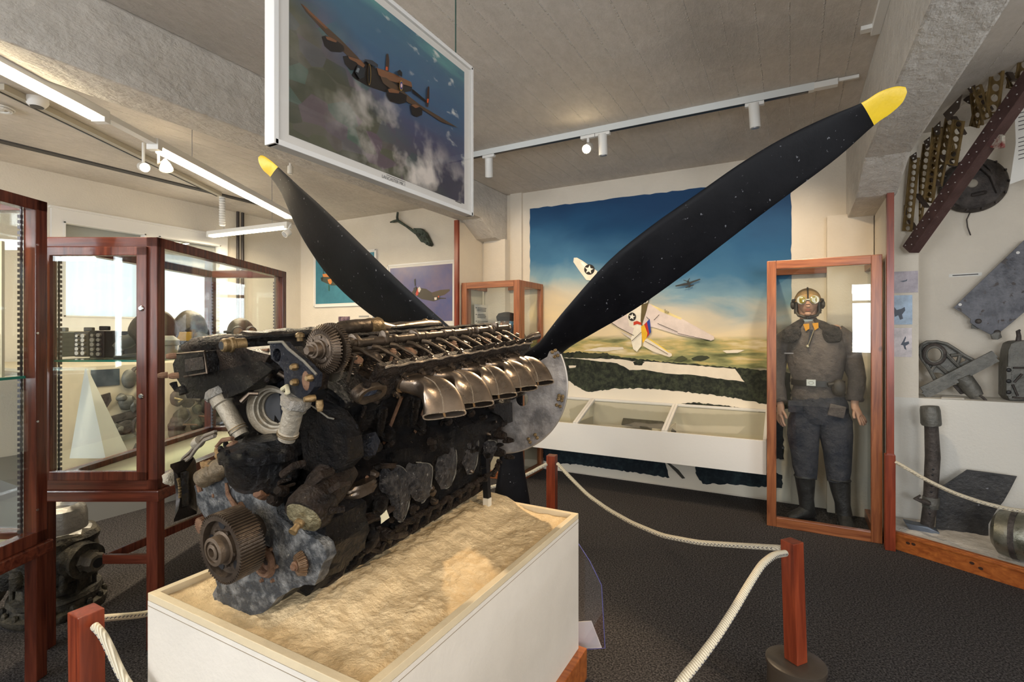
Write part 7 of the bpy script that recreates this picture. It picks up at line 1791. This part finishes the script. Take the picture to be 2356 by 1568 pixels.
# slanted grey metal plate on the niche wall
def ZL2(p): return py(*ZL(*p), 4.76)
P = [(683, 577), (760, 620), (838, 680), (832, 712), (900, 760), (1040, 832), (1100, 800), (1200, 720), (1317, 620), (1420, 540), (1480, -60), (1320, -30), (1120, 160), (900, 370)]
t = thing('armour_plate', 'large mottled grey metal plate hung slanted on the niche wall', 'metal plate', ZL2((1040, 832)))
MB().prism([ZL2(p) for p in P], (0, .012, 0)).build('plate', mat('mottled_plate', (.030, .030, .034), .42, .5, bump=.15, bscale=30, col2=(.12, .12, .13), vscale=9, lo=.40, hi=.62, speck=(.035, .028, .025), sscale=24, slo=.60, rvar=.1), t, smooth=False)
MB().prism([ZL2(p)-V((0, .01, 0)) for p in ((1010, 825), (1030, 860), (1075, 868), (1120, 845), (1095, 800), (1050, 800))], (0, .02, 0)).build('bent_bracket', GREYM, t, smooth=False, jitter=.006, jscale=30)
MB().prism([ZL2(p)+V((0, .014, 0)) for p in ((850, 730), (850, 765), (910, 770), (920, 745))], (0, .01, 0)).build('bent_bracket', GREYM, t, smooth=False)
for x_, y_ in ((905, 700), (1075, 800)): MB().lathe([(.018, 0), (.018, .5), (.010, 1)], ZL2((x_, y_)), ZL2((x_, y_))-V((0, .012, 0)), 14).build('rivet', IRON, t)
for x_, y_ in ((740, 550), (1262, 82)): MB().cyl(ZL2((x_, y_)), ZL2((x_, y_))-V((0, .002, 0)), .010, n=12).build('plate_screw', M_WHITE, t)
# round cover with ribs and a wire
c = py(2242, 424, y1-.06); t = thing('round_casing', 'round dark iron casing with ribs fixed high on the niche wall', 'aircraft part', c)
MB().lathe([(.19, 0), (.195, .3), (.18, .6), (.165, .75), (.10, .85), (.05, 1)], (c.x, y1-.002, c.z), (c.x, y1-.10, c.z), 40).build('cover', IRON, t, jitter=.003, jscale=20)
MB().ell((c.x-.02, y1-.10, c.z), (.030, .008, .030), 16, 8).build('pale_hub', mat('pale_hub', (.28, .25, .20), .6, var=.2), t)
for (x0_, z0_, x1_, z1_) in ((.0, .15, .12, -.08), (-.06, .13, -.03, .03), (.03, .16, .09, .0), (-.02, -.08, .05, -.07)):
    MB().tube([V((c.x+x0_, y1-.09, c.z+z0_)), V((c.x+(x0_+x1_)/2+.02, y1-.11, c.z+(z0_+z1_)/2)), V((c.x+x1_, y1-.09, c.z+z1_))], .014, 8).build('rib', IRON, t)
for i in range(14):
    a = i*2*PI/14; MB().lathe([(.010, 0), (.010, .5), (.006, 1)], (c.x+.182*math.cos(a), y1-.04, c.z+.182*math.sin(a)), (c.x+.182*math.cos(a), y1-.075, c.z+.182*math.sin(a)), 8).build('rim_bolt', IRON, t)
MB().tube([py(u, v, y1-.03) for u, v in ((2243, 470), (2232, 488), (2224, 505), (2226, 522), (2233, 541))], .004, 6).build('wire', IRON, t)
# hanging papers
P = [py(u, v, 4.5) for u, v in ((2341, 200), (2400, 215), (2400, 395), (2356, 412), (2323, 424), (2337, 330), (2335, 270))]
t = thing('paper_notice', 'white typed paper sheets hanging at the upper right edge', 'paper', P[0])
MB().prism(P, (0, .003, 0)).build('sheet', mat('paper', (.74, .72, .66), .7), t, smooth=False)
m = MB()
for k in range(11):
    a_ = py(2343, 262+k*9.5+(10 if k > 4 else 0), 4.498); b_ = py(2372, 268+k*9.5-14+(10 if k > 4 else 0), 4.498); m.prism([a_, b_, b_+UP*.006, a_+UP*.006], (0, .0005, 0))
m.build('print', mat('pencil', (.12, .11, .10), .7), t, smooth=False)
P = [py(u, v, 4.0) for u, v in ((2352, 30), (2358, 26), (2366, 40), (2360, 62), (2346, 46))]
# airship-style girder ------------------------------------------------------
G0 = py(2098, 562, 4.42); G1 = py(2372, 168, 3.78)
gd = V((G1.x-G0.x, G1.y-G0.y, 0)).normalized(); gn = V((gd.y, -gd.x, 0)).normalized()
def gp(u, v, off=0):
    r = ray(u, v); o_ = G0-gn*off; return CAM+r*((o_-CAM).dot(gn)/r.dot(gn))
def Zg(x, y): return (2020+x/2.53, y/2.53)
OLV = mat('olive_bronze', (.13, .088, .036), .45, .3, bump=.2, bscale=40, col2=(.27, .18, .065), vscale=9, rvar=.1)
DKB = mat('brown_gusset', (.085, .062, .048), .5, .4, bump=.2, bscale=40, var=.3)
MAR = mat('maroon_paint', (.050, .020, .018), .45, bump=.3, bscale=40, col2=(.085, .042, .038), vscale=12, speck=(.35, .31, .28), sscale=40, slo=.70)
gt = thing('lattice_girder', 'perforated olive brown lattice girder on a riveted maroon beam, upper right', 'girder', G0)
def gstrip(a, b, w, nh, off, mt=OLV, rr=.34):
    a, b = V((*a, 0)), V((*b, 0)); d = (b-a); L_ = d.length; d.normalize(); n_ = V((-d.y, d.x, 0))*w/2
    out = [a+n_, b+n_, b-n_, a-n_]; holes = []
    for i in range(nh):
        c = a+d*L_*(i+.5)/nh; hr = min(w*rr, L_/nh*.40)
        holes.append([((c+d*hr*math.cos(q)+n_.normalized()*hr*1.05*math.sin(q)).x, (c+d*hr*math.cos(q)+n_.normalized()*hr*1.05*math.sin(q)).y) for q in [j*2*PI/14 for j in range(14)]])
    plate([(p.x, p.y) for p in out], holes, lambda x, y: gp(*Zg(x, y), off), -gn*.006).build('perforated_strut', mt, gt, smooth=False)
    for s_ in (1, -1):
        MB().bar(gp(*Zg(*(a+n_*s_)[:2]), off-.003), gp(*Zg(*(b+n_*s_)[:2]), off-.003), .007, .016, gn).build('strut_edge', mt, gt, smooth=False)
for (a, b, w, nh, off) in (((215, 915), (170, 1345), 44, 12, .0), ((240, 930), (215, 1330), 34, 10, .14), ((290, 840), (228, 1290), 44, 12, .10), ((345, 745), (295, 1150), 44, 10, .02), ((365, 740), (300, 1180), 36, 10, .16),
                           ((420, 690), (345, 1080), 44, 9, .10), ((470, 700), (425, 960), 58, 6, .02), ((390, 735), (440, 930), 36, 5, .15), ((560, 490), (585, 730), 46, 6, .08), ((620, 500), (560, 740), 44, 5, .16), ((575, 500), (640, 690), 44, 5, .0),
                           ((700, 360), (665, 660), 66, 5, .0), ((745, 310), (800, 500), 60, 4, .10), ((830, 300), (780, 520), 56, 4, .16), ((880, 180), (840, 460), 64, 5, .0)):
    gstrip(a, b, w, nh, off)
for pts, off in (([(183, 912), (222, 884), (224, 925), (205, 935)], -.01), ([(265, 822), (300, 795), (298, 852), (280, 866)], .02), ([(320, 746), (362, 704), (360, 782), (335, 785)], .0), ([(378, 664), (489, 549), (470, 632), (405, 705)], .0), ([(503, 492), (566, 434), (562, 520), (540, 545)], .0), ([(494, 582), (552, 528), (548, 612), (520, 600)], .10), ([(638, 470), (668, 425), (668, 500)], .12), ([(648, 306), (720, 250), (718, 352), (672, 388)], -.01), ([(770, 300), (846, 236), (846, 340)], .08), ([(870, 150), (930, 90), (930, 200)], 0), ([(150, 1195), (163, 1185), (165, 1250), (148, 1255)], .0)):
    gs = MB().prism([gp(*Zg(*p), off-.004) for p in pts], -gn*.004); g_ = gs.build('gusset', DKB, gt, smooth=False)
    cx = sum(p[0] for p in pts)/len(pts); cyy = sum(p[1] for p in pts)/len(pts)
    for k in range(2):
        p = gp(*Zg(cx+(pts[1][0]-cx)*(.5-.7*k), cyy+(pts[1][1]-cyy)*(.5-.7*k)), off-.006); MB().ell(p, (.005, .005, .005), 8, 6).build('rivet', M_WHITE, g_)
for (a, b) in (((165, 1240), (215, 1335)), ((228, 1130), (285, 1205)), ((298, 1010), (352, 1082)), ((372, 905), (432, 965)), ((440, 680), (500, 780)), ((600, 560), (655, 640)), ((735, 380), (790, 470))):
    MB().bar(gp(*Zg(*a), .05), gp(*Zg(*b), .05), .012, .035, gn).build('brace', DKB, gt, smooth=False)
MB().prism([gp(*Zg(*p), .03) for p in ((205, 1345), (240, 1345), (900, 420), (900, 350), (480, 860), (300, 1100))][:0] or [gp(*Zg(*p), .012) for p in ((210, 1350), (262, 1290), (900, 400), (900, 440), (260, 1340), (225, 1375))], -gn*.006).build('chord_web', DKB, gt, smooth=False)
a_, b_ = gp(*Zg(190, 1452), 0), gp(*Zg(930, 405), 0)
MB().bar(a_, b_, .080, .072, gn).build('main_beam', MAR, gt, smooth=False, bevel=.003)
dd = (b_-a_).normalized(); u2 = dd.cross(gn).normalized()
for i in range(34):
    k = i/34; p = a_.lerp(b_, .02+k*.96)-gn*-.041+u2*(.020 if i % 2 else -.018)
    MB().ell(p, (.0042, .0042, .0042), 8, 6).build('beam_rivet', mat('rivet_pale', (.32, .28, .26), .5), gt)
MB().prism([gp(*Zg(*p), .0) for p in ((620, 835), (650, 800), (690, 775), (722, 790), (722, 860), (690, 868), (640, 850))], -gn*.02).build('painted_fragment', mat('red_fragment', (.20, .035, .03), .5, bump=.4, bscale=40, col2=(.45, .42, .34), vscale=14, lo=.42, hi=.58), gt, smooth=False, jitter=.004, jscale=30)
pw = py(2230, 330, y1); MB().cyl(gp(2205, 345, .05), V((gp(2205, 345, .05).x, y1, gp(2205, 345, .05).z)), .012, n=8).build('wall_bracket', IRON, gt)

# ================================================================ BARRIER POSTS AND ROPES
def rope_mat():
    m = bpy.data.materials.new('braided_rope'); m.use_nodes = True; nt = m.node_tree; N = nt.nodes; L = nt.links; b = N['Principled BSDF']; b.inputs['Roughness'].default_value = .8
    tc = N.new('ShaderNodeTexCoord'); wv = N.new('ShaderNodeTexWave'); wv.inputs['Scale'].default_value = 55; wv.inputs['Distortion'].default_value = 1; wv.bands_direction = 'DIAGONAL'; L.new(tc.outputs['Object'], wv.inputs['Vector'])
    bp = N.new('ShaderNodeBump'); bp.inputs['Strength'].default_value = .7; bp.inputs['Distance'].default_value = .004; L.new(wv.outputs[0], bp.inputs['Height']); L.new(bp.outputs[0], b.inputs['Normal'])
    r = N.new('ShaderNodeValToRGB'); L.new(wv.outputs[0], r.inputs[0]); r.color_ramp.elements[0].color = (.50, .44, .32, 1); r.color_ramp.elements[1].color = (.72, .67, .54, 1); L.new(r.outputs[0], b.inputs['Base Color'])
    return m
ROPE = rope_mat(); FLECK = mat('rope_fleck', (.03, .035, .07), .8)
def rope(name, pts, label, r=.0115):
    n = 80; pts = [V(p) for p in pts]; cum = [0]
    for a_, b_ in zip(pts, pts[1:]): cum.append(cum[-1]+(b_-a_).length)
    P = []
    for i in range(n+1):
        d = cum[-1]*i/n; k = max(j for j in range(len(pts)-1) if cum[j] <= d+1e-9)
        P.append(pts[k].lerp(pts[k+1], min(1, (d-cum[k])/max(1e-6, cum[k+1]-cum[k]))))
    for _ in range(5): P = [P[0]]+[(P[i-1]+P[i]*2+P[i+1])/4 for i in range(1, n)]+[P[-1]]
    t = thing(name, label, 'rope', P[0])
    MB().tube(P, r, 12).build('rope_body', ROPE, t, angle=80)
    fl = MB()
    for i in range(1, n-1, 1):
        d = (P[i+1]-P[i]).normalized(); s_ = d.cross(UP).normalized(); u_ = s_.cross(d)
        q = P[i]+(-s_*.5*(1 if (-s_).dot(CAM-P[i]) > 0 else -1)+u_*.0).normalized()*r*.97
        fl.bar(q-d*.004-UP*.003, q+d*.004+UP*.003, .0035, .0016)
    fl.build('blue_fleck', FLECK, t, smooth=False)
    return t
def vpl(u, v, A, B_):
    d = V((B_.x-A.x, B_.y-A.y, 0)); n_ = V((d.y, -d.x, 0)).normalized(); r = ray(u, v); return CAM+r*((A-CAM).dot(n_)/r.dot(n_))
def post(base_uv, top_uv, d, w_, label, canister=False, zbase=0, yaw=0):
    top = pd(*top_uv, d); bot = pd(*base_uv, d)
    dirn = (top-bot).normalized(); k = (bot.z-zbase)/dirn.z; b0 = bot-dirn*k
    t = thing('barrier_post', label, 'post', (b0.x, b0.y, 0))
    R_ = Matrix.Rotation(yaw, 3, 'Z'); ax = R_ @ V((1, 0, 0)); ay = R_ @ V((0, 1, 0))
    c = [(-1, -1), (1, -1), (1, 1), (-1, 1)]
    m = MB().loft([[b0+ax*x*w_/2+ay*y*w_/2 for x, y in c], [top+ax*x*w_/2+ay*y*w_/2 for x, y in c]])
    m.build('post_shaft', W_POST, t, smooth=False, bevel=.003)
    if canister:
        cb = V((b0.x, b0.y, 0))
        MB().lathe([(.098, 0), (.100, .04), (.098, .88), (.104, .90), (.104, .98), (.098, 1), (.05, 1)], cb, cb+UP*zbase, 44).build('weighted_base', mat('canister_brown', (.060, .045, .032), .38, bump=.05, bscale=60, speck=(.35, .28, .2), sscale=50, slo=.74), t)
    return t, b0, top
pA, bA, tA = post((1831, 1520), (1822, 1243), 1.93, .056, 'reddish brown barrier post on a round brown base, front right', True, .178, YAW+.42)
pB, bB, tB = post((1270, 1165), (1270, 1046), 3.38, .060, 'reddish brown barrier post behind the far corner of the pedestal', True, .09, .1)
pC, bC, tC = post((200, 1560), (198, 1403), 1.50, .066, 'reddish brown barrier post at the bottom left beside the pedestal', True, .15, YAW-.5)
pD, bD, tD = post((2047, 1255), (2047, 1044), 3.34, .056, 'orange-brown post joining the pine case and the relic platform', False, 0, 0)
def post3(f_, r_, label, h=.62, xy=None):
    q = V((*xy, 0)) if xy else rf(f_, r_, 0)
    t = thing('barrier_post', label, 'post', q)
    MB().box((q.x-.028, q.y-.028, .15), (q.x+.028, q.y+.028, h)).build('post_shaft', W_POST, t, smooth=False, bevel=.003)
    MB().lathe([(.098, 0), (.100, .04), (.098, .88), (.104, .90), (.104, .98), (.098, 1), (.05, 1)], q, q+UP*.16, 44).build('weighted_base', MATS['canister_brown'], t)
    return q+UP*(h-.04)
tE = post3(.80, .06, 'reddish brown barrier post in front of the near corner of the pedestal')
tF = post3(2.9, -1.19, 'reddish brown barrier post hidden behind the engine, beside the door case')
tG = post3(0, 0, 'reddish brown barrier post at the far right end of the relic platform', xy=(1.86, 3.28))
A_, B_ = tA+V((0, 0, -.03)), tB+V((0, 0, -.05))
pts = [vpl(u, v, A_, B_) for u, v in ((1283, 1066), (1312, 1098), (1352, 1138), (1400, 1172), (1455, 1203), (1525, 1232), (1610, 1248), (1700, 1254), (1800, 1260))]
pts = [V((p.x, p.y, p.z)) for p in pts]
rope('barrier_rope', pts, 'long white rope sagging from the back post to the front right post')
Q_ = tE
pts = [vpl(u, v, A_, Q_) for u, v in ((1806, 1272), (1780, 1276), (1752, 1298), (1725, 1340), (1690, 1400), (1650, 1462), (1605, 1522), (1560, 1575))]+[tA.lerp(tE, .85)*1+V((0, 0, -.06)), tE]
rope('barrier_rope', pts, 'thick white rope dropping from the front right post towards the viewer', .0118)
Q_ = tF; pts = [vpl(u, v, B_, Q_) for u, v in ((1258, 1067), (1240, 1076), (1215, 1090), (1180, 1106), (1140, 1118), (1090, 1128))]+[B_.lerp(tF, .62)+V((0, 0, -.16)), B_.lerp(tF, .85)+V((0, 0, -.07)), tF]
rope('barrier_rope', pts, 'white rope running left from the back post behind the propeller')
Q_ = tF; pts = [vpl(u, v, tC, Q_) for u, v in ((228, 1422), (260, 1419), (300, 1416), (345, 1411))]+[tC.lerp(tF, .5)+V((0, 0, -.17)), tC.lerp(tF, .8)+V((0, 0, -.09)), tF]
rope('barrier_rope', pts, 'white rope from the bottom left post running back behind the pedestal', .0105)
Q_ = tE; pts = [vpl(u, v, tC, Q_) for u, v in ((218, 1440), (232, 1448), (248, 1480), (265, 1520), (284, 1562))]+[tC.lerp(tE, .35)+V((0, 0, -.24)), tC.lerp(tE, .6)+V((0, 0, -.22)), tC.lerp(tE, .85)+V((0, 0, -.08)), tE]
rope('barrier_rope', pts, 'thick white rope hanging down from the bottom left post in front of the pedestal', .0115)
Q_ = tG; pts = [vpl(u, v, tD, Q_) for u, v in ((2058, 1061), (2085, 1076), (2130, 1103), (2190, 1132), (2260, 1156), (2330, 1173), (2400, 1178))]+[tD.lerp(tG, .82)+V((0, 0, -.10)), tG]
rope('barrier_rope', pts, 'white rope across the front of the relic platform at the right')

# ================================================================ CLEAR LEAFLET HOLDER beside the pedestal
ACR = glass_mat('acrylic', (.93, .93, .98), 1.2); YA = PY1+.035
t = thing('leaflet_holder', 'clear acrylic leaflet holder behind the right corner of the pedestal', 'holder', (PX1+.02, YA, .05))
def H3(u, v, y=YA): return py(u, v, y)
MB().prism([H3(1331, 1250), H3(1384, 1345), H3(1392, 1490), H3(1331, 1495), ], (0, .003, 0)).build('side_sheet', ACR, t, smooth=False)
MB().tube([H3(1331, 1250), H3(1357, 1290), H3(1384, 1345), H3(1392, 1490), H3(1331, 1495)], .0018, 6).build('polished_edge', mat('violet_edge', (.10, .10, .30), .2), t)
MB().prism([H3(1331, 1430, YA+.03), H3(1360, 1428, YA+.03), H3(1384, 1490, YA+.03), H3(1331, 1492, YA+.03)], (0, .004, 0)).build('leaflet', mat('paper', (.74, .72, .66), .7), t, smooth=False)

# ================================================================ PUMP ON THE FLOOR at the left
mc = pd(128, 1395, 2.62); mc = V((mc.x, mc.y, 0))
t = thing('aircraft_motor', 'dirty cylindrical aircraft motor with a silver cap standing on the carpet under the case', 'motor', mc)
GRIM = mat('grimy_casting', (.018, .016, .012), .5, .3, bump=.9, bscale=30, col2=(.11, .095, .065), vscale=12, lo=.42, hi=.68)
zt_ = EYE-(1160-766)/FPX*2.62
H_ = zt_
MB().lathe([(.20, 0), (.21, .03), (.21, .07), (.185, .09), (.175, .14), (.19, .16), (.185, .20), (.155, .22), (.150, .30), (.17, .33), (.175, .52), (.165, .62), (.175, .66), (.18, .70), (.165, .74), (.12, .76)], mc, mc+UP*H_, 40).build('casing', GRIM, t, jitter=.008, jscale=18)
MB().lathe([(.150, .70), (.155, .74), (.130, .76), (.128, .90), (.120, .96), (.095, 1.0), (.085, .99), (.07, .95)], mc, mc+UP*H_, 40).build('silver_cap', mat('silver_cap', (.32, .32, .31), .35, .8, bump=.3, bscale=20, var=.3, vscale=6, rvar=.1), t, jitter=.002, jscale=20)
for i in range(16):
    a = i*PI/8; p = mc+V((math.cos(a)*.195, math.sin(a)*.195, H_*.07)); MB().lathe([(.014, 0), (.014, .6), (.008, 1)], p, p+UP*.03, 6).build('base_nut', GRIM, t, smooth=False)
for i in range(10):
    a = i*PI/5+.2; p = mc+V((math.cos(a)*.165, math.sin(a)*.165, H_*.18)); MB().cyl(p, p+UP*H_*.16, .010, n=8).build('stud', GRIM, t)
pr_ = (RT*.95-FW*.30).normalized(); p = mc+UP*H_*.52+pr_*.12
pt = MB().lathe([(.095, 0), (.09, .35), (.075, .42), (.075, .6), (.085, .62), (.085, .72), (.05, .75)], p, p+pr_*.16, 26).build('side_port', GRIM, t, jitter=.004, jscale=30)
MB().lathe([(.055, 0), (.058, .3), (.046, .4), (.050, .8), (.040, 1)], p+pr_*.10, p+pr_*.19, 8).build('port_nut', mat('port_metal', (.14, .12, .09), .45, .6, bump=.5, bscale=40, var=.4), pt, smooth=False, jitter=.002, jscale=40)
MB().cyl(p+pr_*.19, p+pr_*.1915, .024, n=18).build('port_bore', HOLE, pt)
for (dr, z0_, z1_, r_) in ((-RT*.8-FW*.6, .30, .55, .05), (RT*.4-FW*.9, .25, .60, .022), (-RT*.2-FW*.98, .35, .5, .030), (RT*.75-FW*.6, .26, .45, .018)):
    q = mc+dr.normalized()*.17; MB().lathe([(r_*.8, 0), (r_, .2), (r_, .8), (r_*.6, 1)], q+UP*H_*z0_, q+UP*H_*z1_, 14).build('side_boss', GRIM, t, jitter=.006, jscale=30)
q = mc-RT*.20-FW*.10; MB().lathe([(.07, 0), (.08, .3), (.075, .8), (.04, 1)], q+UP*.10, q+UP*.16-RT*.14-FW*.05, 18).build('elbow', GRIM, t, jitter=.008, jscale=30)

# ================================================================ SLOPING RELIC BOARD at the left wall
XR = -4.55
def RB(u, v, dx=0): return px(u, v, XR+dx)
ya_, yb_ = RB(60, 900).y, RB(560, 900).y; zt_ = RB(220, 842).z; zb_ = RB(220, 1092).z
t = thing('relic_board', 'cream display board covered with small aircraft relics behind the door case', 'display board', (XR, (ya_+yb_)/2, 0))
MB().box((XR-.04, ya_, zb_), (XR, yb_, zt_)).build('board', mat('cream_board', (.58, .51, .38), .8, var=.05), t, smooth=False)
MB().box((XR-1.35, ya_, 0), (XR-.045, yb_, zb_)).build('plinth', mat('plinth_grey', (.20, .20, .19), .8), t, smooth=False)
MB().box((XR-1.35, ya_, zt_-.02), (XR-.045, yb_, zt_)).build('shelf_top', mat('cream_board', (.58, .51, .38), .8), t, smooth=False)
def ZR(x, y): return (100+x/3.733, 700+y/3.733)
rel = MB().box((XR, RB(*ZR(405, 600)).y, RB(*ZR(640, 690)).z), (XR+.008, RB(*ZR(650, 600)).y, RB(*ZR(405, 563)).z)); rel.build('dark_photo', mat('photo_teal', (.030, .045, .06), .5, col2=(.07, .09, .11), vscale=14), t, smooth=False)
rnd = random.Random(21)
LBL = ['round dial relic near the top edge', 'small black ring relic', 'twisted bracket relic', 'large knobbly casting relic', 'angular grey fragment', 'long dark lever relic', 'round valve body relic', 'round flat disc relic', 'hooked ring relic', 'thin rod with a round end', 'small green-brown fitting', 'rectangular brown label block']
ITEMS = [((735, 640), .052, .075, 'ell'), ((805, 580), .034, .034, 'ring'), ((865, 775), .06, .12, 'lump'), ((715, 840), .075, .10, 'lump'), ((515, 845), .05, .075, 'poly'), ((650, 975), .25, .022, 'bar'), ((575, 1065), .085, .065, 'lump'), ((705, 1050), .065, .065, 'disc'), ((820, 1045), .045, .07, 'ring'), ((680, 1165), .19, .010, 'bar'), ((600, 1290), .07, .05, 'lump'), ((825, 1230), .075, .05, 'poly')]
for k, ((x, y), a_, b_, kind) in enumerate(ITEMS):
    c = RB(*ZR(x, y), .03); m = MB()
    if kind == 'ell': m.ell(c, (.03, a_, b_), 16, 10)
    elif kind == 'ring': m.tube([c+V((0, math.cos(q)*a_, math.sin(q)*b_)) for q in [i*2*PI/20 for i in range(21)]], .014, 8)
    elif kind == 'lump':
        m.ell(c, (.03, a_*.8, b_*.6), 14, 10); m.ell(c+V((.01, a_*.6, -b_*.3)), (.03, a_*.4, b_*.5), 12, 8); m.ell(c+V((.01, -a_*.5, b_*.4)), (.028, a_*.5, b_*.3), 12, 8)
    elif kind == 'disc': m.lathe([(a_, 0), (a_, .6), (a_*.7, 1)], c-V((.03, 0, 0)), c+V((.01, 0, 0)), 24)
    elif kind == 'poly': m.prism([c+V((0, yy*a_, zz*b_)) for yy, zz in ((-.9, -.8), (.2, -.6), (.9, .2), (.7, 1), (-.4, .8))], (.02, 0, 0))
    else: m.bar(c+V((0, -a_, -.02-b_)), c+V((0, a_, .05)), .02, b_*2+.01)
    lowy = c
    single('aircraft_relic', m, IRON if k % 3 else GREYM, LBL[k]+' on the cream board behind the door case', 'relic', (XR+.01, c.y, c.z), smooth=kind != 'poly', jitter=.012 if kind == 'lump' else .002, jscale=25)
# dark twisted wreckage on the same board, right part (seen through the case side)
c0 = RB(455, 985, .06)
t = thing('wreck_bundle', 'dark twisted wreckage bundle seen through the side of the door case', 'relic', (XR+.03, c0.y, c0.z-.4))
rnd = random.Random(9)
for i in range(34):
    p = RB(rnd.uniform(405, 520), rnd.uniform(900, 1090), .07); r_ = rnd.uniform(.025, .075)
    MB().ell(p, (r_*.7, r_, r_*rnd.uniform(.7, 1.4)), 10, 8).build('wreck_lump', (GRIM, IRON, mat('wreck_green', (.03, .035, .022), .7, bump=.6, bscale=30, col2=(.09, .085, .05), vscale=14))[i % 3], t, jitter=.02, jscale=18)
for i in range(14):
    p = RB(rnd.uniform(400, 520), rnd.uniform(880, 1080), .1); q = p+V((rnd.uniform(0, .05), rnd.uniform(-.15, .15), rnd.uniform(-.15, .15)))
    MB().tube([p, p.lerp(q, .5)+V((.03, .03, 0)), q], .008, 6).build('wreck_pipe', (RUST, mat('straw', (.35, .27, .12), .8), IRON)[i % 3], t)
